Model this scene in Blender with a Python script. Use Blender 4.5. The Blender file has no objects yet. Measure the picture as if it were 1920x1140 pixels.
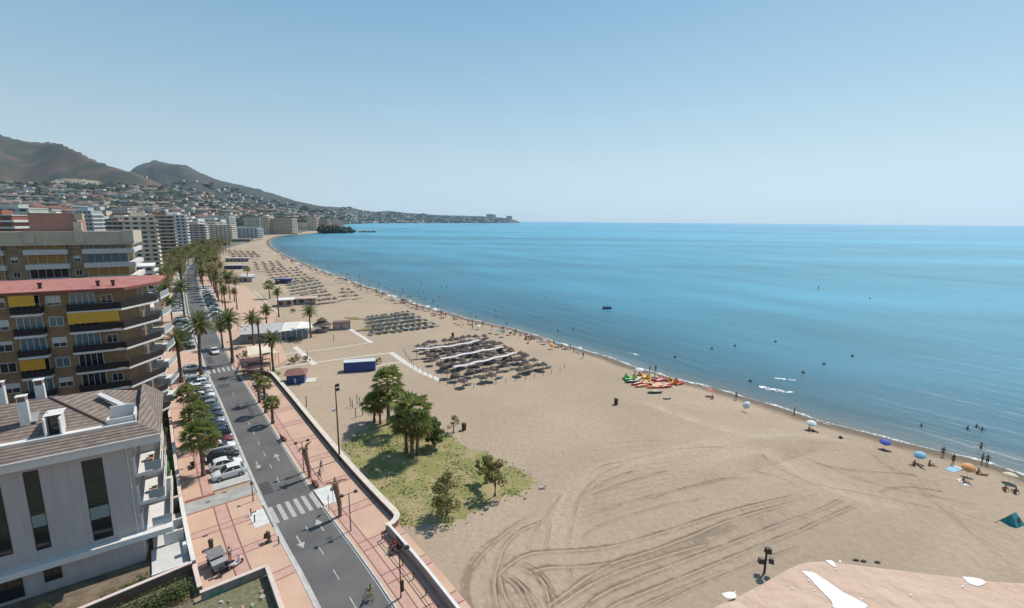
import bpy, bmesh, math, random
import numpy as np
from mathutils import Matrix, Vector
R = math.radians
scene = bpy.context.scene
COL = scene.collection
# ---------------------------------------------------------------- camera
CAMH = 36.0; FPX = 880.0; ROLL = R(0.45)
PITCH = math.atan((570 - 413.8) / FPX)
cd = bpy.data.cameras.new('camera'); cam = bpy.data.objects.new('camera', cd); COL.objects.link(cam)
cd.sensor_width = 36; cd.lens = 36 * FPX / 1920; cd.clip_start = 0.3; cd.clip_end = 60000
cam.location = (0, 0, CAMH)
cam.rotation_mode = 'QUATERNION'
cam.rotation_quaternion = (Matrix.Rotation(R(90) - PITCH, 3, 'X') @ Matrix.Rotation(ROLL, 3, 'Z')).to_quaternion()
scene.camera = cam
# ---------------------------------------------------------------- light
SUN_AZ = R(45); SUN_EL = R(56)
w = bpy.data.worlds.new('World'); scene.world = w; w.use_nodes = True
nt = w.node_tree; nt.nodes.clear()
sky = nt.nodes.new('ShaderNodeTexSky'); sky.sky_type = 'NISHITA'; sky.sun_disc = False
sky.sun_elevation = SUN_EL; sky.sun_rotation = SUN_AZ; sky.altitude = 0
sky.air_density = 1.0; sky.dust_density = 1.3; sky.ozone_density = 2.2
bg = nt.nodes.new('ShaderNodeBackground'); bg.inputs[1].default_value = 0.112
out = nt.nodes.new('ShaderNodeOutputWorld')
tint = nt.nodes.new('ShaderNodeMix'); tint.data_type = 'RGBA'; tint.blend_type = 'MULTIPLY'; tint.inputs['Factor'].default_value = 1
tint.inputs['B'].default_value = (0.95, 1.04, 0.96, 1); nt.links.new(sky.outputs[0], tint.inputs['A'])
wtc = nt.nodes.new('ShaderNodeTexCoord'); wsp = nt.nodes.new('ShaderNodeSeparateXYZ'); nt.links.new(wtc.outputs['Generated'], wsp.inputs[0])
wr = nt.nodes.new('ShaderNodeValToRGB'); nt.links.new(wsp.outputs['Z'], wr.inputs[0])      # sea haze whitening the low sky
SK = 1/0.112; we = wr.color_ramp.elements
we[0].position = 0.0; we[0].color = (0.68, 0.77, 0.82, 1); we[1].position = 1.0; we[1].color = (0.10, 0.26, 0.50, 1)
for pos_, c_ in ((0.10, (0.60, 0.72, 0.79)), (0.25, (0.36, 0.58, 0.74)), (0.42, (0.175, 0.41, 0.66))): x_ = we.new(pos_); x_.color = (*c_, 1)
wsc = nt.nodes.new('ShaderNodeVectorMath'); wsc.operation = 'SCALE'; wsc.inputs['Scale'].default_value = SK; nt.links.new(wr.outputs[0], wsc.inputs[0])
wmx = nt.nodes.new('ShaderNodeMix'); wmx.data_type = 'RGBA'; wmx.inputs['Factor'].default_value = 0.66
nt.links.new(tint.outputs['Result'], wmx.inputs['A']); nt.links.new(wsc.outputs[0], wmx.inputs['B']); nt.links.new(wmx.outputs['Result'], bg.inputs[0]); nt.links.new(bg.outputs[0], out.inputs[0])
sd = bpy.data.lights.new('sun', 'SUN'); sd.energy = 5.0; sd.angle = R(0.55); sd.color = (1, 0.945, 0.85)
so = bpy.data.objects.new('sun', sd); COL.objects.link(so)
sv = Vector((math.sin(SUN_AZ) * math.cos(SUN_EL), math.cos(SUN_AZ) * math.cos(SUN_EL), math.sin(SUN_EL)))
so.rotation_euler = sv.to_track_quat('Z', 'Y').to_euler()
scene.view_settings.view_transform = 'Standard'; scene.view_settings.look = 'None'
scene.view_settings.exposure = 0.0; scene.view_settings.gamma = 1
try:
    scene.cycles.volume_bounces = 1; scene.cycles.max_bounces = 6; scene.cycles.diffuse_bounces = 3
    scene.cycles.glossy_bounces = 2; scene.cycles.transparent_max_bounces = 8
except Exception: pass
# ---------------------------------------------------------------- survey helpers (metres; photo points measured onto real planes)
def ray(px, py):
    x = px - 960; v = 570 - py
    a = x * math.cos(ROLL) - v * math.sin(ROLL); b = x * math.sin(ROLL) + v * math.cos(ROLL)
    return np.array([a, FPX * math.cos(PITCH) + b * math.sin(PITCH), b * math.cos(PITCH) - FPX * math.sin(PITCH)])
def G(px, py, z=0.0):
    d = ray(px, py); t = (z - CAMH) / d[2]
    return (float(d[0] * t), float(d[1] * t), z)
def HT(base, py_top, px=None):          # height of an upright thing standing at base whose top shows at image row py_top
    bx, by = base[0], base[1]
    px0 = px if px is not None else 960 + bx / by * 860
    d = ray(px0, py_top); return CAMH + d[2] * by / d[1]
U = np.array([-0.618, 0.786]); N = np.array([0.786, 0.618])   # along the street, across it towards the sea
AU = math.atan2(U[1], U[0]); AN = math.atan2(N[1], N[0])
# ---------------------------------------------------------------- materials
MATS = {}
def M(name, col=None, rough=0.8, var=0.0, vs=1.0, bump=0.0, bs=5.0, metal=0.0, col2=None, spec=None, emit=None, detail=4, lo=0.4, hi=0.6, stretch=None, trans=None):
    if name in MATS: return MATS[name]
    col = tuple(c*0.87 for c in col); col2 = tuple(c*0.87 for c in col2) if col2 else None
    m = bpy.data.materials.new(name); m.use_nodes = True; t = m.node_tree; b = t.nodes['Principled BSDF']
    b.inputs['Base Color'].default_value = (*col, 1); b.inputs['Roughness'].default_value = rough
    b.inputs['Metallic'].default_value = metal
    if spec is not None: b.inputs['Specular IOR Level'].default_value = spec
    if var or col2 or bump:
        tc = t.nodes.new('ShaderNodeTexCoord'); mp = t.nodes.new('ShaderNodeMapping')
        t.links.new(tc.outputs['Object'], mp.inputs[0])
        if stretch: mp.inputs['Scale'].default_value = stretch
    if var or col2:
        n = t.nodes.new('ShaderNodeTexNoise'); n.inputs['Scale'].default_value = vs; n.inputs['Detail'].default_value = detail
        n.inputs['Roughness'].default_value = 0.6
        t.links.new(mp.outputs[0], n.inputs['Vector'])
        r = t.nodes.new('ShaderNodeValToRGB'); r.color_ramp.elements[0].position = lo; r.color_ramp.elements[1].position = hi
        c2 = col2 if col2 else tuple(min(1, c * (1 + var)) for c in col)
        c1 = col if col2 else tuple(c * (1 - var) for c in col)
        r.color_ramp.elements[0].color = (*c1, 1); r.color_ramp.elements[1].color = (*c2, 1)
        t.links.new(n.outputs['Fac'], r.inputs[0]); t.links.new(r.outputs[0], b.inputs['Base Color'])
    if bump:
        n2 = t.nodes.new('ShaderNodeTexNoise'); n2.inputs['Scale'].default_value = bs; n2.inputs['Detail'].default_value = 5
        t.links.new(mp.outputs[0], n2.inputs['Vector'])
        bp = t.nodes.new('ShaderNodeBump'); bp.inputs['Strength'].default_value = bump; bp.inputs['Distance'].default_value = 0.1
        t.links.new(n2.outputs['Fac'], bp.inputs['Height']); t.links.new(bp.outputs[0], b.inputs['Normal'])
    MATS[name] = m; return m
# ---------------------------------------------------------------- mesh builder
class MB:
    def __init__(s): s.v = []; s.f = []; s.mi = []; s.cur = 0
    def quad(s, a, b, c, d):
        i = len(s.v); s.v += [tuple(a), tuple(b), tuple(c), tuple(d)]; s.f.append((i, i+1, i+2, i+3)); s.mi.append(s.cur); return s
    def tri(s, a, b, c):
        i = len(s.v); s.v += [tuple(a), tuple(b), tuple(c)]; s.f.append((i, i+1, i+2)); s.mi.append(s.cur); return s
    def box(s, x0, x1, y0, y1, z0, z1, taper=0.0):
        i = len(s.v); t = taper
        s.v += [(x0,y0,z0),(x1,y0,z0),(x1,y1,z0),(x0,y1,z0),(x0+t,y0+t,z1),(x1-t,y0+t,z1),(x1-t,y1-t,z1),(x0+t,y1-t,z1)]
        for q in ((0,3,2,1),(4,5,6,7),(0,1,5,4),(1,2,6,5),(2,3,7,6),(3,0,4,7)):
            s.f.append(tuple(i+k for k in q)); s.mi.append(s.cur)
        return s
    def cbox(s, cx, cy, cz, sx, sy, sz, rz=0.0, taper=0.0):
        j = len(s.v); s.box(-sx/2, sx/2, -sy/2, sy/2, -sz/2, sz/2, taper)
        c, q = math.cos(rz), math.sin(rz)
        for k in range(j, len(s.v)):
            x, y, z = s.v[k]; s.v[k] = (cx + x*c - y*q, cy + x*q + y*c, cz + z)
        return s
    def prism(s, pts, z0, z1, bottom=True):
        n = len(pts); i = len(s.v)
        a = sum(pts[k][0]*pts[(k+1) % n][1] - pts[(k+1) % n][0]*pts[k][1] for k in range(n))
        if a < 0: pts = pts[::-1]
        s.v += [(p[0], p[1], z0) for p in pts] + [(p[0], p[1], z1) for p in pts]
        for k in range(n):
            l = (k+1) % n; s.f.append((i+k, i+l, i+n+l, i+n+k)); s.mi.append(s.cur)
        s.f.append(tuple(i+n+k for k in range(n))); s.mi.append(s.cur)
        if bottom: s.f.append(tuple(i+n-1-k for k in range(n))); s.mi.append(s.cur)
        return s
    def tube(s, pts, r, n=8, cap=True):
        pts = [Vector(p) for p in pts]; rr = r if isinstance(r, (list, tuple)) else [r]*len(pts)
        base = len(s.v); up = Vector((0, 0, 1))
        for k, p in enumerate(pts):
            d = (pts[min(k+1, len(pts)-1)] - pts[max(k-1, 0)])
            d = d.normalized() if d.length > 1e-9 else up
            a = d.cross(up); a = a.normalized() if a.length > 1e-3 else Vector((1, 0, 0)); b = d.cross(a)
            for q in range(n):
                t = 2*math.pi*q/n; s.v.append(tuple(p + (a*math.cos(t) + b*math.sin(t))*rr[k]))
        for k in range(len(pts)-1):
            for q in range(n):
                e = (q+1) % n
                s.f.append((base+k*n+q, base+(k+1)*n+q, base+(k+1)*n+e, base+k*n+e)); s.mi.append(s.cur)
        if cap:
            s.f.append(tuple(base+q for q in range(n))); s.mi.append(s.cur)
            s.f.append(tuple(base+(len(pts)-1)*n+n-1-q for q in range(n))); s.mi.append(s.cur)
        return s
    def cone(s, cx, cy, z0, z1, r0, r1, n=12):
        return s.tube([(cx, cy, z0), (cx, cy, z1)], [r0, max(r1, 0.001)], n)
    def ball(s, c, r, n=8, m=5):
        rx, ry, rz = r if isinstance(r, (list, tuple)) else (r, r, r)
        i = len(s.v)
        for a in range(m+1):
            ph = math.pi*a/m
            for q in range(n):
                t = 2*math.pi*q/n
                s.v.append((c[0]+rx*math.sin(ph)*math.cos(t), c[1]+ry*math.sin(ph)*math.sin(t), c[2]+rz*math.cos(ph)))
        for a in range(m):
            for q in range(n):
                e = (q+1) % n
                s.f.append((i+a*n+q, i+(a+1)*n+q, i+(a+1)*n+e, i+a*n+e)); s.mi.append(s.cur)
        return s
def mk(name, mb, mats, parent=None, smooth=False, loc=None, label=None):
    me = bpy.data.meshes.new(name); me.from_pydata(mb.v, [], mb.f)
    mats = mats if isinstance(mats, (list, tuple)) else [mats]
    for m in mats: me.materials.append(m)
    if len(mats) > 1: me.polygons.foreach_set('material_index', mb.mi)
    if smooth: me.polygons.foreach_set('use_smooth', [True]*len(me.polygons))
    me.update()
    o = bpy.data.objects.new(name, me); COL.objects.link(o)
    if parent: o.parent = parent
    if loc: o.location = loc
    if label: o['label'] = label
    return o
def tag(o, label, cat, group=None, kind=None):
    if label: o['label'] = label
    if cat: o['category'] = cat
    if group: o['group'] = group
    if kind: o['kind'] = kind
    return o
def thing(name, label, cat, loc=(0, 0, 0), rz=0.0, group=None):
    o = bpy.data.objects.new(name, None); COL.objects.link(o); o.location = loc; o.rotation_euler = (0, 0, rz)
    o.empty_display_size = 0.3
    return tag(o, label, cat, group)
KIDS = {}
def kids(o):
    return [c for c in bpy.data.objects if c.parent == o]
def dup(root, loc, rz, label=None, group=None, scale=None, mats=None):
    k = KIDS.get(root.name)
    if k is None:
        k = [(c, [g for g in bpy.data.objects if g.parent == c]) for c in bpy.data.objects if c.parent == root]; KIDS[root.name] = k
    r = root.copy(); COL.objects.link(r); r.location = loc; r.rotation_euler = (0, 0, rz)
    if scale: r.scale = (scale,)*3 if not isinstance(scale, tuple) else scale
    if label: r['label'] = label
    if group: r['group'] = group
    def sw(o):
        if mats and o.type == 'MESH':
            for i, sl in enumerate(o.material_slots):
                if sl.material and sl.material.name in mats:
                    sl.link = 'OBJECT'; sl.material = mats[sl.material.name] if sl.material else None
    for ch, gs in k:
        c = ch.copy(); COL.objects.link(c); c.parent = r
        repl(c, ch, mats)
        for g in gs:
            d = g.copy(); COL.objects.link(d); d.parent = c; repl(d, g, mats)
    return r
def repl(o, src, mats):
    if not mats or o.type != 'MESH': return
    for i in range(len(src.data.materials)):
        m = src.data.materials[i]
        if m and m.name in mats:
            o.material_slots[i].link = 'OBJECT'; o.material_slots[i].material = mats[m.name]
def struct(name, mb, m, kind='structure', **k):
    o = mk(name, mb, m, **k); o['kind'] = kind; return o
def resample(pts, step):
    pts = [np.array(p[:2], float) for p in pts]; outp = [pts[0]]; 
    for a, b in zip(pts[:-1], pts[1:]):
        L = np.linalg.norm(b-a); n = max(1, int(round(L/step)))
        for k in range(1, n+1): outp.append(a+(b-a)*k/n)
    return outp
def smooth_line(pts, it=2):
    pts = [np.array(p[:2], float) for p in pts]
    for _ in range(it):
        q = [pts[0]]
        for a, b in zip(pts[:-1], pts[1:]): q += [a*0.75+b*0.25, a*0.25+b*0.75]
        q.append(pts[-1]); pts = q
    return pts
def normals(pts):
    o = []
    for k in range(len(pts)):
        d = pts[min(k+1, len(pts)-1)] - pts[max(k-1, 0)]; L = np.linalg.norm(d); d = d/(L if L else 1)
        o.append(np.array([d[1], -d[0]]))
    return o
def offset(pts, d):
    return [p+n*d for p, n in zip(pts, normals(pts))]
def ribbon(mb, pts, o0, o1, z0, z1=None):
    """flat strip between two offsets to the right of a path"""
    z1 = z0 if z1 is None else z1
    a = offset(pts, o0); b = offset(pts, o1)
    for k in range(len(pts)-1):
        mb.quad((*a[k], z0), (*b[k], z1), (*b[k+1], z1), (*a[k+1], z0))
    return mb
def band(mb, A, B, z):
    """sheet between two polylines with the same number of points"""
    for k in range(len(A)-1):
        mb.quad((A[k][0], A[k][1], z), (B[k][0], B[k][1], z), (B[k+1][0], B[k+1][1], z), (A[k+1][0], A[k+1][1], z))
    return mb
def wallrun(mb, pts, o0, o1, z0, z1):
    """solid wall between two offsets along a path"""
    a = offset(pts, o0); b = offset(pts, o1)
    for k in range(len(pts)-1):
        A, B, C, D = a[k], b[k], b[k+1], a[k+1]
        mb.quad((*A, z1), (*B, z1), (*C, z1), (*D, z1))
        mb.quad((*A, z0), (*A, z1), (*D, z1), (*D, z0)); mb.quad((*B, z1), (*B, z0), (*C, z0), (*C, z1))
    A, B = a[0], b[0]; mb.quad((*A, z0), (*B, z0), (*B, z1), (*A, z1))
    A, B = a[-1], b[-1]; mb.quad((*B, z0), (*A, z0), (*A, z1), (*B, z1))
    return mb
def arclen(pts):
    s = [0.0]
    for a, b in zip(pts[:-1], pts[1:]): s.append(s[-1]+float(np.linalg.norm(np.array(b[:2])-np.array(a[:2]))))
    return s
def along(pts, d):
    s = arclen(pts)
    for k in range(len(pts)-1):
        if d <= s[k+1] or k == len(pts)-2:
            t = (d-s[k])/(s[k+1]-s[k]); p = np.array(pts[k][:2])+(np.array(pts[k+1][:2])-np.array(pts[k][:2]))*t
            q = np.array(pts[k+1][:2])-np.array(pts[k][:2]); q = q/np.linalg.norm(q); return p, q
def nearest(pts, p):
    """arclength on the path nearest to point p"""
    s = arclen(pts); best = (1e9, 0)
    for k in range(len(pts)-1):
        a = np.array(pts[k][:2]); b = np.array(pts[k+1][:2]); d = b-a; L = d@d
        t = max(0, min(1, ((np.array(p[:2])-a)@d)/L)); q = a+d*t; e = float(np.linalg.norm(np.array(p[:2])-q))
        if e < best[0]: best = (e, s[k]+t*math.sqrt(L))
    return best[1]
# ================================================================ ground, sea, road
LK = [G(*p)[:2] for p in [(603,1135),(573,1070),(543,1024),(513,981),(492,943),(467,902),(446,845),(428,790),(405,735),(385,690),(370,640),(357,590),(350,545),(350,510),(352,490)]]
rng = random.Random(7)
# centre line of the street: fitted on kerb points, then carried on into the distance
rk0 = [G(*p)[:2] for p in [(741,1135),(679,1035),(649,1008),(600,946),(570,905),(538,852),(501,795),(470,745),(435,683),(410,639),(391,597),(378,546),(367,510)]]
cl = [(-3.0, 23.0), (-14.4, 38.7), (-28.0, 54.5), (-40.5, 70.5), (-55.5, 90.0), (-72.5, 111.5), (-91.0, 136.5), (-117.0, 171.5), (-160.0, 232.0), (-218.0, 317.0), (-262.0, 390.0), (-315.0, 490.0), (-385.0, 650.0), (-455.0, 860.0)]
CLN = resample(smooth_line([(8.0, 9.0)]+cl, 2), 4.0)
def st(p):
    s = nearest(CLN, p); q, d = along(CLN, s); v = np.array(p[:2])-q
    return s, float(v[0]*d[1]-v[1]*d[0])
def ST(s, off, z=0.0):
    q, d = along(CLN, s); return (float(q[0]+d[1]*off), float(q[1]-d[0]*off), z)
def SA(s):
    q, d = along(CLN, s); return math.atan2(d[1], d[0])
def SP(px, py): return st(G(px, py))
HW = 3.1     # half width of the carriageway
def hw_at(s): return 3.1 if s < 120 else min(3.5, 3.1+(s-120)*0.003)
LEdge = [p-n*hw_at(s) for p, n, s in zip(CLN, normals(CLN), arclen(CLN))]
REdge = [p+n*hw_at(s) for p, n, s in zip(CLN, normals(CLN), arclen(CLN))]
asphalt = M('asphalt', (0.085, 0.08, 0.082), 0.85, vs=0.16, col2=(0.15, 0.142, 0.14), lo=0.3, hi=0.75, bump=0.15, bs=30, detail=8)
struct('road', band(MB(), LEdge, REdge, 0.02), asphalt)
# ---- shoreline
SH = [G(px, py, -1.0)[:2] for px, py in [(1920,893),(1850,872),(1780,852),(1640,817),(1500,777),(1400,748),(1280,712),(1180,683),(1060,645),(950,615),(850,590),(750,559),(660,527),(590,502),(540,482),(510,465),(503,452),(520,443),(560,439.5),(600,437),(636,434.5)]]
SH = [(120.0, -60.0), (95.0, 20.0)] + SH
cape = SH[-1]
SH += [(-620, 1550), (-800, 1800), (-1080, 2300), (-1350, 3000), (-1480, 3700)]
SHL = resample(smooth_line(SH, 3), 2.5)
SHL2 = [p for k, p in enumerate(SHL) if p[1] < 420 or k % 5 == 0]
nn = normals(SHL2)          # points to the right of travel = seaward
def shore_wob(p): return 0.6*math.sin(p[1]*0.21)+0.5*math.sin(p[1]*0.083+1)+0.25*math.sin(p[1]*0.55+2)
SHL2 = [p+n*shore_wob(p) for p, n in zip(SHL2, nn)]
def smooth_n(nn, w):
    o = []
    for k in range(len(nn)):
        a = sum(nn[max(0, k-w):k+w+1]); o.append(a/np.linalg.norm(a))
    return o
nn = smooth_n(nn, 14)
offs = [-26, -23, -14, -9, -6.0, -4.2, -3.0, -2.0, -1.0, 0.0, 1.0, 3.0, 8.0]
zs = [-0.04, -0.001, -0.02, -0.08, -0.2, -0.42, -0.6, -0.74, -0.88, -1.0, -1.1, -1.3, -1.9]
mb = MB(); n = len(offs); vv = []; att = []
for p, q in zip(SHL2, nn):
    for o_, z in zip(offs, zs):
        P = p+q*o_; mb.v.append((P[0], P[1], z + (0.03*math.sin(P[1]*0.9+P[0]*1.3) if -9 < o_ < 0 else 0))); att.append(o_)
for k in range(len(SHL2)-1):
    for j in range(n-1):
        a = k*n+j; mb.f.append((a, a+1, a+n+1, a+n)); mb.mi.append(0)
def sand_mat(name, strip):
    m = bpy.data.materials.new(name); m.use_nodes = True; t = m.node_tree; b = t.nodes['Principled BSDF']; b.inputs['Roughness'].default_value = 0.95
    b.inputs['Specular IOR Level'].default_value = 0.1
    tc = t.nodes.new('ShaderNodeTexCoord')
    def noise(s, d=6, r=0.6):
        x = t.nodes.new('ShaderNodeTexNoise'); x.inputs['Scale'].default_value = s; x.inputs['Detail'].default_value = d; x.inputs['Roughness'].default_value = r
        t.links.new(tc.outputs['Object'], x.inputs['Vector']); return x
    n1 = noise(0.035, 5); n2 = noise(1.3, 8, 0.7)
    r1 = t.nodes.new('ShaderNodeValToRGB'); r1.color_ramp.elements[0].position = 0.3; r1.color_ramp.elements[1].position = 0.72
    r1.color_ramp.elements[0].color = (0.325, 0.252, 0.187, 1); r1.color_ramp.elements[1].color = (0.405, 0.315, 0.232, 1)
    t.links.new(n1.outputs['Fac'], r1.inputs[0])
    mr = t.nodes.new('ShaderNodeMapRange'); mr.inputs['From Min'].default_value = 0.3; mr.inputs['From Max'].default_value = 0.7; mr.inputs['To Min'].default_value = 0.84; mr.inputs['To Max'].default_value = 1.1
    t.links.new(n2.outputs['Fac'], mr.inputs['Value'])
    mx = t.nodes.new('ShaderNodeMix'); mx.data_type = 'RGBA'; mx.blend_type = 'MULTIPLY'; mx.inputs['Factor'].default_value = 1
    t.links.new(r1.outputs[0], mx.inputs['A']); t.links.new(mr.outputs[0], mx.inputs['B'])
    col = mx.outputs['Result']
    if strip:
        at = t.nodes.new('ShaderNodeAttribute'); at.attribute_name = 'shore'; n3 = noise(0.35, 5)
        ad = t.nodes.new('ShaderNodeMath'); ad.operation = 'MULTIPLY_ADD'; ad.inputs[1].default_value = 3.2; t.links.new(n3.outputs['Fac'], ad.inputs[0]); t.links.new(at.outputs['Fac'], ad.inputs[2])
        rr = t.nodes.new('ShaderNodeMapRange'); rr.inputs['From Min'].default_value = -4.6; rr.inputs['From Max'].default_value = -1.4
        t.links.new(ad.outputs[0], rr.inputs['Value'])
        m2 = t.nodes.new('ShaderNodeMix'); m2.data_type = 'RGBA'; m2.inputs['B'].default_value = (0.15, 0.118, 0.09, 1)
        t.links.new(rr.outputs[0], m2.inputs['Factor']); t.links.new(col, m2.inputs['A']); col = m2.outputs['Result']
    t.links.new(col, b.inputs['Base Color'])
    bp = t.nodes.new('ShaderNodeBump'); bp.inputs['Strength'].default_value = 0.8; bp.inputs['Distance'].default_value = 0.2
    n4 = noise(1.7, 9, 0.72); t.links.new(n4.outputs['Fac'], bp.inputs['Height']); t.links.new(bp.outputs[0], b.inputs['Normal'])
    MATS[name] = m; return m
sandm = sand_mat('sand', False); sandw = sand_mat('shore_sand', True)
strip = struct('shore_sand', mb, sandw, smooth=True)
a = strip.data.attributes.new('shore', 'FLOAT', 'POINT'); a.data.foreach_set('value', att)
# inland sheet: beach, town ground (one sheet behind the shore strip)
inner = [p+q*-22.0 for p, q in zip(SHL2, nn)]
inner2 = [tuple(p) for p in inner[::3]]
poly = inner2 + [(-2600, 5200), (-9000, 5200), (-9000, -1500), (140, -1500), (140, -60)]
def fill(name, poly, z, m, kind='structure'):
    bm = bmesh.new(); vs = [bm.verts.new((p[0], p[1], z)) for p in poly]
    es = [bm.edges.new((vs[k], vs[(k+1) % len(vs)])) for k in range(len(vs))]
    bmesh.ops.triangle_fill(bm, edges=es, use_beauty=True)
    for f in bm.faces:
        if f.normal.z < 0: f.normal_flip()
    me = bpy.data.meshes.new(name); bm.to_mesh(me); bm.free(); me.materials.append(m)
    o = bpy.data.objects.new(name, me); COL.objects.link(o)
    if kind: o['kind'] = kind
    return o
fill('sand', poly, -0.004, sandm)
# ---- sea: fan from the shore out to the horizon, every vertex knows how far off the shore it lies
S0 = SHL2[::2]; N0 = nn[::2]
step = [0, 0.7, 1.6, 3, 5, 8, 13, 20, 32, 50, 90, 170, 320, 600, 1200, 2500, 5500, 11000, 19000]
keyy = [(-60, 0.0), (60, 0.03), (120, 0.2), (220, 0.42), (500, 0.66), (1000, 0.8), (1430, 0.9), (3700, 1.0)]
far_ang = []
L = arclen(S0); tot = L[-1]
mb = MB(); att = []; nS = smooth_n(N0, 8); n = len(step)
for k, (p, q) in enumerate(zip(S0, nS)):
    t = np.interp(p[1], [a_[0] for a_ in keyy], [a_[1] for a_ in keyy])
    if p[1] > 1380: t = 0.88+0.12*min(1, (p[1]-1380)/2300)
    ang = R(-25) + t*(R(103)-R(-25))
    fd = np.array([math.cos(ang), math.sin(ang)])
    for s_ in step:
        w_ = min(1, s_/90.0); d = q*(1-w_)+fd*w_; d = d/np.linalg.norm(d)
        P = p+(q*min(s_, 20)+d*max(0, s_-20))-q*1.2
        mb.v.append((P[0], P[1], -1.0)); att.append(float(s_))
for k in range(len(S0)-1):
    for j in range(n-1):
        a = k*n+j; mb.f.append((a, a+1, a+n+1, a+n)); mb.mi.append(0)
m = bpy.data.materials.new('sea_water'); m.use_nodes = True; t = m.node_tree; b = t.nodes['Principled BSDF']; MATS['sea_water'] = m
b.inputs['Roughness'].default_value = 0.38; b.inputs['Specular IOR Level'].default_value = 0.4; b.inputs['IOR'].default_value = 1.33
tc = t.nodes.new('ShaderNodeTexCoord'); at = t.nodes.new('ShaderNodeAttribute'); at.attribute_name = 'shore'
def mapped(rot, sc):
    mp = t.nodes.new('ShaderNodeMapping'); mp.vector_type = 'TEXTURE'
    mp.inputs['Rotation'].default_value = (0, 0, rot); mp.inputs['Scale'].default_value = tuple(1/c_ for c_ in sc); t.links.new(tc.outputs['Object'], mp.inputs[0]); return mp
def wn(mp, s, d=4, r=0.55, dist=0.0):
    x = t.nodes.new('ShaderNodeTexNoise'); x.inputs['Scale'].default_value = s; x.inputs['Detail'].default_value = d; x.inputs['Roughness'].default_value = r; x.inputs['Distortion'].default_value = dist
    t.links.new(mp.outputs[0], x.inputs['Vector']); return x
swell = wn(mapped(R(126), (0.2, 1.5, 1)), 0.13, 4, 0.55, 0.3)
rip = wn(mapped(R(118), (0.6, 1.5, 1)), 0.75, 6, 0.6)
patch = wn(mapped(R(-4), (0.25, 1.6, 1)), 0.0035, 5, 0.55, 0.2)
patch2 = wn(mapped(R(125), (0.35, 1.4, 1)), 0.02, 5, 0.55, 0.2)
ramp = t.nodes.new('ShaderNodeValToRGB'); e = ramp.color_ramp.elements
lg = t.nodes.new('ShaderNodeMath'); lg.operation = 'LOGARITHM'; lg.inputs[1].default_value = 10
ad = t.nodes.new('ShaderNodeMath'); ad.operation = 'ADD'; ad.inputs[1].default_value = 1.0; t.links.new(at.outputs['Fac'], ad.inputs[0]); t.links.new(ad.outputs[0], lg.inputs[0])
dv = t.nodes.new('ShaderNodeMath'); dv.operation = 'MULTIPLY'; dv.inputs[1].default_value = 0.25; t.links.new(lg.outputs[0], dv.inputs[0]); t.links.new(dv.outputs[0], ramp.inputs[0])
e[0].position = 0.0; e[0].color = (0.17, 0.17, 0.15, 1); e[1].position = 1.0; e[1].color = (0.07, 0.24, 0.38, 1)
for pos, c in [(0.14, (0.10, 0.13, 0.135)), (0.27, (0.035, 0.10, 0.135)), (0.40, (0.032, 0.13, 0.19)), (0.55, (0.045, 0.20, 0.285)), (0.75, (0.06, 0.26, 0.37))]:
    x = e.new(pos); x.color = (*c, 1)
pr = t.nodes.new('ShaderNodeMapRange'); pr.inputs['From Min'].default_value = 0.35; pr.inputs['From Max'].default_value = 0.68; pr.inputs['To Min'].default_value = 0.8; pr.inputs['To Max'].default_value = 1.4
t.links.new(patch.outputs['Fac'], pr.inputs['Value'])
pr2 = t.nodes.new('ShaderNodeMapRange'); pr2.inputs['From Min'].default_value = 0.3; pr2.inputs['From Max'].default_value = 0.7; pr2.inputs['To Min'].default_value = 0.82; pr2.inputs['To Max'].default_value = 1.15
t.links.new(patch2.outputs['Fac'], pr2.inputs['Value'])
mm = t.nodes.new('ShaderNodeMath'); mm.operation = 'MULTIPLY'; t.links.new(pr.outputs[0], mm.inputs[0]); t.links.new(pr2.outputs[0], mm.inputs[1])
mx = t.nodes.new('ShaderNodeMix'); mx.data_type = 'RGBA'; mx.blend_type = 'MULTIPLY'; mx.inputs['Factor'].default_value = 1
t.links.new(ramp.outputs[0], mx.inputs['A']); t.links.new(mm.outputs[0], mx.inputs['B'])
# foam at the water's edge
fo = wn(mapped(0, (1, 1, 1)), 0.22, 5, 0.6); fo2 = wn(mapped(0, (1, 1, 1)), 2.5, 5, 0.7)
f1 = t.nodes.new('ShaderNodeMath'); f1.operation = 'MULTIPLY_ADD'; f1.inputs[1].default_value = 5.0; f1.inputs[2].default_value = -2.6; t.links.new(fo.outputs['Fac'], f1.inputs[0])
f2 = t.nodes.new('ShaderNodeMath'); f2.operation = 'SUBTRACT'; t.links.new(at.outputs['Fac'], f2.inputs[0]); t.links.new(f1.outputs[0], f2.inputs[1])
f2a = t.nodes.new('ShaderNodeMath'); f2a.operation = 'SUBTRACT'; f2a.inputs[1].default_value = 1.4; t.links.new(f2.outputs[0], f2a.inputs[0])
f3 = t.nodes.new('ShaderNodeMath'); f3.operation = 'ABSOLUTE'; t.links.new(f2a.outputs[0], f3.inputs[0])
f4 = t.nodes.new('ShaderNodeMapRange'); f4.inputs['From Min'].default_value = 0.2; f4.inputs['From Max'].default_value = 0.65; f4.inputs['To Min'].default_value = 1; f4.inputs['To Max'].default_value = 0; t.links.new(f3.outputs[0], f4.inputs['Value'])
f5 = t.nodes.new('ShaderNodeMapRange'); f5.inputs['From Min'].default_value = 0.42; f5.inputs['From Max'].default_value = 0.58; t.links.new(fo2.outputs['Fac'], f5.inputs['Value'])
f6 = t.nodes.new('ShaderNodeMath'); f6.operation = 'MULTIPLY'; t.links.new(f4.outputs[0], f6.inputs[0]); t.links.new(f5.outputs[0], f6.inputs[1])
mf = t.nodes.new('ShaderNodeMix'); mf.data_type = 'RGBA'; mf.inputs['B'].default_value = (0.72, 0.74, 0.74, 1)
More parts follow.
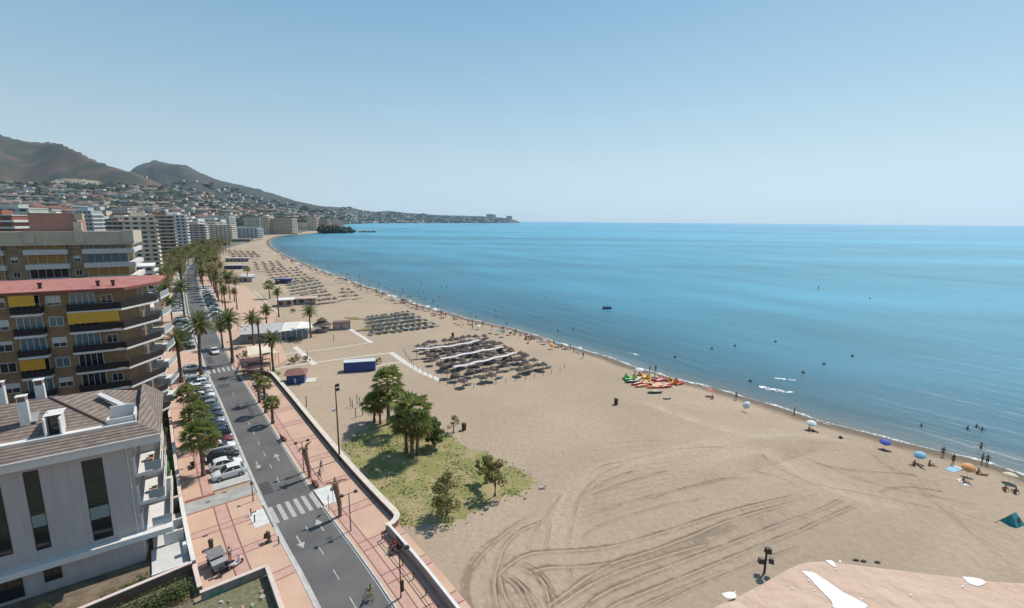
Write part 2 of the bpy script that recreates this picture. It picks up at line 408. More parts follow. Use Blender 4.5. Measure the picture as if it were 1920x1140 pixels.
t.links.new(f6.outputs[0], mf.inputs['Factor']); t.links.new(mx.outputs['Result'], mf.inputs['A']); t.links.new(mf.outputs['Result'], b.inputs['Base Color'])
bp = t.nodes.new('ShaderNodeBump'); bp.inputs['Strength'].default_value = 1.0; bp.inputs['Distance'].default_value = 0.65; t.links.new(swell.outputs['Fac'], bp.inputs['Height'])
bp2 = t.nodes.new('ShaderNodeBump'); bp2.inputs['Strength'].default_value = 0.5; bp2.inputs['Distance'].default_value = 0.3; t.links.new(rip.outputs['Fac'], bp2.inputs['Height']); t.links.new(bp.outputs[0], bp2.inputs['Normal']); t.links.new(bp2.outputs[0], b.inputs['Normal'])
sea = struct('sea', mb, m, smooth=True)
a = sea.data.attributes.new('shore', 'FLOAT', 'POINT'); a.data.foreach_set('value', att)
# ================================================================ street surfaces
KERB = M('kerb_stone', (0.50, 0.48, 0.45), 0.85, var=0.12, vs=2.0)
def tile_mat(name, c, c2, joint=1.2):
    m = M(name, c, 0.8, vs=0.25, col2=c2, lo=0.3, hi=0.7, bump=0.1, bs=12, detail=8)
    t = m.node_tree; b = t.nodes['Principled BSDF']
    src = b.inputs['Base Color'].links[0].from_socket
    tc = [n for n in t.nodes if n.type == 'TEX_COORD'][0]
    mp = t.nodes.new('ShaderNodeMapping'); mp.inputs['Rotation'].default_value = (0, 0, -AU); t.links.new(tc.outputs['Object'], mp.inputs[0])
    br = t.nodes.new('ShaderNodeTexBrick'); br.inputs['Scale'].default_value = joint; br.inputs['Mortar Size'].default_value = 0.02
    br.inputs['Color1'].default_value = (1, 1, 1, 1); br.inputs['Color2'].default_value = (0.93, 0.93, 0.93, 1); br.inputs['Mortar'].default_value = (0.88, 0.87, 0.86, 1)
    t.links.new(mp.outputs[0], br.inputs['Vector'])
    mx = t.nodes.new('ShaderNodeMix'); mx.data_type = 'RGBA'; mx.blend_type = 'MULTIPLY'; mx.inputs['Factor'].default_value = 1
    t.links.new(src, mx.inputs['A']); t.links.new(br.outputs['Color'], mx.inputs['B']); t.links.new(mx.outputs['Result'], b.inputs['Base Color'])
    return m
PINK = tile_mat('pink_paving', (0.52, 0.335, 0.245), (0.60, 0.405, 0.295))
ROSE = M('rose_paving', (0.46, 0.275, 0.225), 0.8, vs=1.5, var=0.1, col2=(0.52, 0.32, 0.265), detail=6)
DKRED = M('dark_red_brick_line', (0.24, 0.10, 0.085), 0.85, vs=3, var=0.15)
CONC = M('pale_concrete', (0.40, 0.39, 0.37), 0.9, vs=0.8, col2=(0.48, 0.47, 0.45), bump=0.1, bs=20, detail=8)
DRIVE = M('grey_driveway', (0.30, 0.29, 0.28), 0.9, vs=0.7, col2=(0.37, 0.36, 0.35), detail=8)
PAINT = M('road_paint', (0.44, 0.43, 0.42), 0.7, vs=3.0, col2=(0.24, 0.23, 0.23), lo=0.4, hi=0.8, detail=8)
def stpath(s0, s1, off, step=3.0):
    n_ = max(2, int(abs(s1-s0)/step)+1)
    return [ST(s0+(s1-s0)*k/(n_-1), off) for k in range(n_)]
def strip_mb(mb, s0, s1, o0, o1, z, step=3.0):
    return band(mb, stpath(s0, s1, o0, step), stpath(s0, s1, o1, step), z)
ZP = 0.13
# promenade on the sea side
mb = MB(); strip_mb(mb, 6, 118, 3.05, 8.6, ZP)
A = stpath(118, 560, 3.05); B = []
for k, p in enumerate(A):
    s_ = 118+(560-118)*k/(len(A)-1)
    wd = float(np.interp(s_, [118, 126, 150, 175, 190, 285, 300, 330, 560], [8.6, 15, 17, 20, 24, 24, 16, 13, 11])); B.append(ST(s_, wd))
band(mb, A, B, ZP)
struct('promenade', mb, PINK)
# pavement on the town side
mb = MB(); strip_mb(mb, 47.3, 65.0, -10.8, -3.1, ZP); strip_mb(mb, 6, 47.3, -5.3, -3.1, ZP)
strip_mb(mb, 65.0, 128, -10.8, -7.45, ZP)
strip_mb(mb, 128, 150, -10.8, -3.1, ZP); strip_mb(mb, 150, 205, -10.8, -7.6, ZP); strip_mb(mb, 205, 214, -10.8, -3.6, ZP); strip_mb(mb, 214, 560, -10.8, -8.2, ZP)
struct('pavement', mb, PINK)
mb = MB(); strip_mb(mb, 67.6, 128, -7.45, -3.0, 0.03)
strip_mb(mb, 150, 205, -7.6, -3.2, 0.03); strip_mb(mb, 214, 560, -8.2, -3.5, 0.03); 
struct('parking_bay', mb, CONC)
mb = MB(); strip_mb(mb, 172, 300, 3.3, 8.0, ZP+0.008)
struct('parking_bay', mb, CONC)
mb = MB(); strip_mb(mb, 63.6, 66.2, -10.8, -3.02, ZP+0.020)
struct('driveway', mb, DRIVE)
# rose bands with dark red brick lines
def bands(name, segs, m, z):
    mb = MB()
    for (s0, s1, o0, o1) in segs: strip_mb(mb, s0, s1, o0, o1, z)
    struct(name, mb, m)
cross_s = [20.0, 26.2, 32.4, 38.6, 44.6, 52.3, 60.0, 68.4, 76.1, 83.8, 91.5, 99.2, 106.9]
rose = []; red = []
for s_ in cross_s:
    rose.append((s_-0.75, s_+0.75, 3.5, 8.55))
    for q in (-0.75, 0.75): red.append((s_+q-0.07, s_+q+0.07, 3.5, 8.55))
for q0, q1 in ((20, 54.6), (59.8, 112)):
    rose.append((q0, q1, 3.45, 4.55)); red += [(q0, q1, 4.5, 4.62), (q0, q1, 3.42, 3.52)]
for s_ in [46.0, 38.6, 31.0]:
    rose.append((s_-0.65, s_+0.65, -5.3, -3.2))
    for q in (-0.65, 0.65): red.append((s_+q-0.06, s_+q+0.06, -5.3, -3.2))
for s_ in [52.4, 58.4, 73.5, 81.2, 88.9, 96.6, 104.3, 112.0, 119.7]:
    a_ = -7.5 if s_ > 66 else -3.2
    rose.append((s_-0.6, s_+0.6, -10.7, a_))
    for q in (-0.6, 0.6): red.append((s_+q-0.06, s_+q+0.06, -10.7, a_))
rose += [(47.5, 63.5, -7.9, -6.6), (66.4, 128, -8.7, -7.6)]
red += [(47.5, 63.5, -8.0, -7.86), (47.5, 63.5, -6.64, -6.5), (66.4, 128, -8.8, -8.66), (66.3, 67.0, -10.7, -7.5), (66.2, 67.5, -7.55, -7.42), (67.45, 67.6, -7.4, -3.1), (63.3, 63.5, -10.7, -3.2)]
along_ = lambda q: (q[1]-q[0]) > (q[3]-q[2])
bands('rose_paving_band', [q for q in rose if not along_(q)], ROSE, ZP+0.005); bands('rose_paving_band', [q for q in rose if along_(q)], ROSE, ZP+0.009)
bands('brick_line', [q for q in red if not along_(q)], DKRED, ZP+0.013); bands('brick_line', [q for q in red if along_(q)], DKRED, ZP+0.017)
# kerbs
mb = MB()
def kerb(s0, s1, off, side):
    P = [np.array(p[:2]) for p in stpath(s0, s1, off)]
    wallrun(mb, P, -0.09, 0.09, 0.0, ZP+0.02)
for a_, b_ in ((6, 55.0), (59.6, 126), (131, 560)): kerb(a_, b_, 2.98 if a_ < 130 else 3.1, 1)
kerb(6, 54.5, -2.98, -1); kerb(60, 63.5, -2.98, -1); kerb(128, 150, -3.1, -1); kerb(205, 214, -3.5, -1)
struct('kerb', mb, KERB)
struct('gutter', strip_mb(strip_mb(MB(), 6, 560, 2.72, 2.9, 0.026), 6, 560, -2.9, -2.55, 0.026), CONC)
# white paint on the carriageway: zebra crossings, centre dashes, arrows
for (s0, s1) in ((55.2, 59.2), (124.6, 128.4)):
    for k in range(6):
        o_ = -2.62+k*0.985; mb = MB(); strip_mb(mb, s0, s1, o_, o_+0.5, 0.030)
        struct('crossing_stripe', mb, PAINT)
dash = MB()
for k in range(70):
    s_ = 14+k*4.6
    if 53 < s_+1 < 61.5 or 122 < s_+1 < 130: continue
    if s_ > 85 and k % 2: continue
    strip_mb(dash, s_, s_+1.7, -0.05, 0.05, 0.029)
struct('centre_line', dash, PAINT)
def arrow(s_, off, dr, L=2.6):
    mb = MB(); q = dr
    strip_mb(mb, s_-q*L*0.5, s_+q*0.3, off-0.08, off+0.08, 0.030)
    a_ = ST(s_+q*0.3, off-0.45, 0.030); b_ = ST(s_+q*0.3, off+0.45, 0.030); c_ = ST(s_+q*(0.3+1.1), off, 0.030)
    mb.tri(a_, b_, c_) if q < 0 else mb.tri(b_, a_, c_)
    struct('lane_arrow', mb, PAINT)
def flipck(): pass
arrow(*SP(652/1.0 if False else 483, 872), -1); arrow(*SP(520, 858), 1); arrow(*SP(562, 1016), -1); arrow(*SP(600, 985), 1)
# pale landing slabs at the crossing and a patch of repaired asphalt
for (s0, s1, o0, o1) in ((55.0, 59.4, 3.1, 5.3), (55.6, 59.3, -4.75, -3.1)):
    struct('landing_slab', strip_mb(MB(), s0, s1, o0, o1, ZP+0.022), M('white_landing', (0.60, 0.60, 0.59), 0.85, vs=1.5, var=0.08))
# garden strips behind the low wall on the town side, lawns
GRASS = M('lawn_green', (0.07, 0.13, 0.025), 0.95, vs=1.2, col2=(0.11, 0.18, 0.035), bump=0.5, bs=9, detail=8)
SOIL = M('garden_soil', (0.12, 0.085, 0.055), 0.95, vs=0.8, col2=(0.2, 0.15, 0.1), bump=0.4, bs=6, detail=8)
def gz(pts, name, m, z): fill(name, pts, z, m)
gz([ST(66.0, -11.2), ST(66.0, -13.8), ST(84, -13.8), ST(84, -11.2)], 'lawn', GRASS, 0.10)
gz([ST(84.5, -11.2), ST(84.5, -60), ST(300, -60), ST(300, -11.2)], 'garden_ground', SOIL, 0.03)
gz([ST(20, -11.3), ST(20, -60), ST(66, -60), ST(66, -11.3)], 'garden_ground', SOIL, 0.04)
gz([ST(66.01, -13.8), ST(66.01, -60), ST(84.5, -60), ST(84.5, -13.8)], 'garden_ground', SOIL, 0.035)
# town ground: greenish grey earth beyond
gz([ST(300, -10.9), ST(300, -60), ST(60, -60), (-300, -100), (-2500, -100), (-2500, 2300), (-680, 1620), (-560, 1250), (-540, 1010), (-470, 860)]+[ST(s_, -10.9) for s_ in range(560, 300, -20)], 'town_ground', M('town_ground', (0.16, 0.14, 0.11), 0.95, vs=0.05, col2=(0.09, 0.1, 0.065), detail=8), 0.012)

MAN = M('manhole_iron', (0.05, 0.048, 0.047), 0.6); PATCHM = M('asphalt_patch', (0.065, 0.062, 0.065), 0.9, vs=2, var=0.15)
for (s_, o_) in ((34, -1.2), (48.5, 1.4), (70, -1.5), (88, 1.1), (109, -1.3), (150, 1.2)):
    c_ = ST(s_, o_, 0.031); mb = MB(); n_ = 14; mb.v = [(c_[0]+0.33*math.cos(2*math.pi*k/n_), c_[1]+0.33*math.sin(2*math.pi*k/n_), 0.031) for k in range(n_)]; mb.f = [tuple(range(n_))]; mb.mi = [0]
    struct('manhole_cover', mb, MAN)
for (a_, b_, o0, o1) in ((28, 33.5, 0.4, 1.9), (62.5, 66, -2.4, -1.1), (92, 99, 0.9, 1.6), (112, 115, -2.0, 0.2), (134, 141, -1.9, -0.7)):
    struct('asphalt_patch', strip_mb(MB(), a_, b_, o0, o1, 0.0245), PATCHM)
for (s_, o_) in ((53.5, -9.9), (54.6, -10.1), (57.5, -9.7), (59.0, -4.4), (49.6, -10.2), (64.9, -8.6), (66.0, -6.6)):
    struct('drain_cover', strip_mb(MB(), s_, s_+0.28, o_, o_+0.5, ZP+0.024), MAN)
# ================================================================ people
SKIN = M('skin', (0.40, 0.22, 0.14), 0.6); SKIND = M('tanned_skin', (0.24, 0.12, 0.075), 0.6); HAIR = M('dark_hair', (0.02, 0.015, 0.012), 0.7)
CL = {'black': M('cloth_black', (0.02, 0.02, 0.025), 0.9), 'navy': M('cloth_navy', (0.02, 0.03, 0.09), 0.9), 'red': M('cloth_red', (0.4, 0.03, 0.03), 0.9), 'white': M('cloth_white', (0.7, 0.7, 0.7), 0.9), 'green': M('cloth_lime', (0.22, 0.75, 0.05), 0.8), 'teal': M('cloth_teal', (0.03, 0.22, 0.22), 0.9), 'pink': M('cloth_pink', (0.55, 0.2, 0.25), 0.9), 'grey': M('cloth_grey', (0.2, 0.2, 0.22), 0.9), 'orange': M('cloth_orange', (0.7, 0.22, 0.03), 0.9)}
def skin_mesh(name, joints, edges, radii, m_, sub=1):
    me = bpy.data.meshes.new(name); me.from_pydata(joints, edges, []); o = bpy.data.objects.new(name, me); COL.objects.link(o)
    md = o.modifiers.new('s', 'SKIN'); md.use_smooth_shade = True
    for k, r_ in enumerate(radii): v = me.skin_vertices[0].data[k]; v.radius = (r_, r_); v.use_root = (k == 0)
    if sub: sm = o.modifiers.new('u', 'SUBSURF'); sm.levels = sub
    dg = bpy.context.evaluated_depsgraph_get(); ev = o.evaluated_get(dg); nm = bpy.data.meshes.new_from_object(ev); nm.name = name; bpy.data.objects.remove(o); nm.materials.clear(); nm.materials.append(m_); return nm
def pose_joints(pose):
    # pelvis, spine, chest, neck, head, headtop | L/R shoulder elbow wrist hand | hip knee ankle toe
    J = {}
    P = dict(stand=dict(pel=0.95, knee=(0.02, 0.50), ank=(0.0, 0.08), el=(-0.02, 1.12), wr=(0.06, 0.88)), )
    if pose in ('stand', 'walk', 'reach', 'wade'):
        sw = {'stand': 0.03, 'walk': 0.3, 'reach': 0.12, 'wade': 0.12}[pose]
        c = dict(pel=(0, 0, 0.95), sp=(0.01, 0, 1.12), ch=(0.0, 0, 1.33), nk=(0.0, 0, 1.5), hd=(0.02, 0, 1.62), ht=(0.02, 0, 1.72))
        arms = {'stand': ((0.0, 0.27, 1.14), (0.08, 0.28, 0.9), (0.1, 0.28, 0.8)), 'walk': ((-0.12, 0.26, 1.16), (0.06, 0.28, 0.95), (0.1, 0.28, 0.86)), 'reach': ((0.22, 0.24, 1.28), (0.46, 0.2, 1.36), (0.56, 0.2, 1.38)), 'wade': ((0.05, 0.38, 1.2), (0.15, 0.5, 1.05), (0.2, 0.55, 1.0))}[pose]
        armr = {'walk': ((0.14, -0.26, 1.18), (0.3, -0.24, 1.02), (0.36, -0.24, 0.95))}.get(pose, tuple((a[0]+0.04, -a[1], a[2]) for a in arms))
        legl = ((sw*0.5+0.02, 0.1, 0.5), (sw*0.6, 0.1, 0.08), (sw*0.6+0.16, 0.11, 0.03)); legr = ((-sw*0.3+0.03, -0.1, 0.5), (-sw*1.1, -0.1, 0.1), (-sw*1.1+0.14, -0.11, 0.03))
    elif pose == 'sit':
        c = dict(pel=(0, 0, 0.1), sp=(-0.06, 0, 0.28), ch=(-0.08, 0, 0.48), nk=(-0.05, 0, 0.65), hd=(-0.01, 0, 0.77), ht=(0, 0, 0.87))
        arms = ((-0.12, 0.28, 0.36), (0.1, 0.26, 0.28), (0.2, 0.24, 0.28)); armr = ((-0.2, -0.28, 0.3), (-0.25, -0.3, 0.08), (-0.2, -0.32, 0.03))
        legl = ((0.42, 0.12, 0.38), (0.62, 0.12, 0.08), (0.76, 0.12, 0.05)); legr = ((0.46, -0.12, 0.2), (0.85, -0.14, 0.08), (0.92, -0.14, 0.17))
    elif pose == 'lie':
        c = dict(pel=(0, 0, 0.14), sp=(-0.18, 0, 0.15), ch=(-0.38, 0, 0.16), nk=(-0.55, 0, 0.17), hd=(-0.68, 0, 0.18), ht=(-0.78, 0, 0.18))
        arms = ((-0.2, 0.3, 0.08), (0.05, 0.3, 0.06), (0.14, 0.28, 0.06)); armr = ((-0.5, -0.36, 0.1), (-0.7, -0.25, 0.1), (-0.78, -0.2, 0.1))
        legl = ((0.45, 0.12, 0.14), (0.88, 0.13, 0.08), (1.0, 0.13, 0.12)); legr = ((0.4, -0.12, 0.32), (0.7, -0.13, 0.08), (0.82, -0.13, 0.07))
    elif pose == 'ride':
        c = dict(pel=(-0.05, 0, 0.98), sp=(0.05, 0, 1.15), ch=(0.2, 0, 1.35), nk=(0.3, 0, 1.5), hd=(0.36, 0, 1.62), ht=(0.37, 0, 1.72))
        arms = ((0.32, 0.26, 1.18), (0.5, 0.25, 1.06), (0.56, 0.25, 1.04)); armr = ((0.32, -0.26, 1.18), (0.5, -0.25, 1.06), (0.56, -0.25, 1.04))
        legl = ((0.35, 0.12, 0.72), (0.12, 0.12, 0.36), (0.24, 0.12, 0.3)); legr = ((0.28, -0.12, 0.55), (0.05, -0.12, 0.16), (0.18, -0.12, 0.12))
    up = Vector(c['nk'])-Vector(c['pel']); sh = Vector(c['ch'])+up.normalized()*0.09
    pts = [c['pel'], c['sp'], c['ch'], c['nk'], c['hd'], c['ht']]; ed = [(0, 1), (1, 2), (2, 3), (3, 4), (4, 5)]; rd = [0.13, 0.115, 0.135, 0.055, 0.095, 0.06]
    for sg, ar in ((1, arms), (-1, armr)):
        i = len(pts); pts += [(sh.x, sg*0.18, sh.z)]+[tuple(a) for a in ar]; ed += [(2, i), (i, i+1), (i+1, i+2), (i+2, i+3)]; rd += [0.06, 0.045, 0.032, 0.028]
    for sg, lg_ in ((1, legl), (-1, legr)):
        i = len(pts); pts += [(c['pel'][0], sg*0.09, c['pel'][2]-0.05)]+[tuple(a) for a in lg_]; ed += [(0, i), (i, i+1), (i+1, i+2), (i+2, i+3)]; rd += [0.085, 0.062, 0.042, 0.035]
    return pts, ed, rd
BODY = {}; 
def person_parts(pose):
    if pose in BODY: return BODY[pose]
    pts, ed, rd = pose_joints(pose)
    body = skin_mesh('body', pts, ed, rd, SKIND)
    # shorts: pelvis and upper thighs; top: torso
    th = [tuple((Vector(pts[a])*0.45+Vector(pts[a+1])*0.55)) for a in (14, 18)]
    sh_ = skin_mesh('shorts', [pts[0], tuple((Vector(pts[0])*0.4+Vector(pts[1])*0.6)), pts[14], th[0], pts[18], th[1]], [(0, 1), (0, 2), (2, 3), (0, 4), (4, 5)], [0.145, 0.13, 0.10, 0.088, 0.10, 0.088], CL['black'])
    tp = skin_mesh('shirt', [pts[1], pts[2], tuple((Vector(pts[2])*0.5+Vector(pts[3])*0.5)), pts[6], tuple(Vector(pts[6])*0.5+Vector(pts[7])*0.5), pts[10], tuple(Vector(pts[10])*0.5+Vector(pts[11])*0.5)], [(0, 1), (1, 2), (1, 3), (3, 4), (1, 5), (5, 6)], [0.13, 0.148, 0.09, 0.075, 0.062, 0.075, 0.062], CL['white'])
    hd = Vector(pts[4]); ht = Vector(pts[5]); up = (ht-hd).normalized(); fw = Vector((1, 0, 0)) if pose != 'lie' else Vector((0, 0, 1))
    mb = MB(); hc_ = hd+up*0.035-fw*0.025; mb.ball(tuple(hc_), (0.105, 0.1, 0.1), 10, 6); hm_ = bpy.data.meshes.new('hair'); hm_.from_pydata(mb.v, [], mb.f); hm_.materials.append(HAIR)
    BODY[pose] = (body, sh_, tp, hm_); return BODY[pose]
def person(P, pose, rz, label, shorts='black', top=None, skin=None, group=None, sc=1.0, hair=None):
    bd, sh_, tp, hm_ = person_parts(pose); e = thing('person', label, 'person', P, rz, group); e.scale = (sc,)*3
    def add(n_, me_, m_):
        o = bpy.data.objects.new(n_, me_); COL.objects.link(o); o.parent = e; o.material_slots[0].link = 'OBJECT'; o.material_slots[0].material = m_; return o
    add('body', bd, skin or SKIND); add('shorts', sh_, CL[shorts]); add('hair', hm_, hair or HAIR)
    if top: add('shirt', tp, CL[top])
    return e
for po_ in ('stand', 'walk', 'sit', 'lie', 'wade', 'ride'): person_parts(po_)
# ================================================================ near buildings
WHITE = M('white_render', (0.47, 0.41, 0.40), 0.85, vs=1.6, var=0.05, bump=0.05, bs=8, stretch=(1, 1, 0.12), detail=8)
WHITE2 = M('white_trim', (0.66, 0.64, 0.62), 0.7, vs=1.0, var=0.04)
GLASS = M('dark_glass', (0.02, 0.025, 0.03), 0.08, spec=0.8)
GLASSB = M('bluish_glass', (0.10, 0.16, 0.19), 0.12, spec=0.8)
SHUT = M('shutter_white', (0.55, 0.55, 0.54), 0.6)
OCHRE = M('ochre_brick', (0.30, 0.185, 0.10), 0.9, vs=1.2, col2=(0.37, 0.235, 0.13), bump=0.3, bs=18, detail=8)
def brick_joints(m, sc=3.0):
    t = m.node_tree; b = t.nodes['Principled BSDF']; src = b.inputs['Base Color'].links[0].from_socket
    tc = [n for n in t.nodes if n.type == 'TEX_COORD'][0]
    s_ = t.nodes.new('ShaderNodeSeparateXYZ'); c_ = t.nodes.new('ShaderNodeCombineXYZ'); a_ = t.nodes.new('ShaderNodeMath')
    t.links.new(tc.outputs['Object'], s_.inputs[0]); t.links.new(s_.outputs['X'], a_.inputs[0]); t.links.new(s_.outputs['Y'], a_.inputs[1])
    t.links.new(a_.outputs[0], c_.inputs['X']); t.links.new(s_.outputs['Z'], c_.inputs['Y'])
    br = t.nodes.new('ShaderNodeTexBrick'); br.inputs['Scale'].default_value = sc; br.inputs['Mortar Size'].default_value = 0.03
    br.inputs['Color1'].default_value = (1, 1, 1, 1); br.inputs['Color2'].default_value = (0.82, 0.8, 0.8, 1); br.inputs['Mortar'].default_value = (0.72, 0.72, 0.72, 1)
    t.links.new(c_.outputs[0], br.inputs['Vector'])
    mx = t.nodes.new('ShaderNodeMix'); mx.data_type = 'RGBA'; mx.blend_type = 'MULTIPLY'; mx.inputs['Factor'].default_value = 1
    t.links.new(src, mx.inputs['A']); t.links.new(br.outputs['Color'], mx.inputs['B']); t.links.new(mx.outputs['Result'], b.inputs['Base Color'])
brick_joints(OCHRE)
REDTER = M('red_terrace_tile', (0.33, 0.12, 0.10), 0.85, vs=0.8, col2=(0.42, 0.17, 0.14), detail=8)
ROOFT = M('brown_roof_tile', (0.20, 0.155, 0.13), 0.85, vs=1.5, col2=(0.28, 0.215, 0.185), detail=8)
def tile_rows(m, sc):
    t = m.node_tree; b = t.nodes['Principled BSDF']; src = b.inputs['Base Color'].links[0].from_socket
    tc = [n for n in t.nodes if n.type == 'TEX_COORD'][0]
    wv = t.nodes.new('ShaderNodeTexWave'); wv.bands_direction = 'Z'; wv.inputs['Scale'].default_value = sc; wv.inputs['Distortion'].default_value = 0.4
    t.links.new(tc.outputs['Object'], wv.inputs['Vector'])
    bp = t.nodes.new('ShaderNodeBump'); bp.inputs['Strength'].default_value = 1.0; bp.inputs['Distance'].default_value = 0.08
    t.links.new(wv.outputs['Fac'], bp.inputs['Height']); t.links.new(bp.outputs[0], b.inputs['Normal'])
    mr = t.nodes.new('ShaderNodeMapRange'); mr.inputs['From Min'].default_value = 0.1; mr.inputs['From Max'].default_value = 0.5; mr.inputs['To Min'].default_value = 0.6; mr.inputs['To Max'].default_value = 1
    t.links.new(wv.outputs['Fac'], mr.inputs['Value'])
    mx = t.nodes.new('ShaderNodeMix'); mx.data_type = 'RGBA'; mx.blend_type = 'MULTIPLY'; mx.inputs['Factor'].default_value = 1
    t.links.new(src, mx.inputs['A']); t.links.new(mr.outputs[0], mx.inputs['B']); t.links.new(mx.outputs['Result'], b.inputs['Base Color'])
tile_rows(ROOFT, 1.6)
YEL = M('yellow_awning', (0.62, 0.36, 0.035), 0.8, vs=3, var=0.08)
ORG = M('orange_awning', (0.60, 0.28, 0.03), 0.8, vs=3, var=0.08)
CREAM = M('cream_render', (0.52, 0.47, 0.38), 0.85, vs=0.4, var=0.08)
OLIVE = M('olive_brick', (0.31, 0.24, 0.15), 0.9, vs=1.0, var=0.12)
RAILD = M('dark_railing', (0.04, 0.034, 0.034), 0.9, spec=0.1)
CLEAR = M('pale_glass_panel', (0.30, 0.36, 0.38), 0.08, spec=0.7)
BEIGE = M('beige_render', (0.50, 0.43, 0.32), 0.85, vs=0.3, var=0.08)
PINKR = M('pink_render', (0.40, 0.22, 0.18), 0.85, vs=0.4, var=0.06)
ORB = M('orange_blind', (0.36, 0.19, 0.06), 0.8, vs=3, var=0.1)
TERRAF = M('terrace_floor', (0.55, 0.54, 0.52), 0.8, vs=1, var=0.06)
def fwin(par, x0, x1, z0, z1, y, pane=None, shut=0.0, bars=1, fr=None, t=0.07):
    """window on a face looking towards -y"""
    f = MB(); f.box(x0-t, x1+t, y-0.06, y+0.02, z1, z1+t); f.box(x0-t, x1+t, y-0.10, y+0.02, z0-t, z0)
    f.box(x0-t, x0, y-0.06, y+0.02, z0, z1); f.box(x1, x1+t, y-0.06, y+0.02, z0, z1)
    for k in range(bars):
        xb = x0+(x1-x0)*(k+1)/(bars+1); f.box(xb-0.03, xb+0.03, y-0.05, y+0.02, z0, z1)
    w_ = mk('window', f, fr or WHITE2, par)
    mk('pane', MB().box(x0, x1, y-0.025, y+0.02, z0, z1-(z1-z0)*shut), pane or GLASS, w_)
    if shut: mk('shutter', MB().box(x0, x1, y-0.045, y+0.02, z1-(z1-z0)*shut, z1), SHUT, w_)
    return w_
def swin(par, y0, y1, z0, z1, x, pane=None, fr=None, t=0.07):
    """window on a face looking towards +x"""
    f = MB(); f.box(x-0.02, x+0.06, y0-t, y1+t, z1, z1+t); f.box(x-0.02, x+0.10, y0-t, y1+t, z0-t, z0)
    f.box(x-0.02, x+0.06, y0-t, y0, z0, z1); f.box(x-0.02, x+0.06, y1, y1+t, z0, z1)
    yb = (y0+y1)/2; f.box(x-0.02, x+0.05, yb-0.03, yb+0.03, z0, z1)
    w_ = mk('window', f, fr or WHITE2, par); mk('pane', MB().box(x-0.02, x+0.025, y0, y1, z0, z1), pane or GLASS, w_)
    return w_
# ---------- white apartment block with brown roof
AW = R(35.5)
W = thing('apartment_building', 'white modern apartment block with brown tiled roof and tall dark window slots', 'apartment block', (-38.8, 44.5, 0), AW)
b = MB(); b.box(-26, 0, 0, 12, 0, 13.3)
mk('wall', b, WHITE, W)
b = MB(); b.box(-26, 2.6, -0.9, 0.0, 2.9, 3.5); b.box(0.0, 2.6, 0, 11.5, 2.9, 3.5); mk('floor_band', b, WHITE2, W)
b = MB(); b.box(-26, 2.55, -0.95, 12.8, 13.3, 14.25); mk('fascia', b, WHITE2, W)
# lower skirt of tiles, gutter terrace, upper hipped roof
b = MB(); X0, X1, Y0, Y1 = -26, 2.7, -1.1, 12.9
b.quad((X0, Y0, 14.25), (X1, Y0, 14.25), (X1-1.9, Y0+1.6, 15.25), (X0, Y0+1.6, 15.25))
b.quad((X1, Y0, 14.25), (X1, Y1, 14.25), (X1-1.9, Y1-1.0, 16.2), (X1-1.9, Y0+1.6, 15.25))
b.quad((X0, Y0, 14.25), (X0, Y0, 14.20), (X1, Y0, 14.20), (X1, Y0, 14.25))
mk('lower_roof', b, ROOFT, W)
b = MB(); b.box(-26, 0.75, 0.5, 0.75, 14.3, 15.42); b.box(-26, 0.75, 0.75, 2.6, 14.3, 14.95); mk('roof_terrace', b, WHITE2, W)
b = MB(); zt = 17.3
b.quad((-26, 2.6, 14.96), (-1.8, 2.6, 14.96), (-6.6, 7.6, zt), (-26, 7.6, zt))
b.quad((-1.8, 2.6, 14.96), (0.8, 11.9, 15.2), (-2.6, 9.9, 16.6), (-6.6, 7.6, zt))
b.quad((0.8, 11.9, 15.2), (-26, 11.9, 15.2), (-26, 7.6, zt), (-6.6, 7.6, zt))
b.quad((-1.8, 2.6, 14.96), (0.8, 2.6, 14.96), (0.8, 11.9, 15.2), (-1.79, 2.61, 14.97))
mk('roof', b, ROOFT, W)
b = MB(); b.tube([(-1.8, 2.6, 15.02), (-6.6, 7.6, zt+0.06)], 0.12, 6); mk('roof_ridge', b, M('dark_ridge', (0.13, 0.09, 0.075), 0.8), W)
for (cx, cy, z0, z1) in ((-12.2, 3.8, 15.0, 18.0), (-8.0, 4.6, 15.5, 18.2), (-10.2, 8.2, 16.6, 19.0), (-7.4, 8.6, 16.6, 18.6), (-14.4, 7.9, 16.5, 19.2)):
    c = MB(); c.box(cx-0.36, cx+0.36, cy-0.34, cy+0.34, z0, z1)
    ch = mk('chimney', c, WHITE2, W)
    c = MB(); c.box(cx-0.42, cx+0.42, cy-0.4, cy+0.4, z1+0.5, z1+0.58)
    for sx in (-0.34, 0.28):
        for sy in (-0.32, 0.24): c.box(cx+sx, cx+sx+0.06, cy+sy, cy+sy+0.08, z1, z1+0.55)
    mk('chimney_cap', c, WHITE2, ch); mk('flue', MB().box(cx-0.26, cx+0.26, cy-0.24, cy+0.24, z1, z1+0.45), M('terracotta_flue', (0.22, 0.10, 0.07), 0.8), ch)
for cx in (-10.4, -5.6):   # roof hatches standing open towards the terrace
    c = MB(); c.prism([(0, 0), (1.3, 0), (1.3, 0.01)], 0, 0)
    c = MB(); c.box(cx-0.62, cx-0.5, 1.2, 3.4, 14.95, 17.0); c.box(cx+0.5, cx+0.62, 1.2, 3.4, 14.95, 16.9); c.box(cx-0.62, cx+0.62, 3.1, 3.4, 14.95, 17.0); c.quad((cx-0.7, 1.9, 17.08), (cx+0.7, 1.9, 17.08), (cx+0.7, 4.4, 16.9), (cx-0.7, 4.4, 16.9))
    d_ = mk('dormer', c, WHITE2, W); mk('door', MB().box(cx-0.5, cx+0.5, 2.6, 2.7, 14.97, 16.8), GLASS, d_)
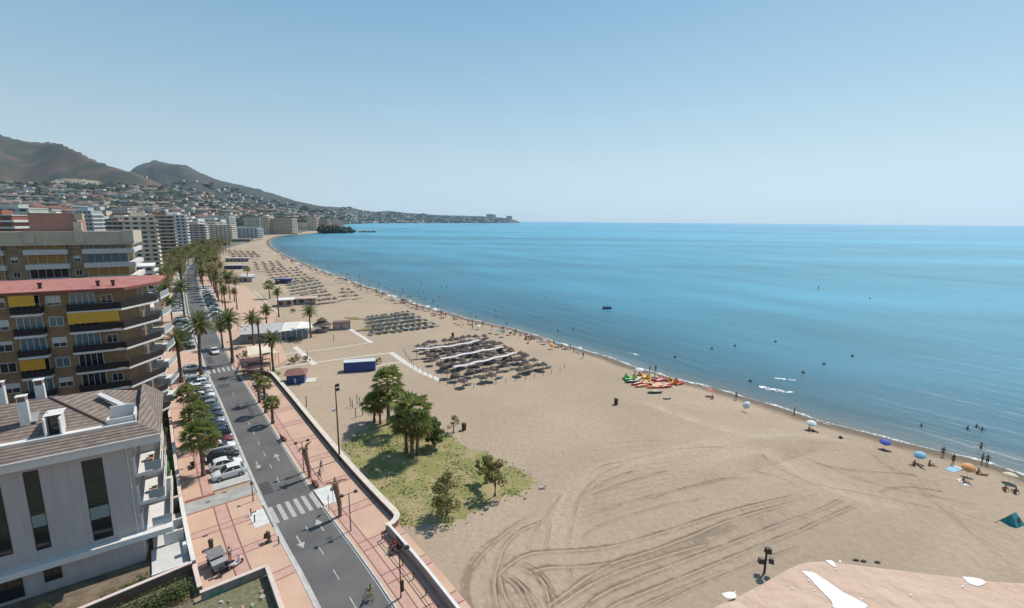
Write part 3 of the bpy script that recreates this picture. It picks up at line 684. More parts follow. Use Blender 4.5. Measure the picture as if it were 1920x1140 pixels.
c = MB(); c.quad((-8.3, 4.3, 16.02), (-7.1, 4.3, 16.02), (-7.1, 5.6, 16.62), (-8.3, 5.6, 16.62)); mk('skylight', c, M('grey_panel', (0.3, 0.3, 0.31), 0.4), W)
c = MB(); c.quad((-2.9, 7.4, 16.75), (-0.6, 5.0, 15.55), (-0.2, 5.7, 15.5), (-2.6, 8.2, 16.7)); c.quad((-2.9, 7.4, 16.9), (-0.6, 5.0, 15.7), (-0.2, 5.7, 15.65), (-2.6, 8.2, 16.85)); mk('solar_heater', c, M('pale_metal', (0.5, 0.5, 0.52), 0.35), W)
c = MB(); c.box(-1.7, 0.6, 1.0, 1.15, 14.97, 15.9); c.box(0.5, 0.65, 1.0, 3.6, 14.97, 16.0); c.box(-1.7, -1.55, 1.0, 2.6, 14.97, 15.7); c.box(-1.5, 0.5, 3.3, 3.45, 14.97, 16.5); mk('roof_parapet', c, WHITE2, W)
# tall window slots in the shaded facade
for (x0, x1, z0, z1, blind) in ((-3.8, -2.25, 3.9, 12.55, (6.2, 7.5)), (-7.85, -6.8, 4.6, 12.7, (7.0, 8.2)), (-10.9, -9.35, 5.0, 12.9, None), (-15.2, -13.8, 4.6, 12.7, (9.0, 10.2)), (-19, -17.6, 4.6, 12.7, None)):
    s_ = mk('window', MB().box(x0, x1, -0.012, 0.05, z0, z1), M('deep_brown_frame', (0.03, 0.02, 0.018), 0.4), W)
    p_ = MB(); 
    for k in range(4):
        h_ = (z1-z0)/4; p_.box(x0+0.08, x1-0.08, -0.022, -0.004, z0+k*h_+0.08, z0+(k+1)*h_-0.08)
    mk('pane', p_, GLASS, s_)
    if blind: mk('blind', MB().box(x0+0.06, x1-0.06, -0.034, -0.004, blind[0], blind[1]), M('green_grey_blind', (0.22, 0.27, 0.26), 0.6), s_)
for (x0, x1, z0, z1) in ((-7.6, -6.5, 1.2, 2.3), (-11.2, -9.2, 0.5, 2.5)): fwin(W, x0, x1, z0, z1, 0, fr=M('deep_brown_frame'))
# sea-side balconies
for k, z in enumerate((3.5, 6.7, 9.9)):
    if k:
        ba = mk('balcony', MB().box(0.0, 2.3, 0.1, 10.9, z-0.35, z), WHITE2, W)
    else: ba = mk('balcony', MB().box(2.6, 2.62, 0.1, 0.12, z-0.3, z), WHITE2, W)
    xo = 2.3 if k else 2.6
    g_ = MB(); g_.box(xo-0.06, xo-0.03, 0.2, 10.8, z+0.06, z+1.0); g_.box(0.9, xo-0.06, 0.16, 0.19, z+0.06, z+1.0); mk('glass_railing', g_, CLEAR, ba)
    h_ = MB(); h_.box(xo-0.08, xo-0.01, 0.14, 10.86, z+1.0, z+1.05); h_.box(0.0, 0.16, 0.1, 0.9, z, z+1.9); h_.box(0.3, xo, 5.4, 5.55, z, z+2.6); mk('handrail', h_, WHITE2, ba)
    for (y0, y1) in ((0.8, 2.6), (3.1, 4.9), (6.2, 8.0), (8.6, 10.4)): swin(W, y0, y1, z+0.1, z+2.3, 0.0)
for (y0, y1) in ((1.0, 2.8), (6.2, 8.0)): swin(W, y0, y1, 0.3, 2.4, 0.0)
# ground-floor terraces between the block and the pavement
def solid(name, label, cat, pts, o0, o1, z0, z1, m, group=None):
    P = [np.array(p[:2], float) for p in pts]
    o = mk(name, wallrun(MB(), P, o0, o1, z0, z1), m); return tag(o, label, cat, group)
COPE = M('pale_pink_coping', (0.62, 0.50, 0.45), 0.8, vs=1, var=0.06)
def lwall(name, label, pts, h, m, cope=COPE, t=0.15, cat='wall', z0=0.0):
    P = [np.array(p[:2], float) for p in pts]
    e = thing(name, label, cat, (P[0][0], P[0][1], 0))
    Q = [p-P[0] for p in P]
    mk('wall', wallrun(MB(), Q, -t, t, z0, h), m, e)
    mk('coping', wallrun(MB(), Q, -t-0.05, t+0.05, h, h+0.08), cope, e)
    return e
PINKW = M('pinkish_wall', (0.48, 0.34, 0.29), 0.85, vs=0.8, var=0.08)
GREYW = M('grey_garden_wall', (0.26, 0.22, 0.19), 0.9, vs=1, var=0.1)
lwall('garden_wall', 'pinkish garden wall between the pavement and the gardens of the brown brick block', stpath(66.3, 152, -11.05), 0.9, PINKW)
lwall('garden_wall', 'white topped garden wall along the pavement in front of the white apartment block', stpath(52.2, 66.0, -11.05), 1.2, WHITE, WHITE2)
lwall('garden_wall', 'low wall between the hedge garden and the pavement with the parked cart', stpath(48.2, 52.0, -11.05), 0.9, GREYW)
lwall('garden_wall', 'brown retaining wall running below the white block beside the hedge', [ST(51.9, -11.2), ST(50.6, -30)], 1.3, M('brown_wall', (0.17, 0.12, 0.085), 0.9, vs=1, var=0.12))
lwall('garden_wall', 'grey wall across the garden between the two terraces and the lawn', [ST(65.9, -11.3), ST(65.4, -14.6)], 1.6, GREYW)
T = thing('terrace', 'white ground floor terrace with stepped planters beside the white block', 'terrace', ST(52.6, -11.3), AN)
b = MB()
b.box(-3.2, 0, 0.2, 5.6, 0.0, 0.35); mk('terrace_floor', b, TERRAF, T)
for q in ((-3.2, -0.2, 0.0, 0.2, 1.0), (-2.0, -0.2, 5.6, 5.8, 1.7), (-3.0, -0.1, 8.4, 8.6, 1.5), (-0.45, -0.1, 2.5, 3.1, 1.6)): mk('divider', MB().box(q[0], q[1], q[2], q[3], 0, q[4]), WHITE2, T)
b = MB(); b.box(-3.0, -0.2, 5.8, 11.8, 0.0, 0.4); mk('terrace_floor', b, TERRAF, T)
# beige slide-like ramp wall and small white pergola in the lawn strip
e = thing('stair', 'tan stair ramp rising beside the lawn strip behind the white block', 'stair', ST(70.5, -13.4), AU)
b = MB(); b.quad((0, -0.9, 2.6), (7.5, -0.7, 0.3), (7.5, 0.5, 0.3), (0, 0.5, 2.6)); b.quad((0, -0.9, 0), (0, -0.9, 2.6), (0, 0.5, 2.6), (0, 0.5, 0)); b.quad((0, -0.9, 2.6), (0, -0.9, 0), (7.5, -0.7, 0), (7.5, -0.7, 0.3)); b.quad((0, 0.5, 0), (0, 0.5, 2.6), (7.5, 0.5, 0.3), (7.5, 0.5, 0))
mk('ramp', b, M('tan_render', (0.50, 0.34, 0.22), 0.85), e)
e = thing('gate_pergola', 'small white gate frame standing beside the lawn behind the garden wall', 'pergola', ST(72.2, -12.1), AU)
for x in (0, 3.0):
    for y in (0, 0.9): mk('post', MB().box(x, x+0.12, y, y+0.12, 0, 2.2), WHITE2, e)
mk('canopy_rail', MB().box(-0.1, 3.2, 0.8, 1.0, 2.2, 2.3), WHITE2, e); mk('canopy', MB().box(-0.1, 3.2, -0.1, 0.5, 2.2, 2.45), WHITE2, e)
mk('gate', MB().box(0.4, 2.7, 0.85, 0.9, 0.1, 1.3), CLEAR, e)
for k, (y, z) in enumerate(((2.0, 6.7), (7.4, 6.7), (3.0, 9.9), (8.2, 9.9))):
    tb_ = thing('balcony_table', 'small table with chairs on the %s balcony of the white block, %s side' % ('middle' if z < 8 else 'upper', 'near' if y < 5 else 'far'), 'table', (-38.8+math.cos(AW)*1.3-math.sin(AW)*y, 44.5+math.sin(AW)*1.3+math.cos(AW)*y, z), AW)
    mk('tabletop', MB().tube([(0, 0, 0.7), (0, 0, 0.74)], 0.4, 12), WHITE2, tb_); mk('leg', MB().tube([(0, 0, 0), (0, 0, 0.7)], 0.04, 6), GLASS, tb_)
    for sg in (-1, 1): mk('chair', MB().box(-0.2, 0.2, sg*0.65-0.2, sg*0.65+0.2, 0.0, 0.45), M('terracotta_cushion', (0.35, 0.16, 0.11), 0.8), tb_)
mk('downpipe', MB().tube([(-0.35, -0.06, 3.5), (-0.35, -0.06, 13.3)], 0.05, 6), WHITE2, W)
mk('gutter', MB().box(-26, 2.7, -1.22, -1.1, 14.12, 14.24), WHITE2, W)
# ---------- vacant lot with painted walls, bottom edge
MUR = M('mural_wall', (0.20, 0.19, 0.17), 0.9, vs=1.6, col2=(0.30, 0.27, 0.24), detail=8)
e = thing('lot_wall', 'wall with faded green mural painting around the vacant lot below the pavement', 'wall', ST(47.4, -11.1), AN)
L_ = 5.7
mk('wall', MB().box(0, L_, -0.15, 0.15, -1.6, 0.9), MUR, e); mk('coping', MB().box(-0.05, L_+0.1, -0.2, 0.2, 0.9, 0.98), COPE, e)
mm_ = MB()
for k, (x0, x1, z0, z1) in enumerate([(0.7, 1.7, -0.3, 0.4), (1.5, 2.1, -0.2, 0.5), (1.9, 2.4, -0.4, 0.2)]): mm_.box(x0, x1, -0.158-k*0.003, -0.14, z0, z1)
mk('mural', mm_, M('teal_mural', (0.06, 0.22, 0.19), 0.8, vs=4, col2=(0.2, 0.25, 0.22)), e)
mm_ = MB().box(4.3, 5.1, -0.158, -0.14, 0.1, 0.6); mk('mural', mm_, M('faded_red_mural', (0.34, 0.16, 0.13), 0.8, vs=5, col2=(0.3, 0.27, 0.24)), e)
lwall('lot_wall', 'pink coped wall between the vacant lot and the pavement by the road', [ST(20, -5.4), ST(46.9, -5.4)], 0.9, PINKW, z0=-1.6)
LOTG = M('rubble_ground', (0.20, 0.17, 0.12), 0.95, vs=2.2, col2=(0.12, 0.13, 0.05), bump=0.6, bs=4, detail=9)
gz([ST(22, -5.6), ST(47.2, -5.6), ST(47.2, -30), ST(22, -30)], 'lot_ground', LOTG, 0.05)
rg = random.Random(3)
for k in range(26):
    s_ = rg.uniform(40, 46.5); o_ = rg.uniform(-12, -6); mbk = MB()
    p = ST(s_, o_, 0.05); sx, sy, sz = rg.uniform(0.15, 0.5), rg.uniform(0.15, 0.5), rg.uniform(0.08, 0.25)
    mbk.cbox(0, 0, sz/2, sx, sy, sz, rg.uniform(0, 3), 0.04)
    o = mk('rubble', mbk, [M('rubble_pale', (0.45, 0.40, 0.36), 0.9), M('rubble_green', (0.18, 0.33, 0.22), 0.8), M('rubble_pink', (0.42, 0.24, 0.22), 0.9)][k % 3 if k % 4 else 0], loc=p)
    tag(o, 'lump of rubble lying on the ground of the vacant lot behind the mural wall', 'rubble', 'rubble in the vacant lot')
# ---------- brown brick block with curved balconies
AB = R(30)
B_ = thing('apartment_building', 'brown brick apartment block with red terrace roof and white edged wrapping balconies', 'apartment block', (-59.4, 70, 0), AB)
b = MB(); b.prism([(-34, 0), (-0.2, 0), (1.6, 3.2), (1.6, 13.9), (-34, 13.9)], 0, 25.5); mk('wall', b, OCHRE, B_)
b = MB()
b.quad((-34, -0.9, 25.75), (0.9, -1.4, 25.75), (-0.4, 4.5, 25.95), (-34, 4.5, 25.95)); b.quad((0.9, -1.4, 25.75), (4.4, 4.6, 25.75), (2.6, 8, 25.95), (-0.4, 4.5, 25.95))
b.quad((4.4, 4.6, 25.75), (4.4, 14, 25.75), (2.6, 14, 25.95), (2.6, 8, 25.95)); b.quad((-34, 4.5, 25.95), (-0.4, 4.5, 25.95), (2.6, 14, 25.95), (-34, 14, 25.95)); b.tri((-0.4, 4.5, 25.95), (2.6, 8, 25.95), (2.6, 14, 25.95)); b.quad((-34, 14, 25.4), (-34, 14, 25.95), (4.4, 14, 25.95), (4.4, 14, 25.4))
mk('terrace_roof', b, REDTER, B_)
b = MB(); P = [np.array(p, float) for p in [(-34, -0.85), (0.9, -1.35), (4.35, 4.6), (4.35, 14)]]; wallrun(b, P, -0.15, 0.12, 25.35, 25.74); mk('roof_edge', b, M('dark_red_edge', (0.22, 0.07, 0.055), 0.8), B_)
FL = [22.6, 19.55, 16.5, 13.45, 10.4, 7.35, 4.3]
ya = {0: None, 1: (YEL, -4.9, -0.5), 5: (ORG, -5.0, -2.0)}
for i, z in enumerate(FL):
    # the big wrapping balcony
    pl = [(-5.9, 0.0), (-5.9, -1.25), (0.3, -1.25), (3.9, 4.8), (3.9, 6.3), (1.6, 6.3), (1.6, 3.2), (-0.2, 0)]
    b = MB(); b.prism(pl, z-0.28, z); ba = mk('balcony', b, WHITE2, B_)
    mk('balcony_floor', MB().prism([(-5.8, -0.01), (-5.8, -1.15), (0.24, -1.15), (3.75, 4.85), (3.75, 6.2), (1.62, 6.2), (1.62, 3.2), (-0.2, -0.01)], z+0.003, z+0.02, False), M('red_floor_tile', (0.33, 0.14, 0.11), 0.8), ba)
    rl = [np.array(p, float) for p in [(-5.85, 0), (-5.85, -1.2), (0.28, -1.2), (3.82, 4.8), (3.82, 6.25)]]
    wb = MB(); wallrun(wb, rl, -0.02, 0.02, z+0.95, z+1.0); wallrun(wb, rl, -0.02, 0.02, z+0.1, z+0.13)
    wallrun(wb, rl, -0.01, 0.01, z+0.14, z+0.92)
    mk('railing', wb, RAILD, ba)
    # back wall of the balcony: glazed left part, brick right part
    pn = [GLASSB, GLASS, GLASSB, GLASS, GLASS, GLASSB, GLASS][i]
    fwin(B_, -5.6, -2.9, z+0.15, z+2.45, 0.0, pane=pn, bars=3)
    if i in (0, 2, 4, 6): fwin(B_, -2.1, -0.9, z+0.9, z+2.0, 0.0)
    swin(B_, 3.9, 5.4, z+0.2, z+2.3, 1.6); swin(B_, 7.4, 8.8, z+0.2, z+2.3, 1.6)
    if i == 1:
        a_ = MB(); a_.box(-5.85, -0.1, -1.36, -1.30, z+1.25, z+2.85); mk('awning', a_, YEL, B_)
    # second balcony stack further along the sea side
    b = MB(); b.prism([(1.6, 8.0), (4.0, 8.0), (4.6, 12.5), (4.6, 14), (1.6, 14)], z-0.25, z); b2 = mk('balcony', b, WHITE2, B_)
    wb = MB(); wallrun(wb, [np.array(p, float) for p in [(1.7, 8.05), (3.95, 8.05), (4.52, 12.5), (4.52, 14)]], -0.02, 0.02, z, z+0.95); mk('railing', wb, CLEAR, b2)
    # narrow window column
    sh = [0.75, 0.0, 0.6, 0.0, 0.5, 0.9, 0.5][i]
    fwin(B_, -8.15, -6.7, z+0.95, z+2.25, 0.0, shut=sh, pane=GLASS if sh else GLASSB)
    # curved middle balcony
    pl = [(-11.7, 0), (-11.7, -1.2)]+[(-11.7+2.7+math.sin(t_)*0.5, -1.2+(1-math.cos(t_))*0.6) for t_ in (0, 0.8, 1.5)]+[(-8.55, -0.2), (-8.55, 0)]
    b = MB(); b.prism(pl, z-0.28, z); b3 = mk('balcony', b, WHITE2, B_)
    wb = MB(); rl = [np.array(p, float) for p in pl]; rl = [p*np.array([1, 0.96]) for p in rl]; wallrun(wb, rl, -0.02, 0.02, z+0.95, z+1.0)
    wallrun(wb, rl, -0.01, 0.01, z+0.14, z+0.92)
    mk('railing', wb, RAILD, b3)
    if i in (0, 3): mk('awning', MB().box(-11.6, -9.0, -1.33, -1.27, z+1.2, z+2.7), YEL if i == 0 else ORG, B_)
    if i == 6: mk('awning', MB().box(-11.6, -9.4, -1.33, -1.27, z+1.2, z+2.7), ORG, B_)
    fwin(B_, -11.5, -8.9, z+0.15, z+2.45, 0.0, pane=[GLASS, GLASSB, GLASSB, GLASS, GLASSB, GLASS, GLASS][i], bars=3)
    fwin(B_, -14.0, -12.4, z+0.95, z+2.25, 0.0, shut=[0.4, 0.7, 0.3, 0, 0.5, 0, 0.3][i])
    b = MB(); b.box(-19.5, -14.8, -1.2, 0, z-0.28, z); b4 = mk('balcony', b, WHITE2, B_); mk('railing', MB().box(-19.5, -14.8, -1.2, -1.16, z, z+1), RAILD, b4)
    fwin(B_, -19, -15.4, z+0.15, z+2.45, 0.0, bars=3)
for (x, y) in ((-9, 1.6), (-2.5, 1.2), (-0.7, 1.0)):
    c = MB(); zz = 25.8; c.cbox(x, y, zz+0.35, 0.35, 0.35, 0.7); c.cbox(x, y, zz+0.8, 0.5, 0.5, 0.2); mk('vent', c, M('dark_vent', (0.07, 0.03, 0.03), 0.6), B_)
# ---------- beige block behind it
C_ = thing('apartment_building', 'beige apartment block with white balcony bands and a pink penthouse on its roof', 'apartment block', (-88.8, 110, 0), R(32))
b = MB(); b.box(-70, -1.5, 0, 16, 0, 32.6); mk('wall', b, OLIVE, C_)
b = MB(); b.box(-70, 0.6, -1.5, 0.0, 30.0, 32.9); b.box(-1.5, 0.6, 0.0, 14, 30.0, 32.9); mk('parapet', b, BEIGE, C_)
for x in (-9.5, -17.5, -26): mk('parapet_block', MB().prism([(x, -1.72), (x+1.6, -1.72), (x+1.3, -1.48), (x+0.3, -1.48)], 30.4, 33.1), CREAM, C_)
mk('parapet_block', MB().box(-1.3, 0.75, -1.7, 0.5, 30.6, 33.2), CREAM, C_)
b = MB(); b.box(-18.0, -10.0, 5.5, 14.5, 32.6, 36.9); ph = mk('penthouse', b, PINKR, C_)
b = MB(); b.box(-10.6, -9.2, 5.0, 6.0, 32.7, 35.0); b.box(-10.2, -8.8, 4.9, 5.9, 35.4, 37.0); mk('parapet_block', b, CREAM, ph)
for i, z in enumerate((29.05, 25.95, 22.85, 19.75, 16.65, 13.55)):
    for (x0, x1) in ((-8.6, -0.4), (-18.0, -11.0), (-26.8, -21.0), (-36, -29.5)):
        b = MB(); b.box(x0, x1+(0.9 if x0 > -9 else 0), -1.5, 0.0, z-3.1-0.15+3.1-0.9, z); ba = mk('balcony', b, M('white_balcony_band', (0.56, 0.54, 0.52), 0.8), C_)
        if x0 > -9:
            mk('balcony_side', MB().box(-0.7, 0.5, 0.0, 13, z-0.95, z), WHITE2, ba)
        # recess: glazing or orange blinds behind
        if (i+int(x0)) % 3 == 0 or (i == 1 and x0 < -9): fwin(C_, x0+0.4, x1-0.5, z+0.1, z+2.0, -0.6, pane=ORB, bars=3)
        else: fwin(C_, x0+0.4, x1-0.5, z+0.1, z+1.95, -0.4, pane=GLASSB if (i % 2) else GLASS, bars=4)
    for x in (-10.3, -20.3): fwin(C_, x, x+1.0, z+0.4, z+1.5, 0.0, shut=0.5 if i % 2 else 0)
    b = MB(); b.box(-10.95, -8.65, -0.3, -0.01, z-0.9, z-0.1) ; mk('wall_panel', b, OLIVE, C_)
# the small blue-white and cream low buildings between the brick block and the towers
# ================================================================ hills
def terrain(name, cols, prof, rows, sil, m, zbase=-3, amp=1.0, seed=0):
    """cols: image columns surveyed; prof(px, t)-> (distance, height)"""
    pass
def vnoise(x, y, s=0):
    xi, yi = math.floor(x), math.floor(y); fx, fy = x-xi, y-yi; fx = fx*fx*(3-2*fx); fy = fy*fy*(3-2*fy)
    def h(a, b):
        k = math.sin(a*127.1+b*311.7+s*74.7)*43758.5453; return k-math.floor(k)
    return (h(xi, yi)*(1-fx)+h(xi+1, yi)*fx)*(1-fy)+(h(xi, yi+1)*(1-fx)+h(xi+1, yi+1)*fx)*fy
def fbm(x, y, o=5, s=0):
    a, v, n_ = 0.5, 0, 0
    for k in range(o): v += a*vnoise(x, y, s+k); n_ += a; a *= 0.5; x *= 2.03; y *= 2.03
    return v/n_
SIL1 = [(-300,215),(-100,228),(0,240),(30,251),(65,263),(85,266),(115,265),(135,267),(160,279),(200,302),(240,316),(262,322),(290,335),(320,348),(350,362),(400,385),(470,398),(560,408),(620,414)]
SIL2 = [(150,350),(240,340),(262,318),(285,307),(305,303),(325,306),(345,309),(362,312),(385,326),(410,336),(440,343),(480,353),(520,365),(560,377),(600,386),(640,389),(655,388),(680,394),(705,397),(730,395),(770,400),(800,402),(850,404),(900,405),(940,408),(962,411.5),(975,416)]
def sil(tab, px): return float(np.interp(px, [a[0] for a in tab], [a[1] for a in tab]))
TOWN = [(-300,345),(0,345),(90,344),(150,346),(240,350),(320,352),(380,362),(430,378),(480,388),(540,398),(600,408),(640,415)]
def zfor(px, py, Y):
    d = ray(px, py); return CAMH+d[2]*Y/d[1], d[0]*Y/d[1]
def build_terrain():
    # near terrain: town slope and the brown hill
    cols = [-420+8*k for k in range(0, 134)]
    Ys = [430+ (i/110.0)**1.4*4300 for i in range(0, 118)]
    vs = []; hs = {}
    for px in cols:
        yt = sil(TOWN, px); ys = sil(SIL1, px)
        col = []
        foot = float(np.interp(px, [-420, 100, 330, 480, 560, 620, 660], [470, 560, 800, 1150, 1400, 1750, 2600]))
        tt = float(np.interp(px, [-420, 300, 640], [2450, 2500, 2500])); pk = 3700 + 250*math.sin(px*0.02)
        zt, _ = zfor(px, yt, tt); zs_, _ = zfor(px, ys, pk)
        for Y in Ys:
            _, X = zfor(px, 420, Y)
            if Y < foot: z = -2.5
            elif Y < tt: u = (Y-foot)/(tt-foot); z = -2.5+(zt+2.5)*(u**1.35)+ (fbm(X*0.004, Y*0.004, 4, 3)-0.5)*34*min(1, u*3)*(1-u)*1.6
            else:
                u = (Y-tt)/(pk-tt)
                if u <= 1:
                    z = zt+(zs_-zt)*(u**1.15)
                    g = abs(fbm(X*0.0016+Y*0.0003, Y*0.0011, 5, 9)-0.5)*2; amp = 260*math.sin(math.pi*min(1, u))**1.5
                    z -= amp*(1-g)*0.75*min(1, (zs_-30)/400 if zs_ > 30 else 0)
                    z += (fbm(X*0.006, Y*0.006, 5, 5)-0.5)*44*min(1, u*2)*(1 if zs_ > 150 else 0.3)*math.sin(math.pi*min(1, u))**1.6
                else: z = zs_ - (u-1)*(zs_+10)*2.6
                z = max(z, -4)
            col.append((X, Y, z))
        vs.append(col)
    return vs, cols, Ys
TV, TC, TY = build_terrain()
def grid(name, TV, m):
    mb = MB(); n = len(TV[0])
    for c in TV: mb.v += c
    for i in range(len(TV)-1):
        for j in range(n-1):
            a = i*n+j
            if max(TV[i][j][2], TV[i+1][j][2], TV[i][j+1][2], TV[i+1][j+1][2]) < -1.5: continue
            mb.f.append((a, a+n, a+n+1, a+1)); mb.mi.append(0)
    return struct(name, mb, m, smooth=True)
hillm = M('dry_hillside', (0.095, 0.06, 0.045), 0.95, vs=0.0045, col2=(0.03, 0.036, 0.022), lo=0.44, hi=0.56, detail=10, bump=0.0)
grid('hill', TV, hillm)
TZ = np.array([[p[2] for p in c] for c in TV]); TX = np.array([[p[0] for p in c] for c in TV])
def hz(X, Y):
    """height of the near terrain at a map point"""
    if Y < TY[0]: return 0.0
    j = min(len(TY)-2, int(np.searchsorted(TY, Y))-1); v = (Y-TY[j])/(TY[j+1]-TY[j])
    row = TX[:, j]*(1-v)+TX[:, j+1]*v; zr = TZ[:, j]*(1-v)+TZ[:, j+1]*v
    return max(0.0, float(np.interp(X, row, zr)))
# far hill and the low headland
cols = [130+7*k for k in range(0, 122)]; TV2 = []
for px in cols:
    ys = sil(SIL2, px); pk = float(np.interp(px, [130, 400, 640, 800, 962], [5600, 5600, 5200, 6500, 8000])); y0 = float(np.interp(px, [130, 600, 660, 700, 800, 962], [2600, 2600, 4000, 5000, 5900, 7600]))
    zs_, _ = zfor(px, ys, pk); col = []
    for i in range(46):
        u = i/30.0; Y = y0-150+(pk-y0+150)*u; _, X = zfor(px, 420, Y)
        if u <= 1: z = -4+(zs_+4)*(min(1, u*1.02)**0.8)
        else: z = zs_-(u-1)*(zs_+8)*2.2
        z += (fbm(X*0.004, Y*0.004, 5, 21)-0.5)*0.5*max(0, zs_)*math.sin(math.pi*min(1, u)) + (fbm(X*0.02, Y*0.003, 3, 4)-0.5)*(10 if zs_ > 60 else 14)*min(1, u)
        if px > 970: z = -4
        col.append((X, Y, max(z, -4)))
    TV2.append(col)
grid('far_hill', TV2, M('far_hillside', (0.05, 0.05, 0.048), 0.95, vs=0.004, col2=(0.022, 0.03, 0.03), lo=0.4, hi=0.6, detail=10))
# ================================================================ palms, trees, hedges
TRUNK = M('palm_trunk', (0.13, 0.085, 0.06), 0.95, vs=5, col2=(0.20, 0.14, 0.10), bump=0.6, bs=8)
BARK = M('bark', (0.10, 0.075, 0.055), 0.95, vs=5, var=0.2)
def leafm(name, c, c2, vs=1.2):
    m = M(name, c, 0.6, vs=vs, col2=c2, lo=0.35, hi=0.65, detail=3, spec=0.3)
    b = m.node_tree.nodes['Principled BSDF']; t = m.node_tree
    tr = t.nodes.new('ShaderNodeBsdfTranslucent'); ms = t.nodes.new('ShaderNodeMixShader'); ms.inputs[0].default_value = 0.4
    tr.inputs[0].default_value = (*[x*1.3 for x in c2], 1); o_ = [n for n in t.nodes if n.type == 'OUTPUT_MATERIAL'][0]
    t.links.new(b.outputs[0], ms.inputs[1]); t.links.new(tr.outputs[0], ms.inputs[2]); t.links.new(ms.outputs[0], o_.inputs[0]); return m
PG = leafm('palm_green', (0.06, 0.085, 0.028), (0.145, 0.165, 0.055))
FG = leafm('fan_palm_green', (0.095, 0.13, 0.04), (0.25, 0.28, 0.09))
PO = leafm('palm_olive', (0.11, 0.10, 0.04), (0.22, 0.18, 0.08))
DRY = leafm('dry_frond', (0.20, 0.12, 0.06), (0.30, 0.19, 0.09))
LEAFD = leafm('leaf_dark_green', (0.045, 0.08, 0.02), (0.11, 0.15, 0.04), 0.9)
LEAFB = leafm('leaf_brown_green', (0.20, 0.12, 0.05), (0.18, 0.20, 0.06), 0.9)
LEAFM = leafm('leaf_mid_green', (0.06, 0.10, 0.02), (0.14, 0.18, 0.04), 0.9)
def frond(mb, az, el, L, rg, droop=1.0, n=11, w=0.42):
    """feather palm frond: arching rib with leaflets on both sides"""
    p = Vector((0, 0, 0)); d = Vector((math.cos(az)*math.cos(el), math.sin(az)*math.cos(el), math.sin(el))); side = Vector((-math.sin(az), math.cos(az), 0))
    st_ = L/n
    for k in range(n):
        q = p+d*st_
        mb.quad(p-side*0.025, p+side*0.025, q+side*0.018, q-side*0.018)
        f = math.sin(math.pi*min(1, (k+1.2)/(n+0.6)))**0.6
        for sgn in (-1, 1):
            for h in (0.0, 0.5):
                a = p+(q-p)*h; tip = a+(side*sgn*0.85+d*0.55+Vector((0, 0, -0.28-0.2*rg.random())))*w*f*(0.8+0.35*rg.random())
                mb.tri(a-d*0.04, tip, a+d*st_*0.42)
        p = q; d = (d+Vector((0, 0, -1))*0.105*droop*(0.6+k*0.11)).normalized()
def feather_crown(seed, n=30, L=2.4, w=0.45, dry=8):
    rg = random.Random(seed); mb = MB()
    for k in range(n):
        az = k*2.399+rg.uniform(-0.2, 0.2); u = k/n; el = R(75)-u*R(95)+rg.uniform(-0.12, 0.12); mb.cur = 0
        frond(mb, az, el, L*(0.8+0.3*rg.random()), rg, droop=1.0-0.2*u, w=w)
    mb.cur = 1
    for k in range(dry):
        frond(mb, k*2.1+rg.random(), R(-48)+rg.uniform(-0.2, 0.1), L*0.6, rg, droop=1.4, n=7, w=w*0.8)
    return mb
def fan_crown(seed, n=32, r=1.15, dry=5):
    """fan palm: round leaves on stalks, a skirt of dry ones below"""
    rg = random.Random(seed); mb = MB()
    for k in range(n+dry):
        u = k/(n+dry); mb.cur = 0 if k < n else 1
        az = k*2.399+rg.uniform(-0.2, 0.2); el = R(85)-u*R(125)+rg.uniform(-0.15, 0.15)
        d = Vector((math.cos(az)*math.cos(el), math.sin(az)*math.cos(el), math.sin(el))); side = Vector((-math.sin(az), math.cos(az), 0)); up = d.cross(side)
        l_ = r*(0.75+0.35*rg.random())*(1 if k < n else 0.75); c = d*l_*0.9
        mb.quad(-side*0.015, side*0.015, c+side*0.01, c-side*0.01)
        fr = 0.74*r*(0.75+0.45*rg.random())
        for j in range(9):
            a = (j-4)*0.36; dd = d*math.cos(a)+side*math.sin(a); tip = c+dd*fr+Vector((0, 0, -0.16*fr*(1+abs(j-4)*0.3)))
            b1 = c+(d*math.cos(a-0.15)+side*math.sin(a-0.15))*fr*0.55-up*0.03; b2 = c+(d*math.cos(a+0.15)+side*math.sin(a+0.15))*fr*0.55+up*0.03
            mb.tri(c, b1, tip); mb.tri(c, tip, b2)
    return mb
CROWNS = {}
def crown_mesh(key):
    if key in CROWNS: return CROWNS[key]
    kind, v = key
    if kind == 'feather': mb = feather_crown(10+v, 34, 2.5, 0.5, 8)
    elif kind == 'thin': mb = feather_crown(50+v, 24, 2.0, 0.42, 12)
    elif kind == 'fan': mb = fan_crown(30+v)
    elif kind == 'dead': mb = feather_crown(70+v, 0, 1.5, 0.2, 0)
    me = bpy.data.meshes.new('crown'); me.from_pydata(mb.v, [], mb.f); me.polygons.foreach_set('material_index', mb.mi)
    ms = {'feather': (PG, DRY), 'thin': (PO, DRY), 'fan': (FG, DRY)}[kind]
    for m_ in ms: me.materials.append(m_)
    CROWNS[key] = me; return me
TRK = {}
def trunk_mesh(h, r, lean):
    key = (round(h, 1), r, lean)
    if key in TRK: return TRK[key]
    mb = MB(); n = max(6, int(h/0.45)); P = []; RR = []
    for k in range(n+1):
        u = k/n; P.append((lean*u*u, 0.3*lean*math.sin(u*3), u*h)); RR.append(r*(1.35-0.5*u if u < 0.15 else 1.05-0.25*u)*(1.08 if k % 2 else 0.94))
    mb.tube(P, RR, 8); me = bpy.data.meshes.new('trunk'); me.from_pydata(mb.v, [], mb.f); me.materials.append(TRUNK); TRK[key] = me; return me
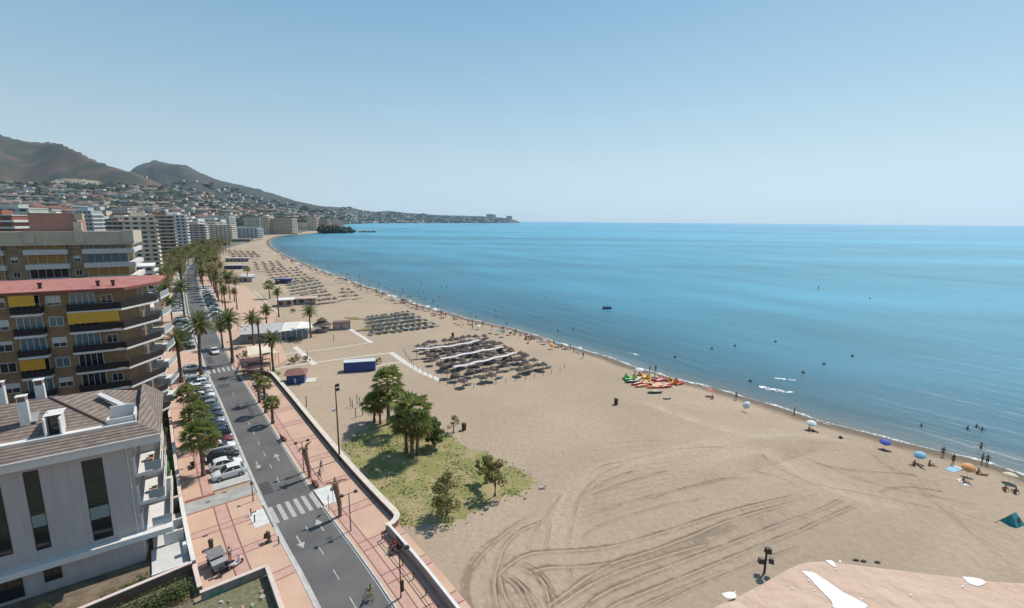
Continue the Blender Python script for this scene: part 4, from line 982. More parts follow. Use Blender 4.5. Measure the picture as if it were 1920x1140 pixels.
def palm(base, h, kind, scale, label, group=None, seed=0, r=0.2, lean=0.0):
    e = thing('palm_tree', label, 'palm tree', base, seed*1.7, group)
    t_ = bpy.data.objects.new('trunk', trunk_mesh(h, r, lean)); COL.objects.link(t_); t_.parent = e
    c_ = bpy.data.objects.new('crown', crown_mesh((kind, seed % 3))); COL.objects.link(c_); c_.parent = e; c_.location = (lean, 0, h); c_.scale = (scale*(1.3 if kind == 'feather' else 1.1),)*3; c_.rotation_euler = (0.06*math.sin(seed), 0.06*math.cos(seed*2), seed*2.1)
    return e
def hgt(bpx, cpy):
    """height of something whose base shows at bpx and whose crown centre shows at image row cpy"""
    b = G(*bpx); d = ray(bpx[0], cpy); return max(1.5, CAMH+d[2]*b[1]/d[1])
# surveyed palms: base pixel, crown row, kind, crown scale, label
PL = [
 ((512,795),757,'fan',0.85,'small fan palm nearest the bollard lamp on the sea side pavement, third of a trio'),
 ((499,775),722,'fan',0.85,'middle fan palm of the trio in front of the parked scooters'),
 ((487,756),708,'thin',0.75,'fan shaped palm of the trio standing closest to the small blue kiosk'),
 ((436,681),600,'feather',1.25,'tall leaning date palm at the seaward end of the far zebra crossing'),
 ((418,653),612,'feather',1.0,'bushy palm between the moving white car and the grey gabled hall'),
 ((491,695),603,'thin',0.7,'thin tall palm rising through the dark shade sails beside the crossing'),
 ((513,697),637,'feather',0.95,'dense palm with a dark crown standing at the lawn circle by the beach wall'),
 ((476,648),597,'feather',0.95,'palm in front of the grey gabled hall, left of the pair'),
 ((501,620),583,'feather',0.95,'palm behind the grey gabled hall with a wide crown'),
 ((583,633),585,'feather',0.95,'single palm on the sand in front of the white roofed beach restaurant'),
 ((523,594),548,'feather',0.85,'tall thin palm beyond the beach restaurant near the small white hut'),
 ((506,560),536,'fan',1.5,'bushy green palm on the beach next to the pink plaza'),
 ((465,528),505,'fan',1.2,'palm beside the low white roofed beach bar'),
 ((423,583),545,'feather',1.0,'palm at the town end of the pink plaza beside the parked cars'),
 ((440,566),547,'feather',0.8,'smaller palm on the edge of the pink plaza'),
 ((382,893),820,'fan',1.55,'large bushy fan palm overhanging the parked dark cars nearest the driveway'),
 ((373,838),780,'fan',1.4,'bushy fan palm in the middle of the near parking row'),
 ((357,790),740,'fan',1.25,'fan palm at the far end of the near parking row'),
 ((341,718),640,'feather',1.3,'tall date palm on the town side pavement before the far crossing'),
 ((378,703),610,'feather',1.45,'tallest date palm rising from the end of the far zebra crossing'),
 ((347,601),538,'feather',1.35,'date palm rising in front of the row of parked cars beyond the side street'),
 ((324,610),566,'feather',1.1,'palm on the pavement beside the garden wall of the brown block'),
 ((316,560),512,'feather',1.15,'palm in front of the cream tower on the town side'),
]
for k, (b_, cy, kd, sc, lb) in enumerate(PL):
    palm(G(*b_), hgt(b_, cy), kd, sc, lb, 'palms along the seafront avenue', seed=k, r=(0.34 if k in (18, 19, 3, 20) else 0.24) if kd != 'fan' else 0.24, lean=0.7 if k in (3, 19) else 0.1*math.sin(k))
# the avenue further on: palms on both sides at regular steps
for k in range(44):
    s_ = 212+k*9.5
    for side, off in ((0, -9.4), (1, 9.2), (2, 13.5)) if s_ < 285 else ((0, -9.4), (1, 9.2), (2, 13.5), (0, -4.6), (1, 4.6)):
        if side == 0 and s_ < 215: continue
        if side == 2 and k % 3: continue
        if side == 1 and s_ < 222: continue
        rr_ = rng.uniform(-1.5, 1.5)
        palm(ST(s_+rr_, off+rng.uniform(-0.5, 0.5), 0.1), rng.uniform(8.5, 13), ['thin', 'feather', 'thin', 'thin'][(k+side) % 4], rng.uniform(1.2, 1.7),
             '%s palm, %s part of the %s' % (['thin', 'broad crowned', 'slim', 'sparse'][(k+side) % 4], ['nearer', 'middle', 'farther', 'farthest'][min(3, k//11)], ['row on the town side of the avenue', 'row on the sea side of the avenue', 'loose line beyond the plaza'][side]),
             '%s %s palms, %s part' % (['thin', 'broad crowned', 'slim', 'sparse'][(k+side) % 4], ['far town side', 'far sea side', 'far beach edge'][side], ['nearer', 'middle', 'farther', 'farthest'][min(3, k//11)]), seed=k*3+side)
# cropped palms near the crossing: thick shaggy trunk with a few dry stubs
def cropped(base, h, label, stubs, seed, r=0.26):
    e = thing('palm_tree', label, 'palm tree', base, 0, 'cropped palms on the sea side pavement'); rg = random.Random(seed); mb = MB(); P = []; RR = []
    for k in range(22):
        u = k/21; P.append((0.18*math.sin(u*3+seed), 0.1*math.sin(u*5), u*h)); RR.append(r*(1.5 if k == 0 else (0.82+0.55*u))*(1.12 if k % 2 else 0.88))
    mb.tube(P, RR, 9); mk('trunk', mb, M('cropped_trunk', (0.20, 0.115, 0.075), 0.95, vs=4, col2=(0.30, 0.19, 0.13), bump=0.9, bs=7), e)
    for (az, el, L) in stubs:
        f = MB(); d = Vector((math.cos(az)*math.cos(el), math.sin(az)*math.cos(el), math.sin(el))); q = [Vector(P[-1])+Vector((0, 0, -0.2))]
        for _ in range(6): q.append(q[-1]+d*L/6); d = (d+Vector((0, 0, -0.2))).normalized()
        f.tube(q, [0.11, 0.10, 0.085, 0.075, 0.06, 0.05, 0.02], 5)
        for j in range(1, 6):
            sd_ = Vector((-math.sin(az), math.cos(az), 0))
            for sg in (-1, 1): f.tri(q[j], q[j]+sd_*sg*0.22+Vector((0, 0, -0.18)), q[j+1])
        mk('frond_stub', f, DRY, e)
    return e
cropped(G(635, 970), hgt((635, 970), 903), 'thick cropped palm trunk with bent dry stubs beside the near crossing slab', [(AN+0.2, 0.35, 1.7), (AN+2.8, 0.6, 1.2), (AN+4.2, 0.9, 0.8), (AN+1.3, 1.3, 0.8)], 1)
cropped(G(579, 897), hgt((579, 897), 838), 'cropped palm with upright dry stubs beside the twin lamp and the bins', [(AN+0.3, 1.0, 1.3), (AN+0.9, 0.8, 1.2), (AN+3.4, 0.5, 1.2), (AN+2.3, 0.4, 1.0), (AN+5, 0.7, 0.9)], 2)
# broad-leaved crowns made of many small leaves gathered in clumps
def leaf_clumps(mb, centres, n, leaf, rg, flat=0.75):
    for (c, r) in centres:
        for _ in range(n):
            while True:
                v = Vector((rg.uniform(-1, 1), rg.uniform(-1, 1), rg.uniform(-1, 1)))
                if 0.2 < v.length < 1: break
            v = v.normalized()*(v.length**0.4); p = Vector(c)+Vector((v.x*r, v.y*r, v.z*r*flat))
            nrm = (v+Vector((rg.uniform(-.6, .6), rg.uniform(-.6, .6), rg.uniform(-.2, .9)))).normalized()
            a = nrm.orthogonal().normalized(); b_ = nrm.cross(a); t_ = rg.uniform(0, 6.28); a, b_ = a*math.cos(t_)+b_*math.sin(t_), b_*math.cos(t_)-a*math.sin(t_); l_ = leaf*rg.uniform(0.6, 1.3)
            mb.quad(p-a*l_, p-b_*l_*0.55, p+a*l_, p+b_*l_*0.55)
    return mb
def tree(base, h, rad, label, m, seed, group=None, clumps=16, n=70, leaf=0.16, spread=1.0, low=0.4, cat='tree', name='tree', multi=1):
    rg = random.Random(seed); e = thing(name, label, cat, base, 0, group); tb = MB(); cs = []
    for t_ in range(multi):
        ox, oy = (rg.uniform(-0.5, 0.5), rg.uniform(-0.5, 0.5)) if multi > 1 else (0, 0)
        top = (ox*2.2+rg.uniform(-0.3, 0.3), oy*2.2, h*0.62)
        tb.tube([(ox, oy, 0), (ox*1.3+0.05, oy*1.3, h*0.3), top], [0.035*h, 0.026*h, 0.012*h], 7)
        for k in range(4):
            az = rg.uniform(0, 6.28); tb.tube([(ox*1.3, oy*1.3, h*(0.3+0.06*k)), (ox+math.cos(az)*rad*0.55, oy+math.sin(az)*rad*0.55, h*(0.55+0.1*rg.random()))], [0.015*h, 0.004*h], 5)
    for k in range(clumps):
        az = rg.uniform(0, 6.28); u = rg.random()**0.6; z = rg.uniform(low, 0.96); prof = math.sin(math.pi*min(1, max(0.12, (z-low)/(1.0-low)*0.75+0.22)))
        cs.append(((math.cos(az)*u*rad*prof*spread, math.sin(az)*u*rad*prof*spread, z*h), rad*rg.uniform(0.24, 0.42)))
    mk('trunk', tb, BARK, e); mk('crown', leaf_clumps(MB(), cs, n, leaf, rg), m, e); return e
# the clump of palms and trees on the grass patch
def gp(px, py): return G(px, py)
GP = 'palm clump on the grass patch'
palm(gp(729, 795), hgt((729, 795), 716), 'fan', 1.7, 'tallest fan palm of the clump on the grass patch, standing at its back', GP, 1, r=0.32)
palm(gp(702, 792), hgt((702, 792), 757), 'fan', 1.35, 'short palm at the left edge of the clump on the grass patch', GP, 2, r=0.2)
palm(gp(713, 795), hgt((713, 795), 752), 'fan', 1.25, 'slender palm between the shortest and the tallest one of the clump', GP, 3, r=0.18)
palm(gp(773, 857), hgt((773, 857), 775), 'fan', 1.85, 'broad crowned palm in the middle front of the clump on the grass', GP, 4, r=0.3)
palm(gp(783, 852), hgt((783, 852), 798), 'fan', 1.55, 'lower palm crowding the right of the broad one in the clump', GP, 5, r=0.25)
palm(gp(762, 848), hgt((762, 848), 795), 'fan', 1.5, 'lower palm crowding the left of the broad one in the clump', GP, 6, r=0.25)
tree(gp(815, 838), 4.9, 1.7, 'light green leafy tree at the right end of the clump on the grass', LEAFM, 33, GP, clumps=26, n=70, leaf=0.2, low=0.2)
palm(gp(748, 812), hgt((748, 812), 752), 'fan', 1.3, 'small palm peeping out behind the broad one in the clump', GP, 9, r=0.2)
tree(gp(850, 812), 3.0, 1.35, 'thin reddish leaved shrub by the dark bin at the edge of the grass patch', LEAFB, 5, clumps=9, n=45, leaf=0.13, low=0.45)
tree(gp(838, 965), 5.4, 2.1, 'leafy tree at the near end of the grass patch beside the sand', LEAFB, 8, clumps=30, n=60, leaf=0.17, low=0.25, spread=1.15)
tree(gp(928, 930), 5.0, 1.7, 'two lobed brownish tree at the right end of the grass patch', LEAFB, 12, clumps=20, n=58, leaf=0.17, low=0.42, spread=1.35)
tree(gp(912, 905), 3.9, 1.4, 'bushier brown green tree behind the two lobed one on the grass patch', LEAFB, 13, clumps=18, n=58, leaf=0.17, low=0.35, spread=1.2)
# hedges and garden shrubs by the white block
def hedge(name, label, a, b_, w_, h, m, seed, z=0.0, step=0.45, leaf=0.12):
    rg = random.Random(seed); a = np.array(a[:2]); b_ = np.array(b_[:2]); L_ = np.linalg.norm(b_-a); ang = math.atan2(*(b_-a)[::-1]); e = thing(name, label, 'hedge', (a[0], a[1], z), ang)
    cs = []
    x = 0
    while x < L_:
        for y in np.arange(-w_/2+0.2, w_/2, 0.5): 
            cs.append(((x+rg.uniform(-.1, .1), float(y), h*0.55+rg.uniform(-0.12, 0.12)), h*0.5*rg.uniform(0.8, 1.15)))
        x += step
    mk('foliage', leaf_clumps(MB(), cs, 34, leaf, rg, 0.95), m, e)
    mk('stem', MB().box(0, L_, -0.15, 0.15, 0, h*0.7), BARK, e); return e
hedge('hedge', 'clipped dark hedge along the foot of the white apartment block', ST(53.2, -15.0), ST(51.5, -19.5), 1.0, 1.1, LEAFD, 1)
hedge('hedge', 'long overgrown hedge in the shade below the brown retaining wall', ST(49.2, -12.0), ST(47.6, -31), 2.4, 1.5, LEAFD, 2)
hedge('hedge', 'small shrub border at the near corner of the terrace wall', ST(52.5, -12.6), ST(52.3, -14.2), 0.7, 0.9, LEAFD, 3)
tree((-32.5, 34.5, 0), 2.6, 1.7, 'bright yellow green shrub in the hedge garden at the bottom left', LEAFM, 21, clumps=12, n=80, leaf=0.13, low=0.25, cat='shrub', name='shrub')
tree((-36.5, 33.0, 0), 2.4, 1.6, 'dark shrub left of the bright shrub in the hedge garden', LEAFD, 22, clumps=12, n=80, leaf=0.13, low=0.25, cat='shrub', name='shrub')
tree((-40.5, 35.0, 0), 2.6, 1.9, 'dark shrub at the left edge of the hedge garden below the white block', LEAFD, 24, clumps=12, n=80, leaf=0.13, low=0.25, cat='shrub', name='shrub')
for k, (s_, o_, h, lb) in enumerate([(76, -12.4, 1.4, 'round shrub inside the garden wall nearest the terrace'), (81, -12.3, 1.6, 'shrub beside the tan stair ramp'), (90, -12.4, 2.4, 'garden bush under the lowest balconies of the brown block'), (96, -12.6, 2.8, 'bushy tree in front of the brown block garden'), (103, -12.4, 2.6, 'bushy garden tree behind the garden wall half way along'), (109, -12.8, 3.4, 'tall garden tree between the brown block and the pavement'), (121, -13, 4.2, 'dense garden tree beyond the brown block'), (129, -13, 3.8, 'dense garden tree before the side street'), (100, -13.4, 3.6, 'narrow garden tree rising beside the stacked balconies'), (160, -13.5, 4.2, 'garden tree beside the low cream building'), (172, -13.0, 4.4, 'garden tree at the corner of the side street'), (184, -13.5, 5.0, 'garden tree before the cream tower')]):
    tree(ST(s_, o_), h, h*0.42, lb, LEAFD if k % 3 else LEAFM, 40+k, clumps=13, n=60, leaf=0.15, low=0.25)
# grass patch on the sand
pts = [(640,838),(660,818),(690,800),(725,790),(770,792),(815,805),(850,816),(862,836),(905,846),(955,872),(998,895),(1003,912),(975,925),(930,932),(905,955),(862,972),(838,985),(800,978),(765,990),(745,975),(712,925),(680,885)]
GL = [G(*p)[:2] for p in pts]
cx_, cy_ = sum(p[0] for p in GL)/len(GL), sum(p[1] for p in GL)/len(GL)
q = smooth_line(GL+[GL[0]], 2)[:-1]
q = [p+np.array([math.sin(k*2.3)*0.35, math.cos(k*1.7)*0.35]) for k, p in enumerate(q)]
gm = M('dry_grass', (0.36, 0.28, 0.15), 0.95, vs=0.3, col2=(0.215, 0.215, 0.068), lo=0.36, hi=0.58, detail=9, bump=0.6, bs=7)
def soft_edge():
    pass
q_grass = q
fill('grass_patch', q, 0.008, gm)
rgg = random.Random(5); mb = MB(); mb2 = 0
def inside(p, poly):
    c = False; n_ = len(poly)
    for i in range(n_):
        a, b_ = poly[i], poly[(i+1) % n_]
        if (a[1] > p[1]) != (b_[1] > p[1]) and p[0] < (b_[0]-a[0])*(p[1]-a[1])/(b_[1]-a[1])+a[0]: c = not c
    return c
xs = [p[0] for p in q]; ys = [p[1] for p in q]
for _ in range(15000):
    p = (rgg.uniform(min(xs)-1, max(xs)+1), rgg.uniform(min(ys)-1, max(ys)+1)); f_ = fbm(p[0]*0.35, p[1]*0.35, 4, 2)
    ins = inside(p, q)
    if not ins:
        if not inside((cx_+(p[0]-cx_)*0.93, cy_+(p[1]-cy_)*0.93), q) or rgg.random() < 0.5: continue
    if rgg.random() > f_*2.2-0.75: continue
    h = rgg.uniform(0.04, 0.13)*(0.5+f_); w_ = rgg.uniform(0.08, 0.2)
    mb.cur = 0 if f_+rgg.uniform(-.12, .12) > 0.52 else 1
    for _k in range(2):
        a = rgg.uniform(0, 6.28); dx, dy = math.cos(a)*w_, math.sin(a)*w_; l_ = rgg.uniform(-0.1, 0.1)
        mb.tri((p[0]-dx, p[1]-dy, 0.0), (p[0]+dx, p[1]+dy, 0.0), (p[0]+l_, p[1]+l_, h))
struct('grass', mb, [M('grass_blade', (0.26, 0.27, 0.07), 0.8, vs=1, var=0.2), M('grass_blade_dry', (0.50, 0.40, 0.18), 0.9, vs=1, var=0.15)], kind='stuff')
# ================================================================ vehicles
CARP = M('car_paint_white', (0.68, 0.68, 0.68), 0.25, spec=0.6)
PAINTS = {'white': CARP, 'silver': M('car_paint_silver', (0.42, 0.44, 0.46), 0.3, metal=0.5), 'black': M('car_paint_black', (0.02, 0.02, 0.023), 0.2),
 'navy': M('car_paint_navy', (0.02, 0.035, 0.075), 0.22), 'blue grey': M('car_paint_bluegrey', (0.11, 0.15, 0.19), 0.3, metal=0.3), 'maroon': M('car_paint_maroon', (0.16, 0.025, 0.03), 0.25),
 'dark grey': M('car_paint_grey', (0.07, 0.075, 0.08), 0.25), 'teal': M('car_paint_teal', (0.06, 0.15, 0.15), 0.25), 'red': M('car_paint_red', (0.35, 0.03, 0.03), 0.25)}
TYRE = M('tyre', (0.015, 0.015, 0.016), 0.9); RIM = M('rim', (0.35, 0.35, 0.37), 0.35, metal=0.7)
HEADL = M('headlight_glass', (0.6, 0.62, 0.64), 0.1); TAILL = M('taillight_red', (0.35, 0.01, 0.01), 0.2)
def make_car(label, suv=False):
    """nose towards +x, wheels on z = 0"""
    e = thing('parked_car', label, 'car', (0, 0, 0)); hh = 0.14 if suv else 0.0
    def loft(secs, m, name, parent, smooth=True):
        mb = MB(); n_ = len(secs[0])
        for s_ in secs: mb.v += s_
        for i in range(len(secs)-1):
            for j in range(n_):
                k = (j+1) % n_; mb.f.append((i*n_+j, i*n_+k, (i+1)*n_+k, (i+1)*n_+j)); mb.mi.append(0)
        mb.f.append(tuple(range(n_-1, -1, -1))); mb.mi.append(0); mb.f.append(tuple((len(secs)-1)*n_+j for j in range(n_))); mb.mi.append(0)
        return mk(name, mb, m, parent, smooth=smooth)
    def sec(x, w, z0, zb, wt=None):
        wt = wt or w*0.93
        return [(x, -w*0.9, z0), (x, -w, z0+0.14), (x, -w*1.0, zb-0.22), (x, -wt, zb-0.05), (x, -wt*0.88, zb), (x, wt*0.88, zb), (x, wt, zb-0.05), (x, w*1.0, zb-0.22), (x, w, z0+0.14), (x, w*0.9, z0)]
    body = loft([sec(-2.12, 0.74, 0.42, 0.78+hh), sec(-2.05, 0.82, 0.28, 0.93+hh), sec(-1.5, 0.88, 0.24, 1.0+hh), sec(-0.6, 0.9, 0.24, 0.99+hh), sec(0.4, 0.9, 0.24, 0.97+hh), sec(1.0, 0.89, 0.24, 0.93+hh), sec(1.6, 0.86, 0.24, 0.84+hh), sec(1.98, 0.78, 0.28, 0.72+hh), sec(2.12, 0.62, 0.36, 0.6+hh)], CARP, 'body', e)
    def cab(x, w, z): return [(x, -w, 0.90+hh), (x, -w*0.84, z), (x, w*0.84, z), (x, w, 0.90+hh)]
    loft([cab(-1.95 if suv else -1.85, 0.78, 0.95+hh), cab(-1.35, 0.8, 1.42+hh), cab(-0.6, 0.82, 1.5+hh), cab(0.15, 0.82, 1.46+hh), cab(1.02, 0.78, 0.94+hh)], GLASS, 'window', e)
    mb = MB(); z_ = hh
    top = [(-1.5, 0.655, 1.385), (-1.2, 0.675, 1.46), (-0.6, 0.70, 1.515), (-0.1, 0.70, 1.50), (0.2, 0.69, 1.46)]
    for a_, b_ in zip(top[:-1], top[1:]): mb.quad((a_[0], -a_[1], a_[2]+z_), (b_[0], -b_[1], b_[2]+z_), (b_[0], b_[1], b_[2]+z_), (a_[0], a_[1], a_[2]+z_))
    for sg in (-1, 1):   # pillars
        for (x0, x1, xa, xb) in ((-1.9, -1.45, -1.4, -1.15), (-0.55, -0.42, -0.5, -0.4), (0.2, 0.3, 1.0, 1.12)):
            mb.quad((xa, sg*0.695, 1.44+z_), (xb, sg*0.695, 1.44+z_), (x1, sg*0.83, 0.93+z_), (x0, sg*0.83, 0.93+z_)) if x0 < 0.1 else mb.quad((0.12, sg*0.70, 1.46+z_), (0.24, sg*0.70, 1.44+z_), (1.1, sg*0.80, 0.93+z_), (0.98, sg*0.80, 0.93+z_))
    mk('roof', mb, CARP, e)
    for x in (-1.32, 1.28):
        for sg in (-1, 1):
            w_ = mk('wheel', MB().tube([(x, sg*0.70, 0.32), (x, sg*0.90, 0.32)], 0.335, 14), TYRE, e)
            mk('rim', MB().tube([(x, sg*0.885, 0.32), (x, sg*0.915, 0.32)], 0.21, 10), RIM, w_)
    for sg in (-1, 1):
        mk('headlight', MB().cbox(1.95, sg*0.58, 0.66+hh, 0.2, 0.28, 0.13, -sg*0.5), HEADL, e)
        mk('taillight', MB().cbox(-2.06, sg*0.66, 0.80+hh, 0.1, 0.2, 0.2), TAILL, e)
        mk('mirror', MB().cbox(0.72, sg*0.98, 1.0+hh, 0.12, 0.18, 0.12), CARP, e)
    return e
car0 = make_car('white hatchback'); suv0 = make_car('white suv', True)
def put_car(s_, off, col, label, group, suv=False, face='road', first={}):
    """face: which way the nose points"""
    a = SA(s_); rz = {'road': a-math.pi/2, 'wall': a+math.pi/2, 'up': a, 'down': a+math.pi}[face]
    src = suv0 if suv else car0; P = ST(s_, off, 0.035)
    if suv not in first:
        first[suv] = 1; KIDS[src.name] = [(c, [g for g in bpy.data.objects if g.parent == c]) for c in bpy.data.objects if c.parent == src]
        first[('o', suv)] = src
    return dup(src, P, rz+rng.uniform(-0.03, 0.03), label, group, mats={'car_paint_white': PAINTS[col]})
NEAR = [('white', 1, 'white suv parked first in the near row beside the driveway'), ('white', 0, 'white hatchback second in the near row, behind the white suv'), ('black', 0, 'black car third in the near row'), ('white', 1, 'white tall car fourth in the near row, beyond the black one'),
 ('maroon', 0, 'maroon car in the near row, the only red one'), ('navy', 0, 'navy car next beyond the maroon one in the near row'), ('navy', 1, 'dark blue suv, second beyond the maroon car'), ('silver', 0, 'silver car between two dark blue ones in the near row'), ('navy', 0, 'dark blue car just beyond the silver one in the near row'),
 ('blue grey', 1, 'blue grey van like car half way up the near row'), ('silver', 0, 'light silver car behind the blue grey one'), ('dark grey', 0, 'dark grey car hidden partly by the fan palm'), ('white', 0, 'white car just beyond the dark grey one in the near row'), ('silver', 0, 'silver car fourth from the far crossing end of the near row'), ('white', 0, 'white car third from the far crossing end of the near row'), ('white', 1, 'white suv second from the far crossing end of the near row'), ('blue grey', 0, 'pale blue grey car at the far crossing end of the near row')]
for k, (c, sv_, lb) in enumerate(NEAR):
    put_car(70.6+k*(3.05), -5.25, c, lb, 'cars parked in the near row', bool(sv_), 'road' if k % 5 else 'wall')
cols_ = ['black', 'silver', 'teal', 'dark grey', 'white', 'silver', 'navy', 'white', 'blue grey', 'white', 'silver', 'black']
def desc(c, k, place): return '%s car, %s in the row %s' % (c, ['first', 'second', 'third', 'fourth', 'fifth', 'sixth', 'seventh', 'eighth', 'ninth', 'tenth', 'eleventh', 'twelfth', 'thirteenth', 'fourteenth', 'fifteenth', 'sixteenth', 'seventeenth', 'eighteenth', 'nineteenth', 'twentieth', 'last but one', 'last'][k], place)
for k, s_ in enumerate([153, 160, 166, 172, 179, 186, 192]):
    c = cols_[k]; put_car(s_, -5.6, c, desc(c, k, 'past the far crossing on the town side'), 'cars parked past the far crossing', k % 3 == 0)
for k in range(16):
    s_ = 221+k*3.6+(6 if k > 5 else 0)+(10 if k > 10 else 0); c = cols_[(k*5+4) % 12]; put_car(s_, -5.9, c, desc(c, k, 'under the far palms on the town side'), 'cars parked under the far palms')
for k in range(22):
    s_ = 176+k*3.4 if k < 3 else 190+(k-3)*4.4; c = cols_[(k*7+1) % 12]; put_car(s_, 5.7, c, desc(c, k, 'parked along the sea side of the avenue'), 'cars parked on the sea side', k % 4 == 1)
put_car(144, 0.4, 'white', 'white car driving along the road past the far zebra crossing', None, False, 'down')
for src in (car0, suv0):     # the two patterns take places of their own in the rows
    pass
car0.location = ST(129.5, -5.4, 0.14); car0.rotation_euler = (0, 0, SA(129.5)-math.pi/2); car0['label'] = 'white hatchback parked alone beside the foot of the tallest palm'
suv0.location = ST(199, -5.6, 0.03); suv0.rotation_euler = (0, 0, SA(199)-math.pi/2); suv0['label'] = 'white suv parked at the end of the row before the town side palms'; suv0['group'] = 'cars parked past the far crossing'
# ---- scooters and bicycles
def make_scooter(label, col, group=None):
    e = thing('scooter', label, 'scooter', (0, 0, 0), 0, group)
    for x in (-0.62, 0.62):
        w_ = mk('wheel', MB().tube([(x, -0.06, 0.25), (x, 0.06, 0.25)], 0.25, 12), TYRE, e); mk('rim', MB().tube([(x, -0.07, 0.25), (x, 0.07, 0.25)], 0.13, 8), RIM, w_)
    b = MB(); b.tube([(-0.75, 0, 0.62), (-0.45, 0, 0.6), (-0.1, 0, 0.42)], [0.14, 0.2, 0.15], 8); b.box(-0.15, 0.4, -0.16, 0.16, 0.26, 0.34); b.tube([(0.35, 0, 0.3), (0.5, 0, 0.75), (0.42, 0, 0.98)], [0.17, 0.17, 0.09], 8); mk('body', b, col, e)
    mk('saddle', MB().cbox(-0.4, 0, 0.82, 0.66, 0.28, 0.1, 0, 0.03), TYRE, e)
    h = mk('handlebar', MB().tube([(0.36, -0.34, 1.04), (0.42, 0, 1.0), (0.36, 0.34, 1.04)], 0.025, 6), TYRE, e)
    mk('headlight', MB().ball((0.55, 0, 0.86), 0.08, 8, 5), HEADL, e)
    return e
sc_cols = [PAINTS['white'], PAINTS['black'], PAINTS['silver'], PAINTS['white'], PAINTS['navy'], PAINTS['silver'], PAINTS['black'], PAINTS['white']]
sc_names = ['white', 'black', 'silver', 'cream', 'dark blue', 'grey', 'black topped', 'pale']
for k in range(8):
    s_ = 95.5+k*1.9; e = make_scooter('%s scooter parked %s in the scooter row by the trio of fan palms' % (sc_names[k], ['nearest the camera', 'second', 'third', 'fourth', 'fifth', 'sixth', 'seventh', 'farthest'][k]), sc_cols[k], 'scooters in a row'); e.location = ST(s_, 4.6, 0.14); e.rotation_euler = (0, 0, SA(s_)-math.pi/2+0.2)
e = make_scooter('white and black scooter parked beside the grey cargo cart', PAINTS['white']); e.location = ST(50.2, -7.7, 0.14); e.rotation_euler = (0, 0, SA(50)-1.2)
mk('top_case', MB().cbox(-0.75, 0, 0.95, 0.35, 0.4, 0.3, 0, 0.04), PAINTS['black'], e)
# cargo cart with a flat cover
e = thing('cargo_cart', 'grey flat covered cargo cart standing on the pavement above the vacant lot', 'cart', ST(51.0, -9.1, 0.14), AU+0.12)
GC = M('grey_tarp', (0.20, 0.18, 0.18), 0.7, vs=3, var=0.15); GC2 = M('grey_tarp_light', (0.33, 0.32, 0.33), 0.7)
mk('cover', MB().box(-0.1, 1.75, -0.75, 0.75, 1.30, 1.36), GC, e); mk('seat_cover', MB().box(-1.0, -0.12, -0.68, 0.68, 1.05, 1.12), GC2, e)
mk('body', MB().box(-1.0, 1.7, -0.6, 0.6, 0.35, 1.04), GC2, e)
for x in (-0.75, 1.3):
    for sg in (-1, 1): mk('wheel', MB().tube([(x, sg*0.55, 0.3), (x, sg*0.68, 0.3)], 0.3, 12), TYRE, e)
for sg in (-1, 1): mk('post', MB().tube([(-0.05, sg*0.68, 1.0), (-0.05, sg*0.68, 1.32)], 0.03, 6), RIM, e)
mk('basket', MB().cbox(-1.45, 0, 0.6, 0.5, 0.5, 0.35, 0, 0.06), PAINTS['black'], e); mk('drawbar', MB().tube([(-1.0, 0, 0.5), (-1.9, 0, 0.35)], 0.04, 6), PAINTS['black'], e)
# ================================================================ town: towers, blocks, hillside houses, woods
def WM(n, c, v=0.08): return M(n, c, 0.85, vs=0.05, var=v)
TC_ = {'cream': WM('town_cream', (0.72, 0.61, 0.48)), 'white': WM('town_white', (0.70, 0.68, 0.65)), 'pink': WM('town_pink', (0.45, 0.33, 0.29)), 'brown': WM('town_brown', (0.25, 0.15, 0.11)),
       'grey': WM('town_grey', (0.34, 0.33, 0.33)), 'tan': WM('town_tan', (0.58, 0.44, 0.32)), 'greenish': WM('town_greenish', (0.40, 0.46, 0.38)), 'red': WM('town_red', (0.28, 0.10, 0.07)), 'bluish': WM('town_bluish', (0.38, 0.44, 0.48))}
RT = M('clay_roof', (0.28, 0.13, 0.08), 0.9, vs=0.3, var=0.15); RG = M('flat_roof', (0.28, 0.25, 0.23), 0.9, vs=0.2, var=0.15)
DW = M('dark_window', (0.045, 0.05, 0.06), 0.25)
def tower(label, base, rz, w_, d_, h, fl, col, bcol='white', bays=4, side=True, cat='apartment tower', roof=RG, inset=0.8, pent=True, group=None, frontal=True):
    """block whose local +x side looks to the street/sea and local -y side looks back to us"""
    e = thing('apartment_tower' if h > 22 else 'apartment_block', label, cat, base, rz, group)
    mk('wall', MB().box(-w_, 0, 0, d_, 0, h), TC_[col], e)
    mk('roof', MB().box(-w_-0.3, 0.3, -0.3, d_+0.3, h, h+0.6), TC_[bcol], e)
    if pent: mk('roof_house', MB().box(-w_*0.75, -w_*0.3, d_*0.2, d_*0.7, h+0.6, h+3.4), TC_[col], e)
    f = h/fl
    for i in range(fl):
        z = i*f+0.3*f
        # windows of the floor, each bay its own
        for k in range(bays):
            wq = 0.22 if base[1] < 700 else 0.34; x0 = -w_+(k+wq)*w_/bays; x1 = -w_+(k+1-wq)*w_/bays
            mk('window', MB().box(x0, x1, -0.05, 0.03, z+0.15*f, z+0.62*f), DW, e)
        if i > 0:
            b = MB(); zz = i*f
            if frontal: b.box(-w_+0.5, 0, -1.1, -0.01, zz-0.1, zz+0.25*f)
            b.box(0.01, 1.5, -1.1 if frontal else 0.5, d_-0.5, zz-0.12, zz+0.33*f)
            mk('balcony', b, TC_[bcol], e)
        if side:
            for k in range(3):
                y0 = d_*(k+0.15)/3; mk('window', MB().box(-0.03, 0.05, y0, y0+d_*0.2, z+0.1*f, z+0.65*f), DW, e)
    return e
def seen(pxr, Y, top):
    z, X = zfor(pxr, top, Y); return X, z
